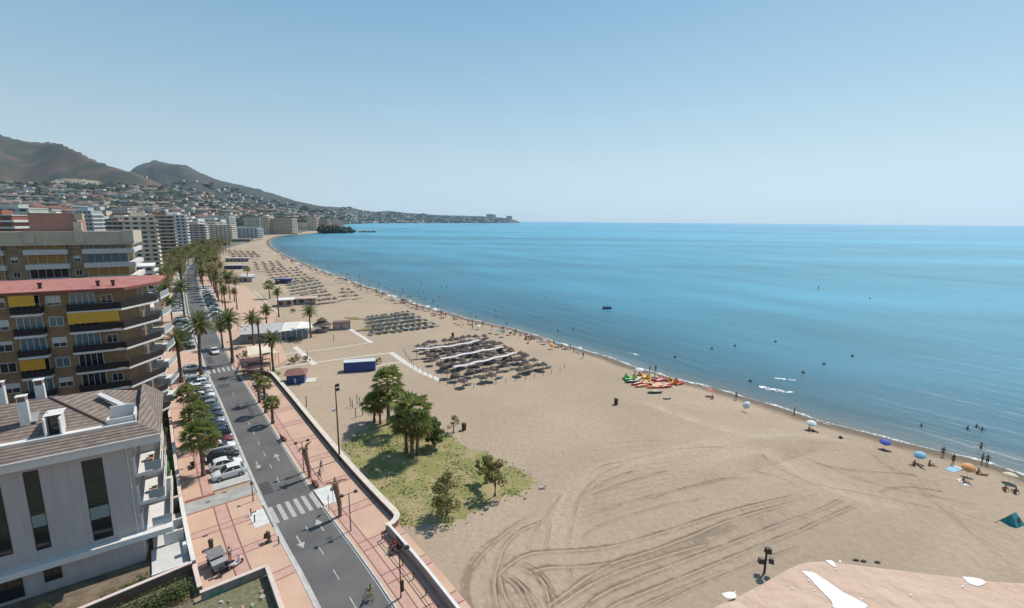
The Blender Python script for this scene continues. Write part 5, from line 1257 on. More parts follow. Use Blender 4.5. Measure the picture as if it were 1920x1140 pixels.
for (pxr, Y, top, rz, w_, d_, fl, col, bc, bays, lb) in [
 (290, 300, 406, 38, 16, 22, 13, 'cream', 'cream', 4, 'tall cream tower with stacked white balconies, nearest of the towers behind the beige block'),
 (324, 400, 404, 40, 15, 24, 13, 'brown', 'cream', 3, 'slim brown tower with white and orange balconies behind the tall cream one'),
 (346, 480, 403, 30, 20, 20, 12, 'white', 'white', 5, 'grey white tower with thin balcony bands next to the brown tower'),
 (383, 570, 420, 25, 24, 20, 10, 'pink', 'white', 4, 'pale pink block at the end of the row of seafront towers'),
 (366, 660, 417, 20, 24, 22, 10, 'white', 'white', 4, 'white block half hidden behind the pale pink block'),
 (432, 745, 421, 10, 36, 20, 8, 'cream', 'cream', 6, 'long low cream block at the head of the beach, left of the blue roofed one'),
 (403, 800, 417, 10, 30, 20, 9, 'tan', 'cream', 5, 'tan slab block standing behind the far end of the avenue'),
 (482, 880, 424, 4, 50, 22, 6, 'white', 'bluish', 7, 'pale terrace block with a dark blue recessed upper storey at the head of the beach'),
 (546, 1130, 407, 0, 56, 28, 11, 'tan', 'cream', 9, 'tan and cream ribbed block standing right at the curve of the bay'),
 (502, 1120, 405, 0, 18, 28, 11, 'cream', 'cream', 3, 'narrow cream slab joined to the left of the ribbed block at the bay'),
 (486, 1180, 408, 0, 40, 30, 10, 'cream', 'white', 8, 'wide cream block behind the head of the beach, left of the narrow cream slab'),
 (428, 1250, 402, 0, 60, 30, 9, 'white', 'white', 9, 'long white block above the head of the beach'),
 (613, 1500, 410, -5, 30, 24, 7, 'tan', 'grey', 4, 'small tan block on the point beyond the dark trees at the bay'),
 (592, 1480, 407, -5, 30, 24, 8, 'cream', 'cream', 4, 'cream block on the point just left of the small tan one')]:
    X, z1_ = seen(pxr, Y, top); tower(lb, (X, Y, 0), R(rz), w_, d_, z1_-0.6-(3 if w_ > 40 else 0), fl, col, bc, bays, cat='apartment block', pent=w_ < 30)
# low buildings seen past the brown block
for (s_, off, w_, d_, h, c, rz, lb) in [(163, -14.5, 9, 12, 5.5, 'cream', 0, 'low cream house behind the garden wall past the side street'), (186, -14.0, 8, 14, 13, 'bluish', 0, 'pale blue grey wall block between the brown block and the cream tower'), (212, -15, 10, 14, 9, 'cream', 0, 'low cream villa before the tall cream tower'), (226, -14, 8, 8, 5, 'pink', 0, 'small pink house at the foot of the tall cream tower'), (290, -15, 11, 20, 12, 'white', 0, 'white mid rise block between the cream and brown towers')]:
    tower(lb, ST(s_, off, 0), SA(s_)-math.pi/2, w_, d_, h, max(2, int(h/3)), c, 'white', 3, cat='building', pent=False, frontal=False)
for (px, Yd, top, w_, d_, c, fl, lb) in [(20, 400, 391, 34, 20, 'greenish', 11, 'pale green block left of the pink penthouse in the distance'), (-14, 300, 404, 26, 16, 'red', 10, 'red brown block with a white chimney at the left edge behind the beige block'), (160, 420, 396, 13, 14, 'bluish', 13, 'slim bluish white tower standing right of the pink penthouse'), (186, 520, 411, 24, 16, 'greenish', 9, 'greenish white block right of the slim bluish tower'), (212, 480, 416, 20, 16, 'brown', 8, 'brown and white stepped block left of the tall cream tower'), (316, 560, 403, 20, 16, 'tan', 10, 'ochre topped block behind the brown tower'), (225, 640, 408, 30, 18, 'cream', 9, 'cream block with orange side behind the stepped one'), (262, 800, 404, 36, 20, 'tan', 9, 'dark grey block above the roof of the tall cream tower'), (352, 760, 410, 34, 20, 'white', 9, 'white block behind the grey banded tower'), (395, 900, 412, 40, 20, 'cream', 8, 'cream block beyond the pale pink tower'), (95, 620, 402, 40, 18, 'cream', 8, 'cream block rising over the pink penthouse'), (60, 700, 406, 30, 18, 'pink', 7, 'pinkish block in the town behind the penthouse')]:
    _, X = zfor(px, 420, Yd); zt_, _ = zfor(px, top, Yd); z0 = hz(X, Yd)
    tower(lb, (X+w_/2, Yd, z0-3), R(8), w_, d_, zt_-z0+3, fl, c, 'white', 4, side=False, cat='building', frontal=True)
# hillside houses
rh = random.Random(11)
def march(px, py):
    d = ray(px, py); Y = 450.0
    while Y < 3300:
        X = d[0]*Y/d[1]; z = CAMH+d[2]*Y/d[1]
        if z < hz(X, Y)+1: return X, Y, hz(X, Y)
        Y += 12
    return None
HP = {}
def house_proto(kind):
    w_, d_, h, fl, roof = [(14, 10, 6.5, 2, 'clay'), (22, 10, 9, 3, 'flat'), (30, 12, 12, 4, 'flat'), (12, 9, 5.5, 2, 'flat'), (40, 12, 9, 3, 'clay')][kind]
    wall = MB().box(-w_/2, w_/2, -d_/2, d_/2, -4, h)
    if roof == 'clay':
        rf = MB(); rf.quad((-w_/2-.5, -d_/2-.5, h), (w_/2+.5, -d_/2-.5, h), (w_/2-2, 0, h+2.4), (-w_/2+2, 0, h+2.4)); rf.quad((w_/2+.5, d_/2+.5, h), (-w_/2-.5, d_/2+.5, h), (-w_/2+2, 0, h+2.4), (w_/2-2, 0, h+2.4)); rf.tri((w_/2+.5, -d_/2-.5, h), (w_/2+.5, d_/2+.5, h), (w_/2-2, 0, h+2.4)); rf.tri((-w_/2-.5, d_/2+.5, h), (-w_/2-.5, -d_/2-.5, h), (-w_/2+2, 0, h+2.4))
    else: rf = MB().box(-w_/2-.3, w_/2+.3, -d_/2-.3, d_/2+.3, h, h+0.7)
    wins = []
    nb = max(2, int(w_/5))
    for i in range(fl):
        z = i*(h/fl)
        wn_ = MB()
        for k in range(nb):
            x0 = -w_/2+(k+0.2)*w_/nb; wn_.box(x0, x0+0.6*w_/nb, -d_/2-0.06, -d_/2+0.05, z+0.7, z+2.2)
        wins.append(wn_)
    def me(mb, n_, m_): q = bpy.data.meshes.new(n_); q.from_pydata(mb.v, [], mb.f); q.materials.append(m_); return q
    wm = MB()
    for q in wins:
        o = len(wm.v); wm.v += q.v; wm.f += [tuple(i+o for i in f) for f in q.f]
    HP[kind] = (me(wall, 'wall', TC_['white']), me(rf, 'roof', RT if roof == 'clay' else RG), [me(q, 'window', DW) for q in wins], (wall, rf, wm), roof)
for k in range(5): house_proto(k)
def house(P, rz, kind, c, label, group, sc=1.0):
    e = thing('house', label, 'house', P, rz, group); e.scale = (sc,)*3
    w_ = bpy.data.objects.new('wall', HP[kind][0]); COL.objects.link(w_); w_.parent = e
    w_.material_slots[0].link = 'OBJECT'; w_.material_slots[0].material = TC_[c]
    r_ = bpy.data.objects.new('roof', HP[kind][1]); COL.objects.link(r_); r_.parent = e
    if P[1] < 1300:
        for q in HP[kind][2]: o = bpy.data.objects.new('window', q); COL.objects.link(o); o.parent = e
    return e
used = []
hc = ['white', 'white', 'cream', 'pink', 'white', 'grey', 'tan', 'greenish', 'cream', 'brown']
nh = 0; tries = 0; HL = []
while nh < 1050 and tries < 14000:
    tries += 1
    px = rh.uniform(-10, 600); 
    top = sil(TOWN, px)-1; bot = float(np.interp(px, [0, 330, 480, 600], [436, 436, 408, 414]))
    py = top+(bot-top)*rh.random()**0.9
    if py < 352 and rh.random() < 0.4: continue
    m_ = march(px, py)
    if not m_ or m_[1] > 2600: continue
    X, Y, z = m_
    if Y < 560 and px > 200: continue
    f_ = fbm(X*0.006, Y*0.006, 3, 31)
    if rh.random() > f_*2.2-0.6: continue
    r_min = 24 if Y < 1200 else 30
    if any(abs(X-a)+abs(Y-b) < r_min for a, b in used[-400:]): continue
    used.append((X, Y)); HL.append((Y, X, z, rh.choice(hc), rh.choice([0, 0, 1, 3, 3, 2, 4]), rh.uniform(-0.5, 0.5))); nh += 1
HL.sort(); NI = 230
zone = lambda px: 'above the pink penthouse' if px < 150 else 'above the tall cream tower' if px < 330 else 'behind the seafront towers' if px < 440 else 'on the slope above the bay'
for k, (Y, X, z, c, kd, a) in enumerate(HL[:NI]):
    px = 960+X/Y*893; h_ = 'clay roofed' if kd in (0, 4) else 'flat roofed'
    house((X, Y, z), a, kd, c, '%s %s house %s in the %s town' % ({'white': 'white', 'cream': 'cream', 'pink': 'pinkish', 'grey': 'grey', 'tan': 'tan', 'greenish': 'pale green', 'brown': 'brown'}[c], h_, zone(px), 'near' if Y < 900 else 'hillside'),
          '%s %s houses %s in the %s town' % (c, h_, zone(px), 'near' if Y < 900 else 'hillside'), sc=1.25+0.3*(k % 3))
for c in TC_:
    mb = MB(); rr = MB(); n_ = 0
    for (Y, X, z, cc, kd, a) in HL[NI:]:
        if cc != c: continue
        ca, sa = math.cos(a)*1.25, math.sin(a)*1.25
        for src, dst in ((HP[kd][3][0], mb), (HP[kd][3][1], rr)):
            o = len(dst.v); dst.v += [(X+x*ca-y*sa, Y+x*sa+y*ca, z+zz*1.3) for x, y, zz in src.v]; dst.f += [tuple(i+o for i in f) for f in src.f]; dst.mi += [0]*len(src.f)
        n_ += 1
    if n_:
        tag(mk('distant_houses', mb, TC_[c]), None, None, None, 'stuff'); tag(mk('distant_roofs', rr, RT if c in ('white', 'tan') else RG), None, None, None, 'stuff')
# trees of the town: the nearer ones singly, the rest as woods
WOOD = M('far_foliage', (0.02, 0.03, 0.013), 0.9, vs=0.08, col2=(0.045, 0.058, 0.024)); WOOD2 = M('far_foliage_blue', (0.018, 0.032, 0.02), 0.9, vs=0.06, col2=(0.035, 0.052, 0.03))
rt = random.Random(4)
def blob(mb, c, r, h, n=7, m_=4):
    i = len(mb.v)
    for a in range(m_+1):
        ph = math.pi*a/m_
        for q in range(n):
            t_ = 2*math.pi*q/n; k = 1+rt.uniform(-0.28, 0.28); mb.v.append((c[0]+r*math.sin(ph)*math.cos(t_)*k, c[1]+r*math.sin(ph)*math.sin(t_)*k, c[2]+h*0.5+h*0.5*math.cos(ph)*k))
    for a in range(m_):
        for q in range(n):
            e_ = (q+1) % n; mb.f.append((i+a*n+q, i+(a+1)*n+q, i+(a+1)*n+e_, i+a*n+e_)); mb.mi.append(0)
TM = []
for v in range(4):
    mb = MB()
    for k in range(9): blob(mb, (rt.uniform(-2.2, 2.2), rt.uniform(-2.2, 2.2), rt.uniform(1.5, 4)), rt.uniform(1.2, 2.2), rt.uniform(2, 3.5), 6, 4)
    cs = [((rt.uniform(-2.4, 2.4), rt.uniform(-2.4, 2.4), rt.uniform(2.5, 6)), rt.uniform(1.2, 2)) for _ in range(12)]
    leaf_clumps(mb, cs, 26, 0.42, rt); mb.mi = [0]*len(mb.f)
    q = bpy.data.meshes.new('crown'); q.from_pydata(mb.v, [], mb.f); q.materials.append(WOOD); TM.append(q)
q = bpy.data.meshes.new('trunk'); tb_ = MB().tube([(0, 0, -1), (0, 0, 3)], [0.35, 0.2], 6); q.from_pydata(tb_.v, [], tb_.f); q.materials.append(BARK); TTR = q
nt_ = 0; woods = MB(); woods2 = MB(); nw = 0
for _ in range(13000):
    px = rt.uniform(-10, 620); top = sil(TOWN, px)-2; bot = float(np.interp(px, [0, 330, 480, 600], [438, 438, 418, 415])); py = top+(bot-top)*rt.random()
    m_ = march(px, py)
    if not m_: continue
    X, Y, z = m_; f_ = fbm(X*0.005+9, Y*0.005, 3, 77)
    if rt.random() > 0.25+f_*0.9: continue
    if Y < 1000 and nt_ < 170:
        e = thing('tree', 'dark rounded tree among the houses %s' % zone(px), 'tree', (X, Y, z), rt.uniform(0, 6), 'town trees '+zone(px)); s_ = rt.uniform(0.8, 1.7); e.scale = (s_, s_, s_)
        for n_, me_ in (('trunk', TTR), ('crown', TM[nt_ % 4])): o = bpy.data.objects.new(n_, me_); COL.objects.link(o); o.parent = e
        nt_ += 1
    elif nw < 5200:
        r_ = rt.uniform(5, 12)*(1 if Y < 1500 else 1.3); blob(woods if nw % 2 else woods2, (X, Y, z-1), r_, r_*rt.uniform(0.7, 1.1), 7, 4); nw += 1
tag(mk('woodland', woods, WOOD), None, None, None, 'stuff'); tag(mk('woodland', woods2, WOOD2), None, None, None, 'stuff')
# dark grove at the bay, quarry scar, headland buildings, cliffs
mb = MB()
for _ in range(90):
    u = rt.random(); blob(mb, (-520+u*75+rt.uniform(-6, 6), 1290+rt.uniform(-20, 40), 0), rt.uniform(5, 10), rt.uniform(12, 24)*(1-0.4*u))
tag(mk('grove', mb, WOOD2), None, None, None, 'stuff')
mb = MB()
for k in range(14): 
    u = k/13; x = -460+u*60; mb.cbox(-440-40*u+rt.uniform(-6, 6)+30, 1395+rt.uniform(-10, 25), 0.5, rt.uniform(5, 12), rt.uniform(4, 8), rt.uniform(2, 6), rt.random(), 1.0)
struct('shore_rock', mb, M('shore_rock', (0.20, 0.16, 0.13), 0.95, vs=0.3, var=0.2))
def scar(pts, m_):
    mb = MB(); P = []
    for (px, py) in pts:
        r_ = march2(px, py)
        P.append(r_)
    return P
def march2(px, py):
    d = ray(px, py); Y = 450.0
    while Y < 4300:
        X = d[0]*Y/d[1]; z = CAMH+d[2]*Y/d[1]
        if z < hz(X, Y)+2.0: return (X, Y, hz(X, Y)+4)
        Y += 10
    return None
SCAR = M('quarry_scar', (0.38, 0.31, 0.22), 0.95, vs=0.02, var=0.2)
rows = 5; colsn = 22; mb = MB(); ok = True; grd = []
for i in range(colsn):
    px = 90+i*5.2; u = i/(colsn-1); hgt_ = 14*math.sin(math.pi*u)**0.5*(1-0.45*u)
    for j in range(rows):
        r_ = march2(px, 347.5-hgt_*j/(rows-1)); grd.append(r_)
if all(grd):
    mb.v = grd
    for i in range(colsn-1):
        for j in range(rows-1): a = i*rows+j; mb.f.append((a, a+rows, a+rows+1, a+1)); mb.mi.append(0)
    struct('quarry', mb, SCAR, smooth=True)
for k, (px0, px1, top, Yd, lb) in enumerate([(912, 929, 401.5, 7750, 'pair of joined tower blocks silhouetted on the headland'), (949, 960, 405, 7950, 'last square block near the tip of the headland')]):
    z1, Xa = zfor(px0, top, Yd); _, Xb = zfor(px1, top, Yd)
    e = thing('apartment_tower', lb, 'apartment tower', (Xa, Yd, 0)); W_ = Xb-Xa
    mk('wall', MB().box(0, W_, 0, 60, -5, z1-3), TC_['grey'], e); mk('roof', MB().box(-4, W_*0.55 if k == 0 else W_+4, -4, 64, z1-3, z1+3), TC_['white'], e)
for k in range(60):
    px = rt.uniform(610, 960); Yd = float(np.interp(px, [600, 660, 700, 800, 962], [3300, 4350, 5250, 6150, 7800])); _, X = zfor(px, 420, Yd)
    ytop = sil(SIL2, px); zt_, _ = zfor(px, ytop, Yd); z = rt.uniform(0.1, 0.55)*max(12, zt_)
    if k < 34: house((X, Yd-20, max(2, z)), 0, rt.choice([1, 2, 4]), rt.choice(['white', 'cream', 'pink']), 'pale house on the low headland across the bay', 'pale houses on the headland', sc=1.6)

# houses, scrub and bare cliffs on the far slope and the headland, set on the modelled ground
rf_ = random.Random(12); hw_, hr_, sc_, cl_m = MB(), MB(), MB(), MB()
for _ in range(2600):
    i_ = rf_.randrange(20, len(TV2)-4); j_ = rf_.randrange(1, 24); X, Y, z = TV2[i_][j_]; px_ = 130+7*i_
    if z < 3: continue
    X += rf_.uniform(-25, 25)
    if px_ < 640 and j_ > 13: continue
    if rf_.random() < (0.30 if px_ < 860 else 0.45):
        w_ = rf_.uniform(14, 34)*(1 if px_ < 760 else 1.4); h_ = rf_.uniform(7, 13)*(1 if px_ < 760 else 1.3); hw_.cbox(X, Y, z+h_/2-2, w_, 14, h_+4); hr_.cbox(X, Y, z+h_+1, w_+1, 15, 1.5)
    else: r_ = rf_.uniform(10, 24)*(1 if px_ < 760 else 1.5); blob(sc_, (X, Y, z-3), r_, r_*rf_.uniform(0.5, 0.8), 7, 4)
tag(mk('distant_houses', hw_, TC_['cream']), None, None, None, 'stuff'); tag(mk('distant_roofs', hr_, TC_['white']), None, None, None, 'stuff'); tag(mk('woodland', sc_, WOOD2), None, None, None, 'stuff')
CLF = M('cliff_earth', (0.36, 0.22, 0.13), 0.95, vs=0.02, var=0.25)
for (p0, p1) in ((66, 84), (88, 96)):
    mb = MB(); K = 4
    for i_ in range(p0, p1):
        X, Y, z = TV2[min(i_, len(TV2)-1)][2]; hh_ = rf_.uniform(14, 30)
        for k in range(K): mb.v.append((X+rf_.uniform(-6, 6), Y-60+k*14+rf_.uniform(-4, 4), -3+(hh_+3)*k/(K-1)))
    n_ = p1-p0
    for i_ in range(n_-1):
        for k in range(K-1): a = i_*K+k; mb.f.append((a, a+K, a+K+1, a+1)); mb.mi.append(0)
    struct('cliff', mb, CLF, smooth=False)
# ================================================================ promenade furniture
WALLB = M('wall_brown_face', (0.27, 0.16, 0.12), 0.9, vs=1, var=0.12); COPW = M('pale_coping', (0.62, 0.55, 0.47), 0.8, vs=1, var=0.06)
pth = [np.array(p[:2]) for p in stpath(113.5, 47.2, 9.0)]
endc = [np.array(ST(46.4, 8.9)[:2]), np.array(ST(45.7, 8.4)[:2]), np.array(ST(45.3, 7.7)[:2]), np.array(ST(45.2, 6.9)[:2])]
top_ = [np.array(ST(s_, o_)[:2]) for s_, o_ in ((120, 4.8), (119, 5.6), (117.5, 7.2), (115.8, 8.4))]
pw = top_+pth+endc; e = thing('promenade_wall', 'long low promenade wall with broad pale coping between the pink paving and the sand', 'wall', (pw[0][0], pw[0][1], 0)); Q = [p-pw[0] for p in pw]
mk('wall', wallrun(MB(), Q, -0.2, 0.22, -0.1, 0.85), WALLB, e); mk('coping', wallrun(MB(), Q, -0.3, 0.42, 0.85, 0.97), COPW, e)
pw = [np.array(ST(s_, 7.0)[:2]) for s_ in np.arange(45.0, 8, -3)]; e = thing('promenade_wall', 'pinkish promenade wall with thin white top edge at the bottom of the street', 'wall', (pw[0][0], pw[0][1], 0)); Q = [p-pw[0] for p in pw]
mk('wall', wallrun(MB(), Q, -0.1, 0.12, -0.1, 1.25), PINKW, e); mk('coping', wallrun(MB(), Q, -0.14, 0.16, 1.25, 1.33), WHITE2, e)
RUST = M('brown_metal', (0.09, 0.04, 0.03), 0.6)
e = thing('handrail', 'brown metal handrail along the ramp inside the pinkish promenade wall', 'handrail', ST(44.4, 5.9, ZP))
def hr(o_, z): return [tuple(np.array(ST(s_, o_)[:2])-np.array(ST(44.4, 5.9)[:2]))+(z,) for s_ in np.arange(44.4, 10, -2.5)]
mk('rail', MB().tube(hr(5.9, 0.95), 0.045, 6), RUST, e); mk('rail', MB().tube(hr(5.9, 0.5), 0.03, 6), RUST, e)
for q in hr(5.9, 0): mk('post', MB().box(q[0]-0.05, q[0]+0.05, q[1]-0.05, q[1]+0.05, 0, 0.97), RUST, e)
struct('ramp', strip_mb(MB(), 12, 44, 6.0, 6.85, ZP+0.03), ROSE)
LAMPD = M('lamp_dark_metal', (0.05, 0.035, 0.03), 0.5); LAMPG = M('lamp_lens', (0.35, 0.33, 0.28), 0.3)
def lamp(base, h, label, arms=2, rz=0.0, arm=0.8, group=None):
    e = thing('street_lamp', label, 'street lamp', base, rz, group)
    mk('pole', MB().tube([(0, 0, 0), (0, 0, 0.5), (0, 0, h)], [0.09, 0.065, 0.05], 8), LAMPD, e)
    if arms:
        mk('arm', MB().tube([(-arm if arms == 2 else 0, 0, h-0.05), (arm, 0, h-0.05)], 0.035, 6), LAMPD, e)
        for sx in ((-1, 1) if arms == 2 else (1,)):
            hd = mk('lamp_head', MB().tube([(sx*arm, 0, h-0.1), (sx*arm, 0, h+0.12)], [0.26, 0.16], 10), LAMPD, e); mk('lens', MB().tube([(sx*arm, 0, h-0.16), (sx*arm, 0, h-0.1)], [0.14, 0.2], 10), LAMPG, hd)
    else:
        hd = mk('lamp_head', MB().tube([(0, 0, h), (0, 0, h+0.15), (0, 0, h+0.3)], [0.16, 0.24, 0.1], 10), LAMPD, e); mk('lens', MB().tube([(0, 0, h-0.08), (0, 0, h)], [0.1, 0.15], 10), LAMPG, hd)
    return e
lamp(G(658, 997), hgt((658, 997), 925), 'twin headed street lamp beside the thick cropped palm at the crossing', 2, AN)
lamp(G(570, 885), hgt((570, 885), 828), 'twin headed street lamp next to the cropped palm with upright stubs', 2, AN)
lamp(G(752, 1122), hgt((752, 1122), 1032), 'twin headed street lamp by the handrail at the bottom of the promenade', 2, AN)
mk('banner_box', MB().box(0.06, 0.3, -0.1, 0.1, 0.7, 1.9), RUST, bpy.data.objects[[o.name for o in bpy.data.objects if o.get('label', '').startswith('twin headed street lamp by the handrail')][0]])
lamp(G(475, 941), hgt((475, 941), 908), 'short single headed lamp on the town side next to the grey driveway', 0)
for k in range(10):
    s_ = 100+k*17.5
    lamp(ST(s_, 3.6 if k < 3 else 8.9, ZP), 4.6, 'twin headed street lamp, %s up the sea side pavement beyond the fan palms' % ['first', 'second', 'third', 'fourth', 'fifth', 'sixth', 'seventh', 'eighth', 'ninth', 'tenth'][k], 2, AN, group='street lamps along the sea side')
for k in range(5):
    s_ = 77+k*19
    lamp(ST(s_, -7.6, ZP), 4.2, 'single headed lamp, %s behind the parked cars on the town side' % ['first', 'second', 'third', 'fourth', 'fifth'][k], 0, 0, group='street lamps behind the parked cars')
# tall floodlight mast on the wall
b_ = G(637, 863); h = hgt((637, 863), 722)
e = thing('floodlight_mast', 'tall floodlight mast rising from the promenade wall beside the grass patch', 'light mast', b_, AN)
mk('pole', MB().tube([(0, 0, 0), (0, 0, h)], [0.14, 0.07], 8), LAMPD, e)
mk('crossbar', MB().tube([(-0.1, 0, h), (0.6, 0, h)], 0.05, 6), LAMPD, e)
for z in (0.0, -0.65): mk('floodlight', MB().cbox(0.35, 0.05, h-0.1+z, 0.5, 0.3, 0.42, 0, 0.05), LAMPD, e)
mk('bracket', MB().tube([(0, 0, h*0.68), (-0.4, 0, h*0.68)], 0.04, 6), LAMPD, e); mk('speaker', MB().cbox(-0.4, 0, h*0.68, 0.55, 0.3, 0.3, 0, 0.04), WHITE2, e)
# benches, bins, bollards, signs
WOODB = M('brown_bench_wood', (0.13, 0.06, 0.045), 0.7, vs=4, var=0.2)
def bench(base, rz, label):
    e = thing('bench', label, 'bench', base, rz)
    mk('seat', MB().box(-0.85, 0.85, -0.25, 0.25, 0.42, 0.48), WOODB, e); mk('backrest', MB().box(-0.85, 0.85, 0.24, 0.3, 0.5, 0.95), WOODB, e)
    for x in (-0.65, 0.65): mk('leg', MB().box(x-0.05, x+0.05, -0.22, 0.28, 0, 0.42), LAMPD, e)
    return e
bench(G(532, 826), AU+0.1, 'dark red bench near the kerb below the trio of fan palms'); bench(G(592, 912), AU, 'dark red bench behind the near crossing slab')
bench(G(563, 768), AU, 'bench with dark bin against the promenade wall half way up'); bench(ST(42.0, 6.3, ZP), AU+math.pi, 'bench against the pinkish promenade wall by the handrail')
bench(ST(85, -8.9, ZP), AU+math.pi, 'bench on the town side pavement under the fan palms'); bench(ST(76.5, -9.2, ZP), AU+math.pi, 'bench on the town side pavement nearest the driveway')
def binn(base, label, r=0.28, h=0.95, m_=None):
    e = thing('litter_bin', label, 'litter bin', base); mk('body', MB().tube([(0, 0, 0), (0, 0, h)], [r*0.85, r], 12), m_ or LAMPD, e); mk('lid', MB().tube([(0, 0, h), (0, 0, h+0.12), (0, 0, h+0.18)], [r*1.1, r*0.95, r*0.4], 12), m_ or LAMPD, e); return e
DBIN = M('dark_brown_bin', (0.06, 0.035, 0.03), 0.7)
binn(G(870, 806), 'dark bin on the sand right of the thin shrub', 0.42, 1.1, DBIN); binn(G(1155, 758), 'lone dark bin on the open sand left of the pedal boats', 0.42, 1.1, DBIN)
binn(G(849, 631), 'dark bin on the sand above the straw parasols', 0.4, 1.1, DBIN)
binn(ST(55.0, -9.2, ZP), 'small litter bin on the town pavement near the white terrace', 0.25, 0.9)
# dark cycle stand object at the kerb and red bollards
e = thing('advert_stand', 'dark maroon object with shaggy outline standing near the town side kerb', 'stand', G(504, 1018), AU)
mk('base', MB().cbox(0, 0, 0.08, 0.7, 0.6, 0.16), LAMPD, e); mk('post', MB().tube([(0, 0, 0.1), (0, 0, 0.7)], 0.08, 6), LAMPD, e); mk('panel', MB().cbox(0, 0, 1.0, 0.55, 0.35, 0.8, 0.3, 0.05), RUST, e); mk('side_box', MB().cbox(0.15, 0.22, 0.9, 0.4, 0.3, 0.5, 0.9, 0.05), LAMPD, e)
for k, (px, py) in enumerate([(471, 967), (478, 979), (523, 1020)]):
    e = thing('bollard', 'red brown bollard %s' % ['standing left of the near landing slab, farther one', 'standing left of the near landing slab, nearer one', 'alone at the kerb right of the maroon stand'][k], 'bollard', G(px, py, ZP)); mk('post', MB().tube([(0, 0, 0), (0, 0, 0.85)], 0.07, 8), RUST, e); mk('cap', MB().ball((0, 0, 0.88), 0.09, 8, 5), RUST, e)
def sign(base, h, label, col, rz=0.0, shape='round'):
    e = thing('traffic_sign', label, 'traffic sign', base, rz); mk('pole', MB().tube([(0, 0, 0), (0, 0, h)], 0.035, 6), RIM, e)
    mk('plate', MB().tube([(0, -0.03, h-0.25), (0, 0.0, h-0.25)], 0.3, 16) if shape == 'round' else MB().box(-0.28, 0.28, -0.03, 0, h-0.55, h), col, e); return e
SBLU = M('sign_blue', (0.03, 0.09, 0.35), 0.5); SBACK = M('sign_grey_back', (0.35, 0.35, 0.36), 0.5)
sign(G(617, 960), 2.2, 'narrow grey square sign left of the thick cropped palm', SBACK, AN+1.0, 'square'); sign(G(625, 944), 2.3, 'grey backed sign right behind the landing slab', SBACK, AN, 'round')
sign(ST(123, -3.6, ZP), 2.3, 'crossing sign on the town side of the far zebra crossing', SBLU, AN-0.4, 'square'); sign(ST(129.5, 4.0, ZP), 2.3, 'crossing sign on the sea side of the far zebra crossing', SBLU, AN-0.4, 'square')
# rider on a bicycle, bottom of the road
RB = G(693, 1122, 0.03); rzb = SA(38)+math.pi+0.1
person(RB, 'ride', rzb, 'person in a lime green shirt riding a bicycle down the road', 'black', 'green', SKIN)
e = thing('bicycle', 'bicycle ridden by the person in lime green at the bottom of the road', 'bicycle', RB, rzb)
for x in (-0.5, 0.52):
    w_ = MB(); 
    ring = [(x+0.33*math.cos(a), 0, 0.34+0.33*math.sin(a)) for a in np.linspace(0, 2*math.pi, 21)]; w_.tube(ring, 0.022, 6, False); wh = mk('wheel', w_, TYRE, e)
    sp = MB()
    for k in range(10): a = k*math.pi/5; sp.tube([(x, 0, 0.34), (x+0.32*math.cos(a), 0, 0.34+0.32*math.sin(a))], 0.004, 3)
    mk('spokes', sp, RIM, wh)
fr = MB()
for a, b_ in (((-0.5, 0, 0.34), (-0.1, 0, 0.32)), ((-0.1, 0, 0.32), (-0.2, 0, 0.82)), ((-0.5, 0, 0.34), (-0.2, 0, 0.78)), ((-0.18, 0, 0.76), (0.38, 0, 0.84)), ((-0.1, 0, 0.32), (0.4, 0, 0.76)), ((0.52, 0, 0.34), (0.38, 0, 0.95))): fr.tube([a, b_], 0.022, 6)
mk('frame', fr, CL['green'], e); mk('saddle', MB().cbox(-0.2, 0, 0.86, 0.26, 0.15, 0.06, 0, 0.02), TYRE, e); mk('handlebar', MB().tube([(0.52, -0.28, 1.02), (0.4, 0, 0.98), (0.52, 0.28, 1.02)], 0.018, 6), TYRE, e)
PP = [((320, 730), 'walk', 'navy', 'red', 'person in a dark red top walking on the town pavement beside the garden wall'), ((323, 742), 'walk', 'black', 'black', 'person in black walking just in front of the one in dark red'), ((603, 884), 'walk', 'grey', 'grey', 'person in grey walking on the promenade behind the cropped palms'),
 ((600, 901), 'walk', 'navy', 'teal', 'person in dark teal walking on the promenade nearest the cropped palm'), ((503, 706), 'stand', 'black', 'white', 'person in white standing at the lawn circle by the wall'), ((446, 700), 'walk', 'black', 'navy', 'person crossing at the seaward end of the far crossing'), ((449, 692), 'stand', 'red', 'pink', 'person in pink standing by the far crossing'), ((765, 1068), 'sit', 'navy', 'red', 'person in red sitting at the promenade wall behind the handrail'),
 ((432, 1052), 'stand', 'grey', 'white', 'person in a white top standing between the cart and the scooter'), ((385, 760), 'walk', 'navy', 'navy', 'person walking behind the parked cars')]
for (b_, po, sh_, tp, lb) in PP[:9]:
    person(G(b_[0], b_[1], ZP+0.02) if po != 'sit' else ST(42.0, 6.2, 0.52), po, AU+(0.3 if po != 'sit' else 2.0), lb, sh_, tp, SKIN)
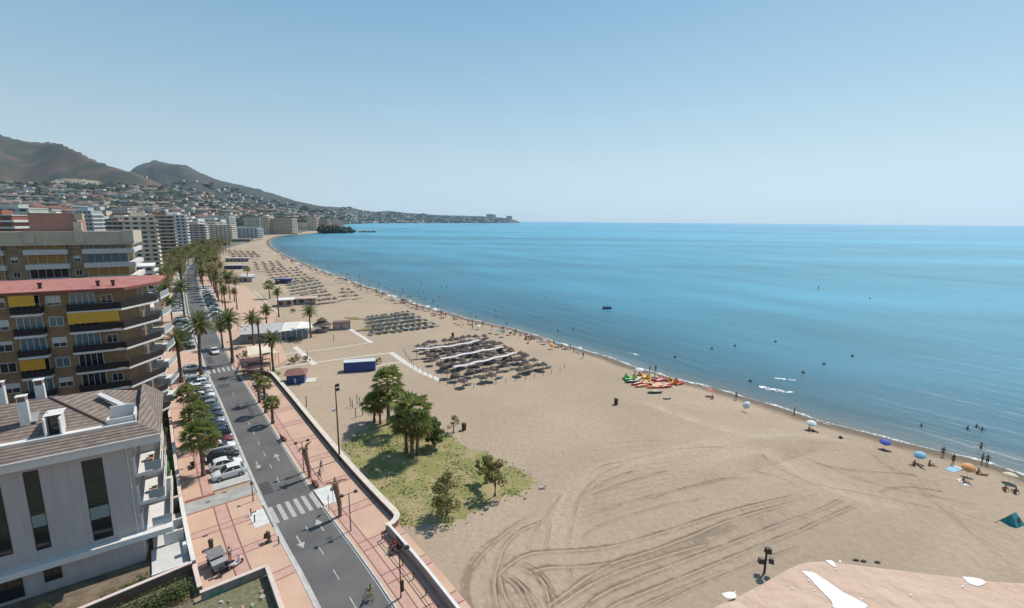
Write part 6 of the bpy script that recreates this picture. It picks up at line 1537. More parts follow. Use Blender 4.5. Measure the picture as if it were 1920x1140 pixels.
# ================================================================ beach
STRAW = M('dark_straw', (0.065, 0.048, 0.044), 0.95, vs=6, col2=(0.15, 0.115, 0.10), bump=0.8, bs=12); POLE = M('pole_wood', (0.14, 0.09, 0.06), 0.9)
FRAMEW = M('lounger_frame', (0.55, 0.55, 0.54), 0.5)
LG = {'green': M('lounger_green', (0.035, 0.10, 0.075), 0.8), 'grey': M('lounger_grey', (0.10, 0.09, 0.10), 0.8), 'blue': M('lounger_blue', (0.10, 0.17, 0.22), 0.8), 'yellow': M('lounger_yellow', (0.5, 0.35, 0.08), 0.8), 'cream': M('lounger_cream', (0.5, 0.45, 0.38), 0.8), 'white': M('lounger_white', (0.62, 0.60, 0.60), 0.8)}
def straw_meshes():
    rg = random.Random(2); mb = MB(); n_ = 16
    rings = [(0.06, 2.62), (0.55, 2.38), (1.05, 2.08), (1.38, 1.86)]
    for r_, z in rings:
        for k in range(n_): a = 2*math.pi*k/n_; q = r_*(1+rg.uniform(-0.07, 0.07)); mb.v.append((q*math.cos(a), q*math.sin(a), z+rg.uniform(-0.04, 0.04)))
    for i in range(3):
        for k in range(n_): l_ = (k+1) % n_; mb.f.append((i*n_+k, i*n_+n_+k, i*n_+n_+l_, i*n_+l_)); mb.mi.append(0)
    for k in range(60):
        a = rg.uniform(0, 6.28); r0 = rg.uniform(1.15, 1.36); mb.tri((r0*math.cos(a-0.08), r0*math.sin(a-0.08), 1.93), (r0*math.cos(a+0.08), r0*math.sin(a+0.08), 1.93), (1.52*math.cos(a), 1.52*math.sin(a), 1.66+rg.uniform(-0.08, 0.05)))
    mb.tube([(0, 0, 2.55), (0, 0, 2.85)], [0.08, 0.02], 6)
    c = bpy.data.meshes.new('canopy'); c.from_pydata(mb.v, [], mb.f); c.materials.append(STRAW)
    pb = MB().tube([(0, 0, 0), (0, 0, 2.6)], 0.05, 6); p = bpy.data.meshes.new('pole'); p.from_pydata(pb.v, [], pb.f); p.materials.append(POLE); return c, p
SC_, SP_ = straw_meshes()
def add(n_, me_, par, m_=None):
    o = bpy.data.objects.new(n_, me_); COL.objects.link(o); o.parent = par
    if m_: o.material_slots[0].link = 'OBJECT'; o.material_slots[0].material = m_
    return o
def straw(P, label, group, sc=1.0, m_=None):
    e = thing('straw_parasol', label, 'parasol', P, (P[0]*7) % 6, group); e.scale = (sc,)*3; add('canopy', SC_, e, m_); add('pole', SP_, e); return e
lf = MB(); lf.box(-1.0, 0.9, -0.33, 0.33, 0.26, 0.3)
LFR = bpy.data.meshes.new('frame'); 
for (x, y) in ((-0.9, -0.28), (-0.9, 0.24), (0.78, -0.28), (0.78, 0.24)): lf.box(x, x+0.05, y, y+0.05, 0, 0.26)
LFR.from_pydata(lf.v, [], lf.f); LFR.materials.append(FRAMEW)
lb_ = MB(); lb_.box(-0.25, 0.92, -0.3, 0.3, 0.3, 0.37); lb_.quad((-0.25, -0.3, 0.37), (-0.25, 0.3, 0.37), (-0.95, 0.3, 0.72), (-0.95, -0.3, 0.72)); lb_.quad((-0.25, 0.3, 0.31), (-0.25, -0.3, 0.31), (-0.95, -0.3, 0.66), (-0.95, 0.3, 0.66))
LMT = bpy.data.meshes.new('mattress'); LMT.from_pydata(lb_.v, [], lb_.f); LMT.materials.append(LG['green'])
def lounger(P, rz, col, label, group):
    e = thing('sun_lounger', label, 'sun lounger', P, rz, group); add('frame', LFR, e); add('mattress', LMT, e, LG[col]); return e
def quad_pts(A, B, C, D, na, nb):
    for i in range(na):
        for j in range(nb):
            u, v = i/max(1, na-1), j/max(1, nb-1); p = (np.array(A)*(1-u)*(1-v)+np.array(B)*(1-u)*v+np.array(C)*u*v+np.array(D)*u*(1-v)); yield i, j, (float(p[0]), float(p[1]), 0.0)
rb = random.Random(9); SEAD = math.atan2(0.30, 0.95)
seaw = 0.55
# the large straw field under white shade strips
A, B, C, D = [G(*p) for p in ((785, 657), (903, 638), (1022, 693), (868, 726))]
rowc = ['first', 'second', 'third', 'fourth', 'fifth', 'sixth', 'seventh', 'eighth', 'ninth', 'tenth', 'eleventh', 'twelfth']
NA_, NB_ = 10, 12
for i, j, p in quad_pts(A, B, C, D, NA_, NB_):
    if i >= 8 and (j in (1, 3, 6) or rb.random() < 0.25): continue
    straw((p[0]+rb.uniform(-.9, .9), p[1]+rb.uniform(-1.1, 1.1), 0), 'dark straw parasol, %s row from the top of the field with white shade strips' % rowc[i], 'straw parasols, row %d of the large field' % (i+1), rb.uniform(0.7, 0.88))
    if rb.random() < 0.97: lounger((p[0]+0.9, p[1]+1.2, 0), seaw+rb.uniform(-.1, .1), rb.choice(['grey', 'white', 'green', 'cream', 'white']), 'lounger under the %s row of straw parasols in the large field' % rowc[i], 'loungers, row %d of the large field' % (i+1))
TARP = M('white_cloth', (0.56, 0.52, 0.53), 0.8, vs=0.8, var=0.04)
for k, (a, b_, c) in enumerate([((781, 654), (850, 648), (900, 637)), ((826, 673), (880, 661), (944, 650)), ((850, 688), (905, 676), (967, 661))]):
    P = resample(smooth_line([G(a[0], a[1], 2.7), G(b_[0], b_[1], 2.7), G(c[0], c[1], 2.7)], 2), 1.2); o0 = P[0]
    e = thing('shade_strip', 'long white cloth shade strip, %s of the three across the straw parasol field' % ['farthest', 'middle', 'nearest'][k], 'shade cloth', (o0[0], o0[1], 0))
    mb = MB(); Q = [p-o0 for p in P]; aa, bb = offset(Q, -0.5), offset(Q, 0.5); zz = [2.7+0.10*math.sin(i_*1.3) for i_ in range(len(Q))]
    for i_ in range(len(Q)-1):
        for dz, fl in ((0, 0), (-0.05, 1)):
            v = [(*aa[i_], zz[i_]+dz), (*bb[i_], zz[i_]+dz-0.1), (*bb[i_+1], zz[i_+1]+dz-0.1), (*aa[i_+1], zz[i_+1]+dz)]
            mb.quad(*(v if not fl else v[::-1]))
    mk('cloth', mb, TARP, e)
    for i_ in range(0, len(Q), 4): mk('post', MB().box(Q[i_][0]-0.05, Q[i_][0]+0.05, Q[i_][1]-0.05, Q[i_][1]+0.05, 0, 2.75), POLE, e)
# rope posts round the large field
ring = [G(*p) for p in ((757, 660), (775, 690), (812, 712), (852, 728), (867, 731), (930, 720), (985, 712), (1050, 697), (1058, 690))]
for k, p in enumerate(resample(ring, 2.6)):
    e = thing('rope_post', 'short wooden post bounding the large straw field on the side %s' % ('along the white path' if k < 9 else 'facing the grass patch' if k < 18 else 'facing the pedal boats'), 'post', (p[0], p[1], 0), 0, 'posts round the large field, side %d' % (1 if k < 9 else 2 if k < 18 else 3)); mk('shaft', MB().tube([(0, 0, 0), (0, 0, 1.1)], 0.06, 6), POLE, e)
GPM = M('green_grey_parasol', (0.045, 0.075, 0.075), 0.9, vs=5, var=0.3)
def lfield(qd, na, nb, col, place, sc=1.0, both=True, pcol=True, lpr=1, jit=0.5, pm=None):
    Q = [G(*p) for p in qd]
    for i, j, p in quad_pts(*Q, na, nb):
        r_ = rowc[min(i, 11)]
        if pcol: straw((p[0]+rb.uniform(-jit, jit), p[1]+rb.uniform(-jit, jit), 0), 'straw parasol in line %s of the %s' % (r_, place), 'straw parasols, line %d of the %s' % (i+1, place), sc, pm)
        for q in range(lpr):
            c = col if isinstance(col, str) else rb.choice(col)
            lounger((p[0]+(1.1 if q == 0 else -1.0), p[1]+(1.4 if q == 0 else 1.0), 0), seaw, c, 'lounger in line %s of the %s' % (r_, place), 'loungers, line %d of the %s' % (i+1, place))
lfield(((690, 600), (765, 590), (812, 614), (700, 628)), 5, 10, ['green', 'blue', 'green', 'grey'], 'green lounger field left of the straw field', 0.6, lpr=2, pm=GPM)
lfield(((655, 597), (668, 600), (690, 618), (678, 622)), 2, 4, 'yellow', 'small yellow lounger group beside the white hut', 0.9, pcol=False, lpr=2)
lfield(((566, 560), (612, 553), (628, 567), (578, 573)), 3, 6, ['cream', 'grey', 'green'], 'pale lounger field behind the small white hut', 0.9)
lfield(((642, 548), (655, 549), (668, 561), (645, 563)), 3, 2, 'grey', 'small dark cluster beside the open sand', 0.9)
lfield(((540, 535), (590, 526), (604, 543), (552, 552)), 4, 6, ['green', 'green', 'grey'], 'green field behind the blue container', 0.8, pm=GPM, lpr=2)
lfield(((500, 512), (555, 507), (578, 526), (520, 533)), 5, 6, ['grey', 'cream'], 'brown field beyond the green one', 1.0)
lfield(((478, 497), (520, 495), (528, 506), (484, 510)), 4, 4, 'grey', 'second brown field towards the head of the beach', 1.1)
lfield(((430, 475), (475, 478), (485, 487), (440, 487)), 4, 5, 'grey', 'farthest straw field below the head of the beach', 1.5, lpr=0)
# paths on the sand
PATH = M('white_path', (0.60, 0.56, 0.50), 0.85, vs=0.7, var=0.06)
def path(pts, w_, z=0.02):
    P = resample([G(*p) for p in pts], 3.0); struct('path', ribbon(MB(), P, -w_/2, w_/2, z), PATH)
path([(733, 661), (760, 680), (790, 698), (824, 713)], 1.5, 0.03); path([(505, 694), (560, 684), (640, 673), (737, 661)], 0.7); path([(700, 688), (725, 682), (757, 678)], 0.6, 0.02)
path([(500, 668), (560, 661), (640, 651), (690, 643)], 0.6); path([(655, 617), (675, 629), (697, 643)], 1.3, 0.03); path([(585, 625), (620, 621), (657, 616)], 0.7, 0.02)
path([(475, 545), (520, 585), (525, 592)], 0.5); path([(553, 650), (575, 670), (590, 684)], 1.4, 0.012)
# ---- beach buildings
GRW = M('grey_wall', (0.26, 0.26, 0.28), 0.85, vs=0.5, var=0.08); GRR = M('grey_sheet_roof', (0.44, 0.43, 0.42), 0.7, vs=0.4, var=0.06); CRM = M('cream_fabric', (0.66, 0.58, 0.46), 0.85, vs=0.5, var=0.05)
BLUE = M('blue_wall', (0.02, 0.065, 0.24), 0.5, vs=0.5, var=0.15); RDB = M('red_brown_roof', (0.22, 0.105, 0.085), 0.85, vs=1.5, var=0.15); DARKO = M('dark_opening', (0.02, 0.018, 0.018), 0.8)
e = thing('beach_hall', 'grey walled hall with pale pitched roof behind the seafront palms', 'building', G(452, 646), R(20))
mk('wall', MB().box(0, 10.5, 0, 12, 0, 3.0), GRW, e); b = MB(); b.quad((-0.4, -0.4, 3.0), (10.9, -0.4, 3.0), (10.9, 6, 4.6), (-0.4, 6, 4.6)); b.quad((10.9, 12.4, 3.0), (-0.4, 12.4, 3.0), (-0.4, 6, 4.6), (10.9, 6, 4.6)); b.tri((-0.01, 0, 3), (-0.01, 6, 4.55), (-0.01, 12, 3)); b.tri((10.51, 0, 3), (10.51, 12, 3), (10.51, 6, 4.55)); mk('roof', b, GRR, e)
mk('door', MB().box(-0.06, 0.02, 1.5, 6.5, 0, 2.6), DARKO, e)
for x in (2, 5, 8): mk('window', MB().box(x, x+1.2, -0.05, 0.02, 1.2, 2.2), DW, e)
e = thing('beach_restaurant', 'beach restaurant with white sloping fabric roof and white framed glass front', 'restaurant', G(512, 640), R(20))
mk('wall', MB().box(0, 9.5, 1, 10, 0, 2.6), M('glass_front', (0.2, 0.22, 0.24), 0.2), e); b = MB(); b.quad((-1, 0, 2.7), (6, 0.5, 2.9), (7.5, 7.5, 4.1), (0.5, 7, 4.1)); b.quad((6, 0.5, 2.9), (11, 3.5, 2.7), (10, 10, 3.0), (7.5, 7.5, 4.1)); mk('roof', b, M('white_fabric', (0.68, 0.65, 0.6), 0.7), e)
for k in range(7): x = 0.2+k*1.55; mk('column', MB().box(x, x+0.18, 0.7, 0.9, 0, 2.7), WHITE2, e)
mk('canopy', MB().box(9.6, 13.5, 2.0, 2.3, 2.4, 2.65), WHITE2, e)
e = thing('thatched_bar', 'round thatched beach bar with two tier straw roof', 'beach bar', G(605, 621)); b = MB(); b.tube([(0, 0, 2.2), (0, 0, 3.6)], [3.1, 1.0], 14); b.tube([(0, 0, 3.7), (0, 0, 4.7)], [1.7, 0.1], 14); mk('roof', b, STRAW, e); mk('counter', MB().tube([(0, 0, 0), (0, 0, 1.1)], 1.9, 14), M('pinkish_counter', (0.45, 0.36, 0.32), 0.8), e)
for k in range(6): a = k*math.pi/3; mk('post', MB().tube([(2.5*math.cos(a), 2.5*math.sin(a), 0), (2.5*math.cos(a), 2.5*math.sin(a), 2.4)], 0.09, 6), POLE, e)
e = thing('beach_hut', 'small white hut with dark frame beside the thatched bar', 'hut', G(626, 619), R(18)); mk('wall', MB().box(0, 5, 0, 2.6, 0, 2.3), WHITE, e); mk('roof', MB().box(-0.3, 5.3, -0.4, 3, 2.3, 2.5), POLE, e); 
for x in (-0.2, 2.4, 5.0): mk('post', MB().box(x, x+0.2, -0.4, -0.2, 0, 2.3), POLE, e)
K_ = G(538, 721); e = thing('kiosk', 'small dark blue kiosk with red brown hipped roof on the sand behind the wall', 'kiosk', K_, R(17))
mk('wall', MB().box(0, 3.6, 0, 3.4, 0, 2.1), BLUE, e); b = MB(); r_ = 0.55
b.quad((-r_, -r_, 2.1), (3.6+r_, -r_, 2.1), (2.6, 1.7, 3.1), (1.0, 1.7, 3.1)); b.quad((3.6+r_, 3.4+r_, 2.1), (-r_, 3.4+r_, 2.1), (1.0, 1.7, 3.1), (2.6, 1.7, 3.1)); b.tri((3.6+r_, -r_, 2.1), (3.6+r_, 3.4+r_, 2.1), (2.6, 1.7, 3.1)); b.tri((-r_, 3.4+r_, 2.1), (-r_, -r_, 2.1), (1.0, 1.7, 3.1)); b.quad((-r_, -r_, 2.09), (-r_, 3.4+r_, 2.09), (3.6+r_, 3.4+r_, 2.09), (3.6+r_, -r_, 2.09)); mk('roof', b, RDB, e)
mk('hatch', MB().box(1.5, 1.9, -0.05, 0.02, 0.2, 1.2), WHITE2, e); mk('slab', MB().box(3.7, 5.8, 0.3, 3.2, 0.0, 0.06), PATH, e)
e = thing('container', 'blue shipping container with white roof standing on the sand by the path', 'container', G(645, 699), R(14)); b = MB(); b.box(0, 7.2, 0, 2.4, 0, 2.4)
for k in range(28): b.box(0.1+k*0.255, 0.2+k*0.255, -0.035, -0.002, 0.12, 2.3)
mk('body', b, BLUE, e); mk('roof', MB().box(-0.05, 7.25, -0.06, 2.46, 2.4, 2.5), M('container_roof', (0.55, 0.58, 0.60), 0.6), e); mk('sign', MB().box(-0.04, 0.02, 0.3, 2.1, 0.4, 2.1), M('container_end', (0.14, 0.14, 0.16), 0.7), e)
def sail(name, lb, pts, z, m_, base=None):
    P = [G(*p, z) for p in pts]; o = P[0]; e = thing(name, lb, 'canopy', (o[0], o[1], 0)); mb = MB(); v = [(p[0]-o[0], p[1]-o[1], z+(0.4 if k % 2 else 0)) for k, p in enumerate(P)]
    mb.quad(*v); mb.quad(*[(a, b_, c-0.06) for a, b_, c in v[::-1]]); mk('fabric', mb, m_, e)
    for a, b_, c in v: mk('post', MB().tube([(a, b_, 0), (a, b_, c)], 0.06, 6), POLE, e)
    return e
sail('shade_sail', 'cream shade sail stretched over the promenade terrace', [(466, 668), (508, 663), (506, 647), (462, 652)], 2.8, CRM); sail('shade_sail', 'smaller cream sail right of the large cream shade sail', [(490, 667), (522, 664), (516, 658), (497, 660)], 2.6, CRM)
for k in range(3):
    y = 676+k*7
    sail('pergola', '%s dark red slatted pergola shade beside the far crossing' % ['farthest', 'middle', 'nearest'][k], [(452+k*3, y+4), (506, y), (506, y-4), (455+k*3, y-1)], 2.4, M('dark_red_shade', (0.10, 0.045, 0.04), 0.8))
for (px, py, w_, d_, h, m_, rf, lb, rz) in [(422, 530, 14, 7, 2.8, WHITE, GRR, 'low beach bar with grey white roof beside the pink plaza', 15), (420, 505, 12, 5, 2.6, BLUE, GRR, 'dark blue container like bar beyond the low beach bar', 12), (423, 491, 18, 6, 3.0, WHITE, GRR, 'pale low bar half hidden by the far palms', 10), (516, 532, 8, 3, 2.4, BLUE, BLUE, 'blue container standing among the far straw fields', 12), (520, 575, 6, 5, 2.6, WHITE, WHITE2, 'small white hut at the corner of the pink plaza', 20), (530, 572, 13, 5, 2.4, WHITE, M('pink_flat_roof', (0.48, 0.35, 0.3), 0.8), 'low pink roofed terrace building behind the single beach palm', 15), (420, 453, 40, 10, 4, M('dusky_wall', (0.3, 0.22, 0.2), 0.9), GRR, 'long low pavilion at the head of the beach', 5), (453, 525, 6, 4, 2.6, WHITE, WHITE2, 'white changing hut beside the low beach bar', 15)]:
    e = thing('beach_building', lb, 'building', G(px, py), R(rz)); mk('wall', MB().box(0, w_, 0, d_, 0, h), m_, e); mk('roof', MB().box(-0.5, w_+0.5, -1.0, d_+0.4, h, h+0.25), rf, e)
    for k in range(max(2, int(w_/3))): x = 0.6+k*3; mk('window', MB().box(x, x+1.7, -0.05, 0.02, 0.6, 2.1), DW, e)
# lawn circle at the end of the promenade wall
c_ = G(505, 702); fill('lawn', [(c_[0]+2.6*math.cos(a), c_[1]+1.9*math.sin(a)) for a in np.linspace(0, 2*math.pi, 20)[:-1]], ZP+0.03, GRASS)
# exercise posts, posts on the sand, bins, shrubs
for k, (px, py, h) in enumerate([(657, 762, 1.9), (661, 765, 1.6), (670, 758, 2.0), (675, 763, 1.9), (667, 783, 1.9), (680, 779, 2.0)]):
    e = thing('exercise_post', 'slim wooden post, %s in the group of six' % ['left one of the back pair', 'short one of the back pair', 'third from the left', 'fourth from the left', 'near left one', 'near right one'][k], 'post', G(px, py), 0, 'six exercise posts'); mk('shaft', MB().tube([(0, 0, 0), (0, 0, h)], 0.075, 6), POLE, e); mk('cap', MB().ball((0, 0, h), 0.085, 6, 4), POLE, e)
for (px, py, lb) in ((575, 763, 'brown post behind the promenade wall near the kiosk'), (626, 641, 'thin post on the sand below the white hut'), (577, 672, 'wooden totem with small box by the orange bushes')):
    e = thing('post', lb, 'post', G(px, py)); mk('shaft', MB().tube([(0, 0, 0), (0, 0, 2.0)], 0.09, 6), POLE, e); mk('cap', MB().cbox(0, 0, 2.05, 0.24, 0.24, 0.12), POLE, e)
for k, (px, py, lb) in enumerate([(548, 682, 'olive bush left of the orange planted bed'), (556, 676, 'larger olive bush in the orange planted bed'), (575, 678, 'orange flowering bush in the bed behind the kiosk'), (550, 586, 'dark bush on the sand behind the restaurant'), (545, 640, 'bush in front of the restaurant columns'), (560, 642, 'second bush in front of the restaurant columns'), (710, 682, 'low dark bush right of the blue container'), (458, 668, 'small bush at the left of the cream sail')]):
    tree(G(px, py), 1.6, 1.1, lb, LEAFB if k in (0, 1, 2, 6) else LEAFD, 60+k, clumps=8, n=40, leaf=0.14, low=0.25, cat='bush', name='bush')
# rocks and driftwood by the grass
for k, (px, py, w_) in enumerate([(1015, 917, 0.5), (985, 934, 0.45)]):
    e = thing('driftwood', '%s white and dark debris lump right of the grass patch' % ['farther', 'nearer'][k], 'debris', G(px, py), k); mk('block', MB().cbox(0, 0, 0.14, w_*1.4, w_*0.8, 0.28, 0.3, 0.08), M('pale_debris', (0.42, 0.38, 0.35), 0.9), e); mk('branch', MB().tube([(0, 0, 0.05), (0.5, 0.3, 0.2), (0.7, 0.1, 0.5)], 0.05, 5), BARK, e)
# ---- wheel ruts in the sand: ridge, groove, ridge
z1 = lambda L_: [(860+x/3, 760+y/3) for x, y in L_]; z2 = lambda L_: [(1500+x/4.07, 720+y/4.07) for x, y in L_]
TR = [z1(t_) for t_ in [[(1920,625),(1500,790),(1050,955),(850,1030),(720,1130),(690,1180)], [(1920,700),(1500,870),(1000,1070),(870,1120),(800,1180)], [(1920,790),(1600,910),(1250,1060),(1100,1140)], [(1920,500),(1500,600),(1200,700),(900,790),(700,815),(490,822),(380,835),(280,900),(215,960)],
 [(1900,540),(1500,650),(1330,730),(1000,850),(800,900),(640,910),(500,910),(400,940)], [(980,840),(760,940),(600,1060),(500,1130)], [(960,325),(830,370),(740,440),(670,530),(640,650),(615,790)], [(1000,370),(860,410),(760,470),(700,500)], [(1180,370),(980,420),(760,505)], [(1500,235),(1300,240),(1100,270),(950,310),(800,340),(720,400)],
 [(580,500),(500,620),(440,690),(390,820)], [(510,640),(515,700),(490,815)], [(390,630),(280,700),(180,790),(90,890),(45,980),(50,1080),(70,1140),(120,1200)], [(480,650),(350,700),(260,780),(220,900),(195,1000),(220,1140)], [(250,930),(350,1000),(420,1080),(460,1140)], [(330,900),(440,960),(510,1030),(550,1100)], [(620,910),(640,1000)], [(300,960),(380,1040),(430,1140)], [(1660,410),(1500,410),(1350,440),(1080,530)], [(1650,370),(1800,400),(1920,460)], [(360,880),(480,950),(540,1060)], [(1700,270),(1780,350),(1920,410)], [(60,1160),(20,1020),(60,900),(140,800),(230,740)], [(230,960),(250,1060),(310,1150)], [(430,930),(490,1010),(520,1150)], [(270,970),(340,1030),(400,1150)], [(560,1130),(720,1020),(900,930),(1150,850),(1400,780)], [(640,1160),(820,1050),(1040,970)], [(1000,1140),(1200,1050),(1500,930)], [(680,760),(760,690),(900,640),(1150,560),(1400,520)], [(720,620),(900,560),(1200,480),(1450,430)]]]
TR += [z2(t_) for t_ in [[(0,1020),(150,960),(310,885)], [(0,1120),(200,1020),(420,930)], [(70,580),(200,630),(450,670),(700,680),(900,700)], [(0,730),(250,800),(450,830),(700,880),(1000,950)], [(600,830),(700,790),(900,790),(1100,830)], [(0,880),(130,840)], [(300,300),(60,380)]]]
WD = [0.9,0.8,0.5,0.9,0.9,0.9,0.6,0.6,0.6,0.5,0.5,0.5,0.8,0.9,0.7,0.7,0.5,0.6,0.5,0.5,0.6,0.5,0.9,0.8,0.8,0.8,0.9,0.7,0.6,0.5,0.5,0.8,0.8,0.6,0.6,0.6,0.5,0.5]
def worked_sand():
    """one finely modelled sheet of sand with the machine's ruts pressed into it"""
    h = 0.13; X0, X1, Y0, Y1 = -8.0, 62.0, 31.0, 92.0; nx, ny = int((X1-X0)/h), int((Y1-Y0)/h)
    gx = np.linspace(X0, X1, nx); gy = np.linspace(Y0, Y1, ny); XX, YY = np.meshgrid(gx, gy, indexing='ij'); 
    S = np.array([p for p in SHL2 if 20 < p[1] < 130]); SN = np.array([q for p, q in zip(SHL2, nn) if 20 < p[1] < 130])
    D = np.full(XX.shape, 1e9); SD = np.zeros(XX.shape)
    for a, q in zip(S[::3], SN[::3]):
        d2 = (XX-a[0])**2+(YY-a[1])**2; m_ = d2 < D; D[m_] = d2[m_]; SD[m_] = ((XX-a[0])*q[0]+(YY-a[1])*q[1])[m_]
    Z = np.interp(SD, offs, zs)+0.05; T = np.zeros(XX.shape)
    rs_ = np.random.RandomState(3)
    def smooth_noise(step):
        cx, cy = int((X1-X0)/step)+3, int((Y1-Y0)/step)+3; g = rs_.rand(cx, cy); u = (XX-X0)/step; v = (YY-Y0)/step; iu, iv = u.astype(int), v.astype(int); fu, fv = u-iu, v-iv; fu = fu*fu*(3-2*fu); fv = fv*fv*(3-2*fv)
        return (g[iu, iv]*(1-fu)+g[iu+1, iv]*fu)*(1-fv)+(g[iu, iv+1]*(1-fu)+g[iu+1, iv+1]*fu)*fv
    N1 = smooth_noise(0.5); N2 = smooth_noise(1.7); N3 = smooth_noise(6.0); N4 = smooth_noise(0.27)
    def line(pts, w_, hh, dark, soft=0.0, fade=True):
        nonlocal Z, T
        P = resample(smooth_line([G(*p) for p in pts], 3), 0.8); A = np.array(P)
        x0, y0 = A.min(0)-w_*3-1; x1, y1 = A.max(0)+w_*3+1; ix = np.where((gx > x0) & (gx < x1))[0]; iy = np.where((gy > y0) & (gy < y1))[0]
        if len(ix) < 2 or len(iy) < 2: return
        sl = (slice(ix[0], ix[-1]+1), slice(iy[0], iy[-1]+1)); x_, y_ = XX[sl], YY[sl]; best = np.full(x_.shape, 1e9); sd = np.zeros(x_.shape); tt = np.zeros(x_.shape); n_ = len(P)-1
        for k in range(n_):
            a, b_ = A[k], A[k+1]; d = b_-a; L2 = d@d; t_ = np.clip(((x_-a[0])*d[0]+(y_-a[1])*d[1])/L2, 0, 1); ex, ey = x_-a[0]-t_*d[0], y_-a[1]-t_*d[1]; e_ = ex*ex+ey*ey; m_ = e_ < best
            best[m_] = e_[m_]; sd[m_] = ((ex*d[1]-ey*d[0])/math.sqrt(L2))[m_]; tt[m_] = ((k+t_)/n_)[m_]
        dist = np.sqrt(best); en = np.clip(np.minimum(tt, 1-tt)*7+0.15, 0, 1); sg = np.sign(sd)*dist
        f_ = (0.35+0.9*N2[sl])*en; wv = w_*(0.75+0.5*N1[sl])
        g0 = np.exp(-(sg/(0.35*wv))**2); r1 = np.exp(-((sg-0.75*wv)/(0.3*wv))**2); r2 = np.exp(-((sg+0.75*wv)/(0.3*wv))**2)
        Z[sl] += hh*f_*(1.0*r1+0.7*r2-0.75*g0); T[sl] += dark*f_*(np.exp(-(dist/(0.9*wv))**2)*(0.7+0.6*N4[sl]))
    for k, t_ in enumerate(TR): line(t_, WD[k]*0.42, 0.11, 1.55 if WD[k] > 0.7 else 1.0)
    # broad smoothed lanes, and fields of fine parallel drag marks between the deep ruts
    for t_ in LN: line(t_, 1.6, 0.03, -0.75)
    for t_, w_ in WB: line(t_, w_, 0.02, 0.65)
    for k in range(15):
        u = k/14; line([(1075+u*25, 985-u*150), (1180+40*u, 955-u*130), (1340+60*u, 905-u*80), (1520+60*u, 850-u*20)], 0.16, 0.05, 0.45)
    for k in range(9):
        line([(1560+k*22, 800+k*9), (1640+k*20, 860+k*16), (1720+k*22, 900+k*20), (1900, 935+k*18)], 0.2, 0.04, 0.32)
    T += (N3-0.5)*0.3+(N2-0.5)*0.12; Z += (N1-0.5)*0.03+(N4-0.5)*0.025
    ed = np.clip(np.minimum.reduce([(XX-X0)/3, (X1-XX)/3, (YY-Y0)/3, (Y1-YY)/3, (-7.5-SD)/3.0]), 0, 1); T *= ed; Z = np.where(ed < 1, Z*ed+(np.interp(SD, offs, zs)-0.03)*(1-ed), Z)
    keep = (SD < -7.2)
    # stay clear of the promenade wall and the grass
    c0 = np.array(ST(30, 7.6)[:2]); c1 = np.array(ST(100, 9.6)[:2]); dd = c1-c0; side_ = (XX-c0[0])*dd[1]-(YY-c0[1])*dd[0]; keep &= (side_ > 0)
    idx = np.full(XX.shape, -1); kv = np.where(keep); idx[kv] = np.arange(len(kv[0]))
    gp_ = np.array([[cx_+(p[0]-cx_)*1.02, cy_+(p[1]-cy_)*1.02] for p in q_grass]); ins = np.zeros(XX.shape, bool)
    for i in range(len(gp_)):
        a, b_ = gp_[i], gp_[(i+1) % len(gp_)]; c_ = ((a[1] > YY) != (b_[1] > YY)); xi = (b_[0]-a[0])*(YY-a[1])/((b_[1]-a[1]) if abs(b_[1]-a[1]) > 1e-9 else 1e-9)+a[0]; ins ^= (c_ & (XX < xi))
    Z = np.where(ins, -0.03, Z)
    a = idx[:-1, :-1]; b_ = idx[1:, :-1]; c_ = idx[1:, 1:]; d = idx[:-1, 1:]; ok = (a >= 0) & (b_ >= 0) & (c_ >= 0) & (d >= 0)
    F = np.stack([a[ok], b_[ok], c_[ok], d[ok]], 1); V = np.stack([XX[kv], YY[kv], Z[kv]], 1)
    me = bpy.data.meshes.new('worked_sand'); me.vertices.add(len(V)); me.vertices.foreach_set('co', V.ravel()); me.loops.add(F.size); me.loops.foreach_set('vertex_index', F.ravel().astype(np.int32)); me.polygons.add(len(F)); me.polygons.foreach_set('loop_start', np.arange(0, F.size, 4, dtype=np.int32)); me.update(calc_edges=True)
    me.polygons.foreach_set('use_smooth', [True]*len(F)); at_ = me.attributes.new('turned', 'FLOAT', 'POINT'); at_.data.foreach_set('value', T[kv].astype(np.float32))
    m_ = sand_mat('worked_sand', False); t = m_.node_tree; b = t.nodes['Principled BSDF']; src = b.inputs['Base Color'].links[0].from_socket
    a_ = t.nodes.new('ShaderNodeAttribute'); a_.attribute_name = 'turned'; r1 = t.nodes.new('ShaderNodeMapRange'); r1.inputs['To Max'].default_value = 0.62; t.links.new(a_.outputs['Fac'], r1.inputs['Value'])
    x1 = t.nodes.new('ShaderNodeMix'); x1.data_type = 'RGBA'; x1.inputs['B'].default_value = (0.17, 0.125, 0.09, 1); t.links.new(r1.outputs[0], x1.inputs['Factor']); t.links.new(src, x1.inputs['A'])
    r2 = t.nodes.new('ShaderNodeMapRange'); r2.inputs['From Max'].default_value = -1; r2.inputs['To Max'].default_value = 0.6; t.links.new(a_.outputs['Fac'], r2.inputs['Value'])
    x2 = t.nodes.new('ShaderNodeMix'); x2.data_type = 'RGBA'; x2.inputs['B'].default_value = (0.47, 0.385, 0.295, 1); t.links.new(r2.outputs[0], x2.inputs['Factor']); t.links.new(x1.outputs['Result'], x2.inputs['A']); t.links.new(x2.outputs['Result'], b.inputs['Base Color'])
    me.materials.append(m_); o = bpy.data.objects.new('worked_sand', me); COL.objects.link(o); o['kind'] = 'structure'
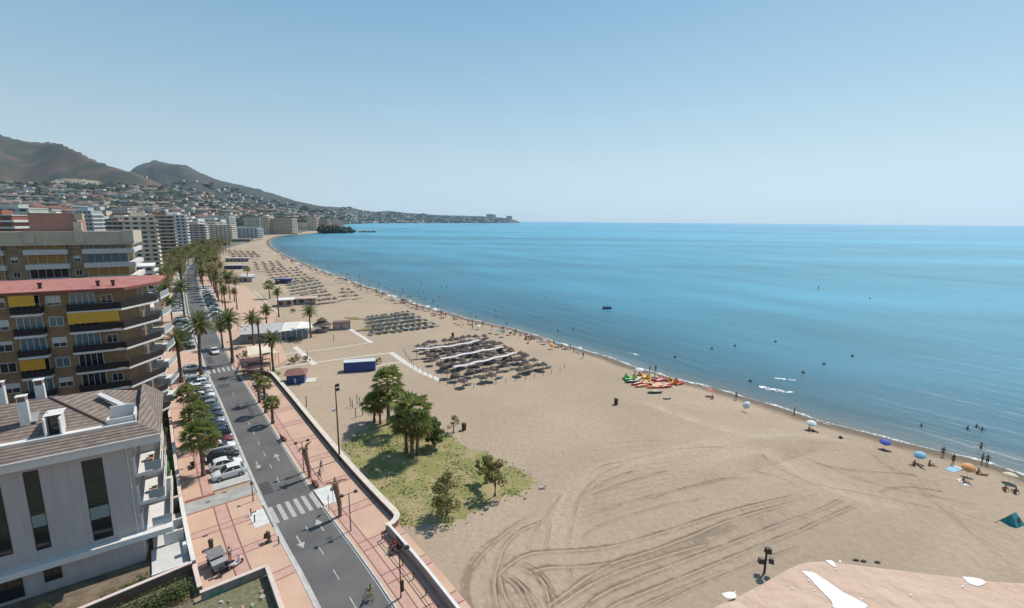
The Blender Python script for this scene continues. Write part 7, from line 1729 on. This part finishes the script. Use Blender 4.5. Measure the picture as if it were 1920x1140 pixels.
LN = [[(1075,700),(1180,742),(1290,785),(1400,815)], [(1395,818),(1480,812),(1600,822),(1700,850)], [(1050,1010),(1060,940),(1085,905),(1150,870),(1290,838),(1400,822)], [(1330,860),(1420,840),(1480,870),(1560,920),(1700,950)]]
WB = [([(1100, 1110), (1180, 1060), (1330, 1010), (1480, 955)], 1.0), ([(930, 1150), (925, 1090), (960, 1040)], 0.9), ([(985, 1150), (960, 1110), (935, 1080)], 1.2), ([(880, 1090), (900, 1040), (960, 990)], 0.5), ([(1270, 1015), (1330, 1000), (1380, 985)], 0.7), ([(1490, 850), (1620, 905), (1760, 935), (1920, 960)], 0.4)]
worked_sand()
# ---- shoreline life
CANV = {'white': M('canvas_white', (0.70, 0.70, 0.68), 0.8), 'pale blue': M('canvas_pale_blue', (0.25, 0.48, 0.60), 0.8), 'turquoise': M('canvas_turquoise', (0.04, 0.40, 0.48), 0.8), 'blue': M('canvas_blue', (0.05, 0.09, 0.42), 0.8), 'coral': M('canvas_coral', (0.62, 0.16, 0.13), 0.8), 'orange': M('canvas_orange', (0.72, 0.34, 0.14), 0.8), 'pink': M('canvas_pink', (0.60, 0.33, 0.34), 0.8), 'green': M('canvas_green', (0.16, 0.36, 0.18), 0.8), 'yellow': M('canvas_yellow', (0.62, 0.48, 0.14), 0.8), 'teal': M('canvas_teal', (0.02, 0.16, 0.17), 0.8), 'navy': M('canvas_navy', (0.03, 0.04, 0.10), 0.8), 'cream': M('canvas_cream', (0.62, 0.55, 0.42), 0.8)}
cb = MB(); n_ = 8; R_ = 1.15
for i, (r_, z) in enumerate(((0.0, 0.0), (0.45, -0.08), (0.85, -0.24), (R_, -0.46))):
    for k in range(n_): a = 2*math.pi*k/n_; cb.v.append((r_*math.cos(a), r_*math.sin(a), z))
for i in range(3):
    for k in range(n_): l_ = (k+1) % n_; cb.f.append((i*n_+k, (i+1)*n_+k, (i+1)*n_+l_, i*n_+l_))
PCM = bpy.data.meshes.new('canopy'); PCM.from_pydata(cb.v, [], cb.f); PCM.materials.append(CANV['white'])
pp_ = MB().tube([(0, 0, -0.1), (0, 0, 2.1)], 0.025, 6); PPM = bpy.data.meshes.new('pole'); PPM.from_pydata(pp_.v, [], pp_.f); PPM.materials.append(FRAMEW)
def parasol(P, col, label, tilt=0.25, group=None, sc=1.0):
    e = thing('beach_parasol', label, 'parasol', P, (P[0]*3.3) % 6.28, group); e.scale = (sc,)*3; add('pole', PPM, e); c = add('canopy', PCM, e, CANV[col]); c.location = (0, 0, 2.1); c.rotation_euler = (tilt, 0, 0); return e
tw = MB().box(-0.9, 0.9, -0.45, 0.45, 0.0, 0.03); TWM = bpy.data.meshes.new('cloth'); TWM.from_pydata(tw.v, [], tw.f); TWM.materials.append(CANV['white'])
SB = G
def zsand(p):     # height of the sand near the water
    s_ = min(range(0, len(SHL2), 3), key=lambda k: (SHL2[k][0]-p[0])**2+(SHL2[k][1]-p[1])**2); a = SHL2[s_]; q = nn_final[s_]; d = (p[0]-a[0])*q[0]+(p[1]-a[1])*q[1]
    return float(np.interp(d, offs, zs))
nn_final = nn
NAMED = [((1520, 806), 'white', 'white parasol with dark seated figures at the waterline right of the lone wader', 0.4), ((1658, 842), 'blue', 'deep blue parasol near the water', 0.3), ((1722, 868), 'pale blue', 'pale blue parasol with a group sitting beneath it', 0.5), ((1813, 893), 'orange', 'peach coloured parasol beside the towels', 0.6), ((1892, 903), 'cream', 'cream parasol at the right edge of the beach', 0.2), ((1333, 742), 'coral', 'coral parasol half hidden by a seated person right of the pedal boats', 0.5), ((1397, 772), 'white', 'small white parasol lying low beside a dark bag', 0.9),
 ((943, 632), 'turquoise', 'bright turquoise parasol above the straw field', 0.3), ((934, 627), 'turquoise', 'turquoise parasol just behind the brightest one', 0.2), ((922, 625), 'pale blue', 'pale blue parasol left of the turquoise pair', 0.3), ((898, 618), 'white', 'white and green parasol left of the turquoise pair, farther along', 0.3), ((856, 606), 'coral', 'coral parasol by the water above the straw field', 0.4), ((863, 609), 'pink', 'pinkish parasol next to the coral one by the water', 0.3), ((1047, 650), 'pale blue', 'pale blue parasol in the group above the right end of the straw field', 0.3), ((1061, 653), 'white', 'white parasol right of the pale blue one above the straw field', 0.3), ((1035, 655), 'orange', 'orange parasol in the group above the straw field', 0.6), ((1022, 645), 'pink', 'pale pink parasol at the left of the group above the straw field', 0.3), ((1086, 660), 'white', 'low white parasol at the right end of the group above the straw field', 0.4), ((990, 636), 'pink', 'pink parasol between the turquoise pair and the orange one', 0.3), ((955, 628), 'white', 'white parasol right of the bright turquoise one', 0.3)]
for (b_, c, lb, ti) in NAMED:
    p = G(b_[0], b_[1], -0.1); z = zsand(p); parasol((p[0], p[1], z), c, lb, ti, sc=0.72)
rs = random.Random(21); cl_ = list(CANV)
kk = 0
for k in range(46):
    u = (k+rs.random()*0.6)/46; px = 840-330*u**0.85; py = float(np.interp(px, [505, 540, 590, 660, 750, 850], [470, 487, 507, 532, 565, 598])); p = G(px-rs.uniform(1, 8), py+rs.uniform(-1, 3), -0.1); c = rs.choice(['white', 'pale blue', 'cream', 'navy', 'coral', 'green', 'white', 'pink', 'blue'])
    zone_ = 'between the green lounger field and the sea' if px > 690 else 'in front of the small dark cluster' if px > 600 else 'towards the head of the bay'
    parasol((p[0], p[1], zsand(p) if p[1] < 500 else 0), c, '%s parasol on the crowded waterline %s' % (c, zone_), rs.uniform(0.1, 0.5), '%s parasols %s' % (c, zone_))
# people: on the sand by the water and in the water
PW = [((1380, 750), 'stand', 'black', None, 'dark haired person standing where the foam reaches the sand right of the pedal boats'), ((1489, 779), 'stand', 'navy', None, 'lone person standing in the shallow foam left of the white parasol'), ((1767, 857), 'stand', 'black', 'navy', 'person in dark clothes standing at the water right of the pale blue parasol'), ((1786, 872), 'stand', 'black', 'black', 'person in black standing on the striped towel'), ((1841, 868), 'stand', 'navy', None, 'left one of two people standing together in the shallows'), ((1850, 871), 'stand', 'black', None, 'right one of two people standing together in the shallows'), ((1838, 846), 'wade', 'black', None, 'person wading with raised arms behind the pair in the shallows'),
 ((1093, 672), 'walk', 'red', None, 'person walking on the sand at the right end of the parasol group'), ((1336, 748), 'sit', 'red', 'pink', 'person sitting under the coral parasol'), ((1807, 905), 'sit', 'red', None, 'person sitting in front of the peach parasol'), ((1833, 888), 'sit', 'black', None, 'person sitting right of the peach parasol'), ((1842, 891), 'lie', 'red', None, 'person lying right of the peach parasol'), ((1516, 808), 'sit', 'black', 'black', 'person in dark clothes sitting beneath the white parasol'), ((1526, 809), 'lie', 'black', None, 'person lying beneath the white parasol'), ((1660, 846), 'lie', 'navy', None, 'person lying beneath the deep blue parasol'), ((1714, 873), 'sit', 'black', None, 'left person of the group under the pale blue parasol'), ((1726, 876), 'lie', 'black', 'black', 'middle person of the group under the pale blue parasol'), ((1743, 873), 'sit', 'red', None, 'person sitting apart right of the pale blue parasol'), ((1884, 920), 'sit', 'black', 'red', 'left one of the two dark figures sitting below the cream parasol'), ((1903, 925), 'sit', 'black', 'black', 'right one of the two dark figures sitting below the cream parasol'),
 ((1218, 698), 'stand', 'black', 'black', 'person in black standing behind the pedal boats'), ((1229, 697), 'stand', 'navy', 'navy', 'person in navy standing at the water behind the pedal boats'), ((1190, 703), 'stand', 'red', 'green', 'person standing under the white parasol among the pedal boats'), ((886, 618), 'stand', 'red', None, 'person standing left of the white and green parasol'), ((868, 614), 'stand', 'navy', None, 'person standing right of the coral parasol'), ((967, 625), 'stand', 'black', None, 'person standing at the water right of the turquoise parasols'), ((990, 645), 'sit', 'grey', 'grey', 'person sitting above the middle of the straw field')]
for k, (b_, po, sh_, tp, lb) in enumerate(PW):
    p = G(b_[0], b_[1], -0.5 if po != 'wade' else -1.0); z = zsand(p) if po != 'wade' else -1.6; p2 = G(b_[0], b_[1], z)
    person((p2[0], p2[1], zsand(p2) if po != 'wade' else -1.7), po, rs.uniform(0, 6.28), lb, sh_, tp, SKIND if k % 2 else SKIN)
for k in range(150):
    u = rs.random(); px = rs.uniform(845, 1090) if k < 45 else 840-320*u; py = float(np.interp(px, [505, 540, 590, 660, 750, 850, 950, 1100], [470, 486, 505, 531, 563, 597, 622, 663]))+rs.uniform(0, 5); p = G(px, py, -0.2); po = rs.choice(['sit', 'lie', 'stand', 'walk', 'sit']); zone_ = 'above the straw field' if px > 845 else 'between the green lounger field and the sea' if px > 690 else 'towards the head of the bay'
    person((p[0], p[1], zsand(p) if p[1] < 600 else 0), po, rs.uniform(0, 6.28), 'small figure %s on the waterline %s' % ({'sit': 'sitting', 'lie': 'lying', 'stand': 'standing', 'walk': 'walking'}[po], zone_), rs.choice(list(CL)), rs.choice([None, None, 'white', 'black', 'red']), SKIND, '%s figures %s' % (po, zone_))
WT = [((1728, 800), 'wade', 'person with a child splashing in the water at the right, farthest left of the bathers'), ((1814, 805), 'wade', 'left one of three bathers in a row in the water at the right'), ((1831, 801), 'wade', 'middle one of three bathers in a row in the water at the right'), ((1841, 807), 'wade', 'right one of three bathers in a row in the water at the right')]
for (b_, po, lb) in WT: p = G(b_[0], b_[1], -1.0); person((p[0], p[1], -2.05), po, rs.uniform(0, 6), lb, 'black', None, SKIND)
WD_ = [(745, 530), (755, 542), (790, 532), (828, 540), (837, 539), (823, 558), (784, 547), (786, 556), (771, 556), (793, 549), (796, 561), (850, 496), (865, 553), (882, 588), (893, 595), (929, 585), (930, 595), (950, 608), (1046, 621), (1075, 617), (682, 508), (650, 523), (676, 528), (672, 529), (735, 547), (768, 588), (630, 480), (700, 520), (1024, 558), (610, 492), (620, 505), (560, 468), (585, 478), (640, 512)]+[(rs.uniform(520, 840), 0) for _ in range(45)]
for k, (px, py) in enumerate(WD_):
    if py == 0: py = float(np.interp(px, [505, 540, 590, 660, 750, 850], [462, 482, 501, 526, 558, 589]))-rs.uniform(1, 15)
    p = G(px, py, -1.0); zone_ = 'off the straw field' if px > 845 else 'off the green lounger field' if px > 690 else 'off the far fields'
    person((p[0], p[1], -2.0 if py > 540 else -1.85), 'wade' if k % 2 else 'stand', rs.uniform(0, 6), 'bather standing in the sea %s' % zone_, rs.choice(['black', 'navy', 'red']), None, SKIND, 'bathers %s' % zone_, sc=1.0)
# bags, towels
for k, (px, py, c, lb) in enumerate([(1788, 880, 'pale blue', 'wide pale blue striped towel under the person in black'), (1806, 906, 'white', 'white towel with a person sitting on it'), (1576, 822, 'navy', 'small dark bag on the sand between the white and blue parasols'), (1250, 748, 'navy', 'dark half ring lying on the sand below the pedal boats')]):
    p = G(px, py, -0.1); z = zsand(p); e = thing('beach_towel' if k < 2 else 'beach_bag', lb, 'towel' if k < 2 else 'bag', (p[0], p[1], z+0.03), 0.4+k)
    if k < 2: add('cloth', TWM, e, CANV[c]); e.scale = (1.3 if k == 0 else 0.9,)*3; mk('fold', MB().box(0.6, 0.9, -0.45, 0.45, 0.03, 0.09), CANV['white'], e)
    elif k == 2: mk('body', MB().ball((0, 0, 0.15), (0.35, 0.2, 0.2), 8, 5), CANV[c], e); mk('strap', MB().tube([(-0.2, 0, 0.3), (0, 0, 0.45), (0.2, 0, 0.3)], 0.02, 5), CANV[c], e)
    else: mk('ring', MB().tube([(0.8*math.cos(a), 0.5*math.sin(a), 0.1) for a in np.linspace(0, math.pi, 9)], 0.11, 6), CANV[c], e)
# teal tent at the right
e = thing('beach_tent', 'teal beach tent with a guy line pitched on the sand at the right edge', 'tent', G(1897, 980), 0.4)
b = MB(); b.quad((-0.9, -0.8, 0), (0.9, -0.9, 0), (0.5, 0, 1.3), (-0.5, 0, 1.3)); b.quad((0.9, 0.8, 0), (-0.9, 0.8, 0), (-0.5, 0, 1.3), (0.5, 0, 1.3)); b.tri((-0.9, 0.8, 0), (-0.9, -0.8, 0), (-0.5, 0, 1.3)); mk('canopy', b, M('tent_teal', (0.02, 0.24, 0.26), 0.7, vs=2, var=0.2), e)
mk('guy_line', MB().tube([(-0.9, 0, 1.2), (-2.0, 0.8, 0)], 0.03, 5), LAMPD, e); mk('pole', MB().tube([(0.55, 0, 0), (0.5, 0, 1.35)], 0.03, 5), LAMPD, e)
person(G(1908, 984), 'sit', 2.0, 'person in black sitting in the opening of the teal tent', 'black', 'black', SKIN)
# ---- pedal boats and kayaks
BC = {'red': M('boat_red', (0.45, 0.03, 0.02), 0.35), 'orange': M('boat_orange', (0.72, 0.20, 0.03), 0.35), 'green': M('boat_green', (0.12, 0.45, 0.12), 0.35), 'yellow': M('boat_yellow', (0.70, 0.48, 0.05), 0.35), 'peach': M('boat_peach', (0.70, 0.42, 0.24), 0.4), 'dark green': M('boat_dark_green', (0.02, 0.06, 0.035), 0.4), 'white': M('boat_white', (0.65, 0.65, 0.62), 0.35)}
def pedal_boat(P, rz, col, c2, label):
    e = thing('pedal_boat', label, 'pedal boat', P, rz, 'pedal boats on the sand')
    for sg in (-1, 1): mk('pontoon', MB().tube([(-1.6, sg*0.6, 0.35), (-1.2, sg*0.6, 0.26), (1.0, sg*0.6, 0.26), (1.7, sg*0.6, 0.42)], [0.1, 0.26, 0.26, 0.06], 8), BC[col], e, smooth=True)
    mk('deck', MB().box(-1.3, 1.0, -0.55, 0.55, 0.42, 0.5), BC[col], e)
    for sg in (-1, 1): st_ = MB(); st_.box(-0.5, 0.0, sg*0.3-0.22, sg*0.3+0.22, 0.5, 0.66); st_.box(-0.62, -0.5, sg*0.3-0.22, sg*0.3+0.22, 0.5, 1.05); mk('seat', st_, BC[c2], e)
    sl = MB(); sl.quad((-1.5, -0.25, 0.35), (-1.5, 0.25, 0.35), (-0.75, 0.25, 1.6), (-0.75, -0.25, 1.6)); sl.quad((-1.52, 0.25, 0.30), (-1.52, -0.25, 0.30), (-0.77, -0.25, 1.55), (-0.77, 0.25, 1.55)); mk('slide', sl, BC[c2], e)
    return e
def kayak(P, rz, col, label):
    e = thing('kayak', label, 'kayak', P, rz, 'kayaks on the sand'); mk('hull', MB().tube([(-1.8, 0, 0.3), (-1.2, 0, 0.2), (0, 0, 0.17), (1.2, 0, 0.2), (1.8, 0, 0.32)], [0.03, 0.26, 0.37, 0.26, 0.03], 10), BC[col], e, smooth=True); mk('cockpit', MB().ball((-0.1, 0, 0.5), (0.5, 0.24, 0.06), 10, 4), BC['white'] if col != 'peach' else BC['orange'], e); return e
def zb(px, py): p = G(px, py, -0.1); return (p[0], p[1], zsand(p)+0.02)
for (px, py, rz, c, c2, lb) in [(1180, 712, 0.3, 'green', 'green', 'green pedal boat at the left end of the cluster'), (1192, 712, 0.9, 'white', 'yellow', 'white pedal boat with yellow slide next to the green one'), (1205, 708, 0.2, 'yellow', 'orange', 'yellow pedal boat with orange slide at the back of the cluster'), (1214, 714, 1.2, 'orange', 'yellow', 'orange pedal boat with yellow seats in the middle of the cluster'), (1232, 712, 0.6, 'red', 'white', 'red pedal boat with white seats behind the peach mat'), (1262, 716, 0.2, 'red', 'yellow', 'red pedal boat with yellow slide at the right end of the cluster'), (1271, 719, 0.6, 'red', 'orange', 'red pedal boat lying farthest right'), (1222, 706, 0.0, 'yellow', 'white', 'yellow pedal boat nearest the water')]:
    pedal_boat(zb(px, py), rz, c, c2, lb)
for (px, py, rz, c, lb) in [(1195, 722, 0.4, 'red', 'red kayak at the lower left of the cluster'), (1203, 726, 0.3, 'orange', 'orange kayak beneath the red one at the lower left'), (1216, 722, 0.2, 'red', 'red kayak in the middle of the cluster'), (1226, 728, 0.1, 'orange', 'orange kayak along the lower edge of the cluster'), (1248, 727, 0.3, 'red', 'red kayak right of the peach mat'), (1253, 722, 0.5, 'orange', 'orange kayak pointing at the right hand pedal boats'), (1228, 738, 0.1, 'dark green', 'dark green kayak lying lowest of all'), (1184, 718, 0.2, 'dark green', 'dark kayak below the green pedal boat'), (1240, 714, 0.4, 'red', 'red kayak behind the peach mat'), (1212, 718, 0.7, 'yellow', 'yellow kayak lying across the cluster')]:
    kayak(zb(px, py), rz, c, lb)
e = thing('float_mat', 'square peach coloured float mat lying in the middle of the boats', 'float', zb(1232, 723), 0.2); mk('mat', MB().box(-1.3, 1.3, -1.0, 1.0, 0.1, 0.35), BC['peach'], e); mk('rim', MB().tube([(-1.3, -1, 0.3), (1.3, -1, 0.3), (1.3, 1, 0.3), (-1.3, 1, 0.3), (-1.3, -1, 0.3)], 0.14, 6), BC['peach'], e)
p = zb(1197, 706); parasol(p, 'white', 'white parasol standing among the pedal boats', 0.15)
# ---- sea: buoys, paddle board, raft with people, foam
for k, (px, py) in enumerate([(1335, 654), (1378, 649), (1454, 641), (1598, 668), (1545, 683), (1506, 699), (1407, 715), (1631, 560), (1266, 670)]):
    e = thing('buoy', '%s small dark yellow buoy in the swimming line' % ['second from the left', 'third from the left', 'fourth from the left', 'rightmost near', 'second from the right near', 'third from the right near', 'nearest to the beach', 'single far out', 'leftmost'][k], 'buoy', (*G(px, py, -1.0)[:2], -1.0)); mk('float', MB().ball((0, 0, 0.15), 0.38, 10, 6), M('buoy_yellow', (0.22, 0.16, 0.05), 0.5), e); mk('stem', MB().tube([(0, 0, 0.4), (0, 0, 0.75)], 0.05, 5), LAMPD, e)
p = G(1534, 543, -1.0); e = thing('paddle_board', 'paddle board far out on the sea carrying a standing person', 'paddle board', (p[0], p[1], -1.0), 0.2); mk('board', MB().tube([(-1.6, 0, 0.03), (-1, 0, 0.03), (1, 0, 0.03), (1.6, 0, 0.08)], [0.05, 0.35, 0.35, 0.05], 8), BC['white'], e); mk('paddle', MB().tube([(0.3, 0.4, -0.1), (0.2, 0.15, 1.8)], 0.03, 5), LAMPD, e)
person((p[0], p[1], -0.75), 'stand', 1.0, 'person standing on the paddle board far out', 'black', 'black', SKIND)
p = G(1138, 579, -1.0); e = thing('raft', 'dark raft with several people on it off the right end of the straw field', 'raft', (p[0], p[1], -1.0), 0.2); mk('deck', MB().tube([(-2.2, 0, 0.1), (-1.6, 0, 0.15), (1.6, 0, 0.15), (2.2, 0, 0.2)], [0.2, 0.7, 0.7, 0.15], 8), CL['navy'], e); mk('rope', MB().tube([(2.2, 0, 0.3), (3, 0.2, 0)], 0.03, 5), LAMPD, e)
for k in range(3): person((p[0]-1.3+k*1.3, p[1]+0.1*k, -0.35), 'sit', 1+k, '%s person sitting on the dark raft' % ['left', 'middle', 'right'][k], 'black', 'red' if k == 1 else 'black', SKIND)
FOAM = bpy.data.materials.new('foam'); FOAM.use_nodes = True; t = FOAM.node_tree; b = t.nodes['Principled BSDF']; b.inputs['Base Color'].default_value = (0.78, 0.8, 0.8, 1); b.inputs['Roughness'].default_value = 0.9
tc = t.nodes.new('ShaderNodeTexCoord'); n1 = t.nodes.new('ShaderNodeTexNoise'); n1.inputs['Scale'].default_value = 1.5; n1.inputs['Detail'].default_value = 8; t.links.new(tc.outputs['Object'], n1.inputs['Vector'])
mr = t.nodes.new('ShaderNodeMapRange'); mr.inputs['From Min'].default_value = 0.42; mr.inputs['From Max'].default_value = 0.52; t.links.new(n1.outputs['Fac'], mr.inputs['Value']); t.links.new(mr.outputs[0], b.inputs['Alpha'])
def foam(pts, w_):
    P = resample(smooth_line([G(*p, -1.0) for p in pts], 2), 0.5); mb = MB(); n_ = len(P); nr = normals(P)
    for k, (p, q) in enumerate(zip(P, nr)):
        u = k/(n_-1); ww = w_*math.sin(math.pi*min(1, max(0, u*0.96+0.02)))**0.6*(0.7+0.6*fbm(p[0], p[1], 3, 3)); a, b_ = p-q*ww, p+q*ww; mb.v += [(a[0], a[1], -0.97), (p[0], p[1], -0.85), (b_[0], b_[1], -0.97)]
    for k in range(n_-1):
        for j in range(2): a = k*3+j; mb.f.append((a, a+1, a+4, a+3)); mb.mi.append(0)
    struct('foam', mb, FOAM, kind='stuff', smooth=True)
foam([(1424, 724), (1440, 729), (1462, 733), (1488, 735)], 0.9); foam([(1452, 709), (1470, 711), (1492, 713)], 0.45); foam([(1178, 662), (1190, 664), (1200, 666)], 0.4)
foam([(1290, 716), (1310, 722), (1330, 729)], 0.4); foam([(1385, 747), (1410, 756), (1440, 765)], 0.5); foam([(1530, 790), (1570, 802), (1600, 812)], 0.45); foam([(1690, 836), (1730, 848), (1775, 861)], 0.4); foam([(1895, 897), (1925, 905)], 0.6); foam([(1850, 885), (1880, 893)], 0.4)
# ---- post with three dark boxes, foreground
p = G(1433, 1074); e = thing('box_post', 'dark post carrying three dark boxes, standing on the sand near the bottom', 'post', p, -0.3)
h = 2.6; DKM = M('dark_maroon_metal', (0.035, 0.018, 0.02), 0.6)
mk('pole', MB().tube([(0, 0, 0), (0, 0, h)], [0.12, 0.1], 8), DKM, e); mk('box', MB().cbox(0.12, 0, h+0.05, 0.6, 0.5, 0.55, 0.3, 0.05), DKM, e); mk('box', MB().cbox(-0.42, 0, h-1.25, 0.55, 0.5, 0.55, 0.1, 0.05), LAMPD, e); mk('box', MB().cbox(0.55, 0.05, h-1.05, 0.5, 0.5, 0.55, -0.2, 0.05), LAMPD, e); mk('arm', MB().tube([(-0.4, 0, h-1.1), (0.55, 0, h-1.0)], 0.05, 6), DKM, e)
# small dark debris on the sand beyond the parapet and churned patches
for k, (px, py) in enumerate([(1605, 1051), (1619, 1053), (1645, 1055)]):
    e = thing('stone', 'small dark stone on the sand, %s of three in a line behind the terrace parapet' % ['left', 'middle', 'right'][k], 'stone', G(px, py)); mk('lump', MB().ball((0, 0, 0.05), (0.35, 0.2, 0.14), 7, 4), BARK, e)
# ---- pink parapet of the terrace the picture is taken from
zt_ = 33.9
out = [(1285, 1165), (1310, 1140), (1345, 1122), (1390, 1102), (1430, 1082), (1462, 1062), (1490, 1050), (1512, 1045.5), (1535, 1045), (1570, 1048), (1640, 1057), (1740, 1069), (1860, 1083), (1935, 1087), (2050, 1095)]
P = [G(a, b_, zt_)[:2] for a, b_ in out]; P = [tuple(p) for p in P]+[(6.5, 1.3), (6.5, -1.5), (0.6, -1.5), (0.6, 1.0)]
e = thing('terrace_parapet', 'salmon pink terrace parapet with peeling white paint in the bottom right corner', 'parapet', (0, 0, 0))
PAR = M('salmon_plaster', (0.53, 0.36, 0.275), 0.9, vs=1.8, col2=(0.58, 0.44, 0.34), lo=0.3, hi=0.7, detail=8, bump=0.35, bs=9)
bm = MB(); sm_ = P
c0 = np.array([3.5, 1.0])
n_ = len(P); lv = [(0.0, zt_-6.0), (0.0, zt_-0.05), (0.012, zt_-0.015), (0.03, zt_)]
for (ins, z) in lv:
    for p in P: q = np.array(p); d = (c0-q); q = q+d*ins; bm.v.append((q[0], q[1], z))
for i in range(3):
    for k in range(n_): l_ = (k+1) % n_; bm.f.append((i*n_+k, i*n_+n_+k, i*n_+n_+l_, i*n_+l_)); bm.mi.append(0)
bm.f.append(tuple(3*n_+k for k in range(n_))); bm.mi.append(0); mk('wall', bm, PAR, e)
WP = M('peeling_white_paint', (0.74, 0.73, 0.72), 0.7, vs=6, var=0.06)
def patch(pts, z=zt_+0.003):
    q = resample(smooth_line([G(a, b_, z)[:2] for a, b_ in pts]+[G(*pts[0], z)[:2]], 2), 0.008)[:-1]; c_ = sum(q)/len(q); q = [c_+(p-c_)*(1+0.34*(fbm(p[0]*22, p[1]*22, 4, 3)-0.5)) for p in q]
    o = fill('paint_patch', q, z, WP, None); o.parent = e
patch([(1503, 1071), (1522, 1071), (1545, 1085), (1575, 1108), (1600, 1120), (1640, 1142), (1560, 1145), (1562, 1128), (1545, 1112), (1528, 1095)])
patch([(1353, 1112), (1370, 1109), (1382, 1114), (1378, 1122), (1360, 1122)]); patch([(1547, 1050), (1562, 1050), (1570, 1064), (1560, 1062)]); patch([(1805, 1081), (1838, 1083), (1850, 1092), (1832, 1100), (1815, 1094)])

rp = random.Random(6)
for (cx0, cy0, n_) in ((1530, 1100, 10), (1600, 1128, 8), (1368, 1117, 5), (1558, 1058, 6), (1828, 1092, 7), (1700, 1120, 3), (1480, 1110, 3)):
    for _ in range(max(1, n_//3)):
        a_ = cx0+rp.uniform(-28, 28); b_ = cy0+rp.uniform(-12, 12); r_ = rp.uniform(0.7, 1.8)
        if b_ < 1056 and a_ > 1600: continue
        patch([(a_+r_*1.6*math.cos(t_), b_+r_*math.sin(t_)) for t_ in np.linspace(0, 2*math.pi, 7)[:-1]], zt_+0.0045+0.0006*_+0.0001*(cx0 % 7))
# ================================================================ haze
hb = MB().box(-15500, 23500, -3500, 21500, -5.2, 1150)
hm = bpy.data.materials.new('haze_air'); hm.use_nodes = True; t = hm.node_tree; t.nodes.clear()
pv = t.nodes.new('ShaderNodeVolumePrincipled'); pv.inputs['Color'].default_value = (0.66, 0.84, 1, 1); pv.inputs['Density'].default_value = 0.000028; pv.inputs['Anisotropy'].default_value = 0.2
oo = t.nodes.new('ShaderNodeOutputMaterial'); t.links.new(pv.outputs[0], oo.inputs['Volume'])
struct('haze', hb, hm, kind='stuff')
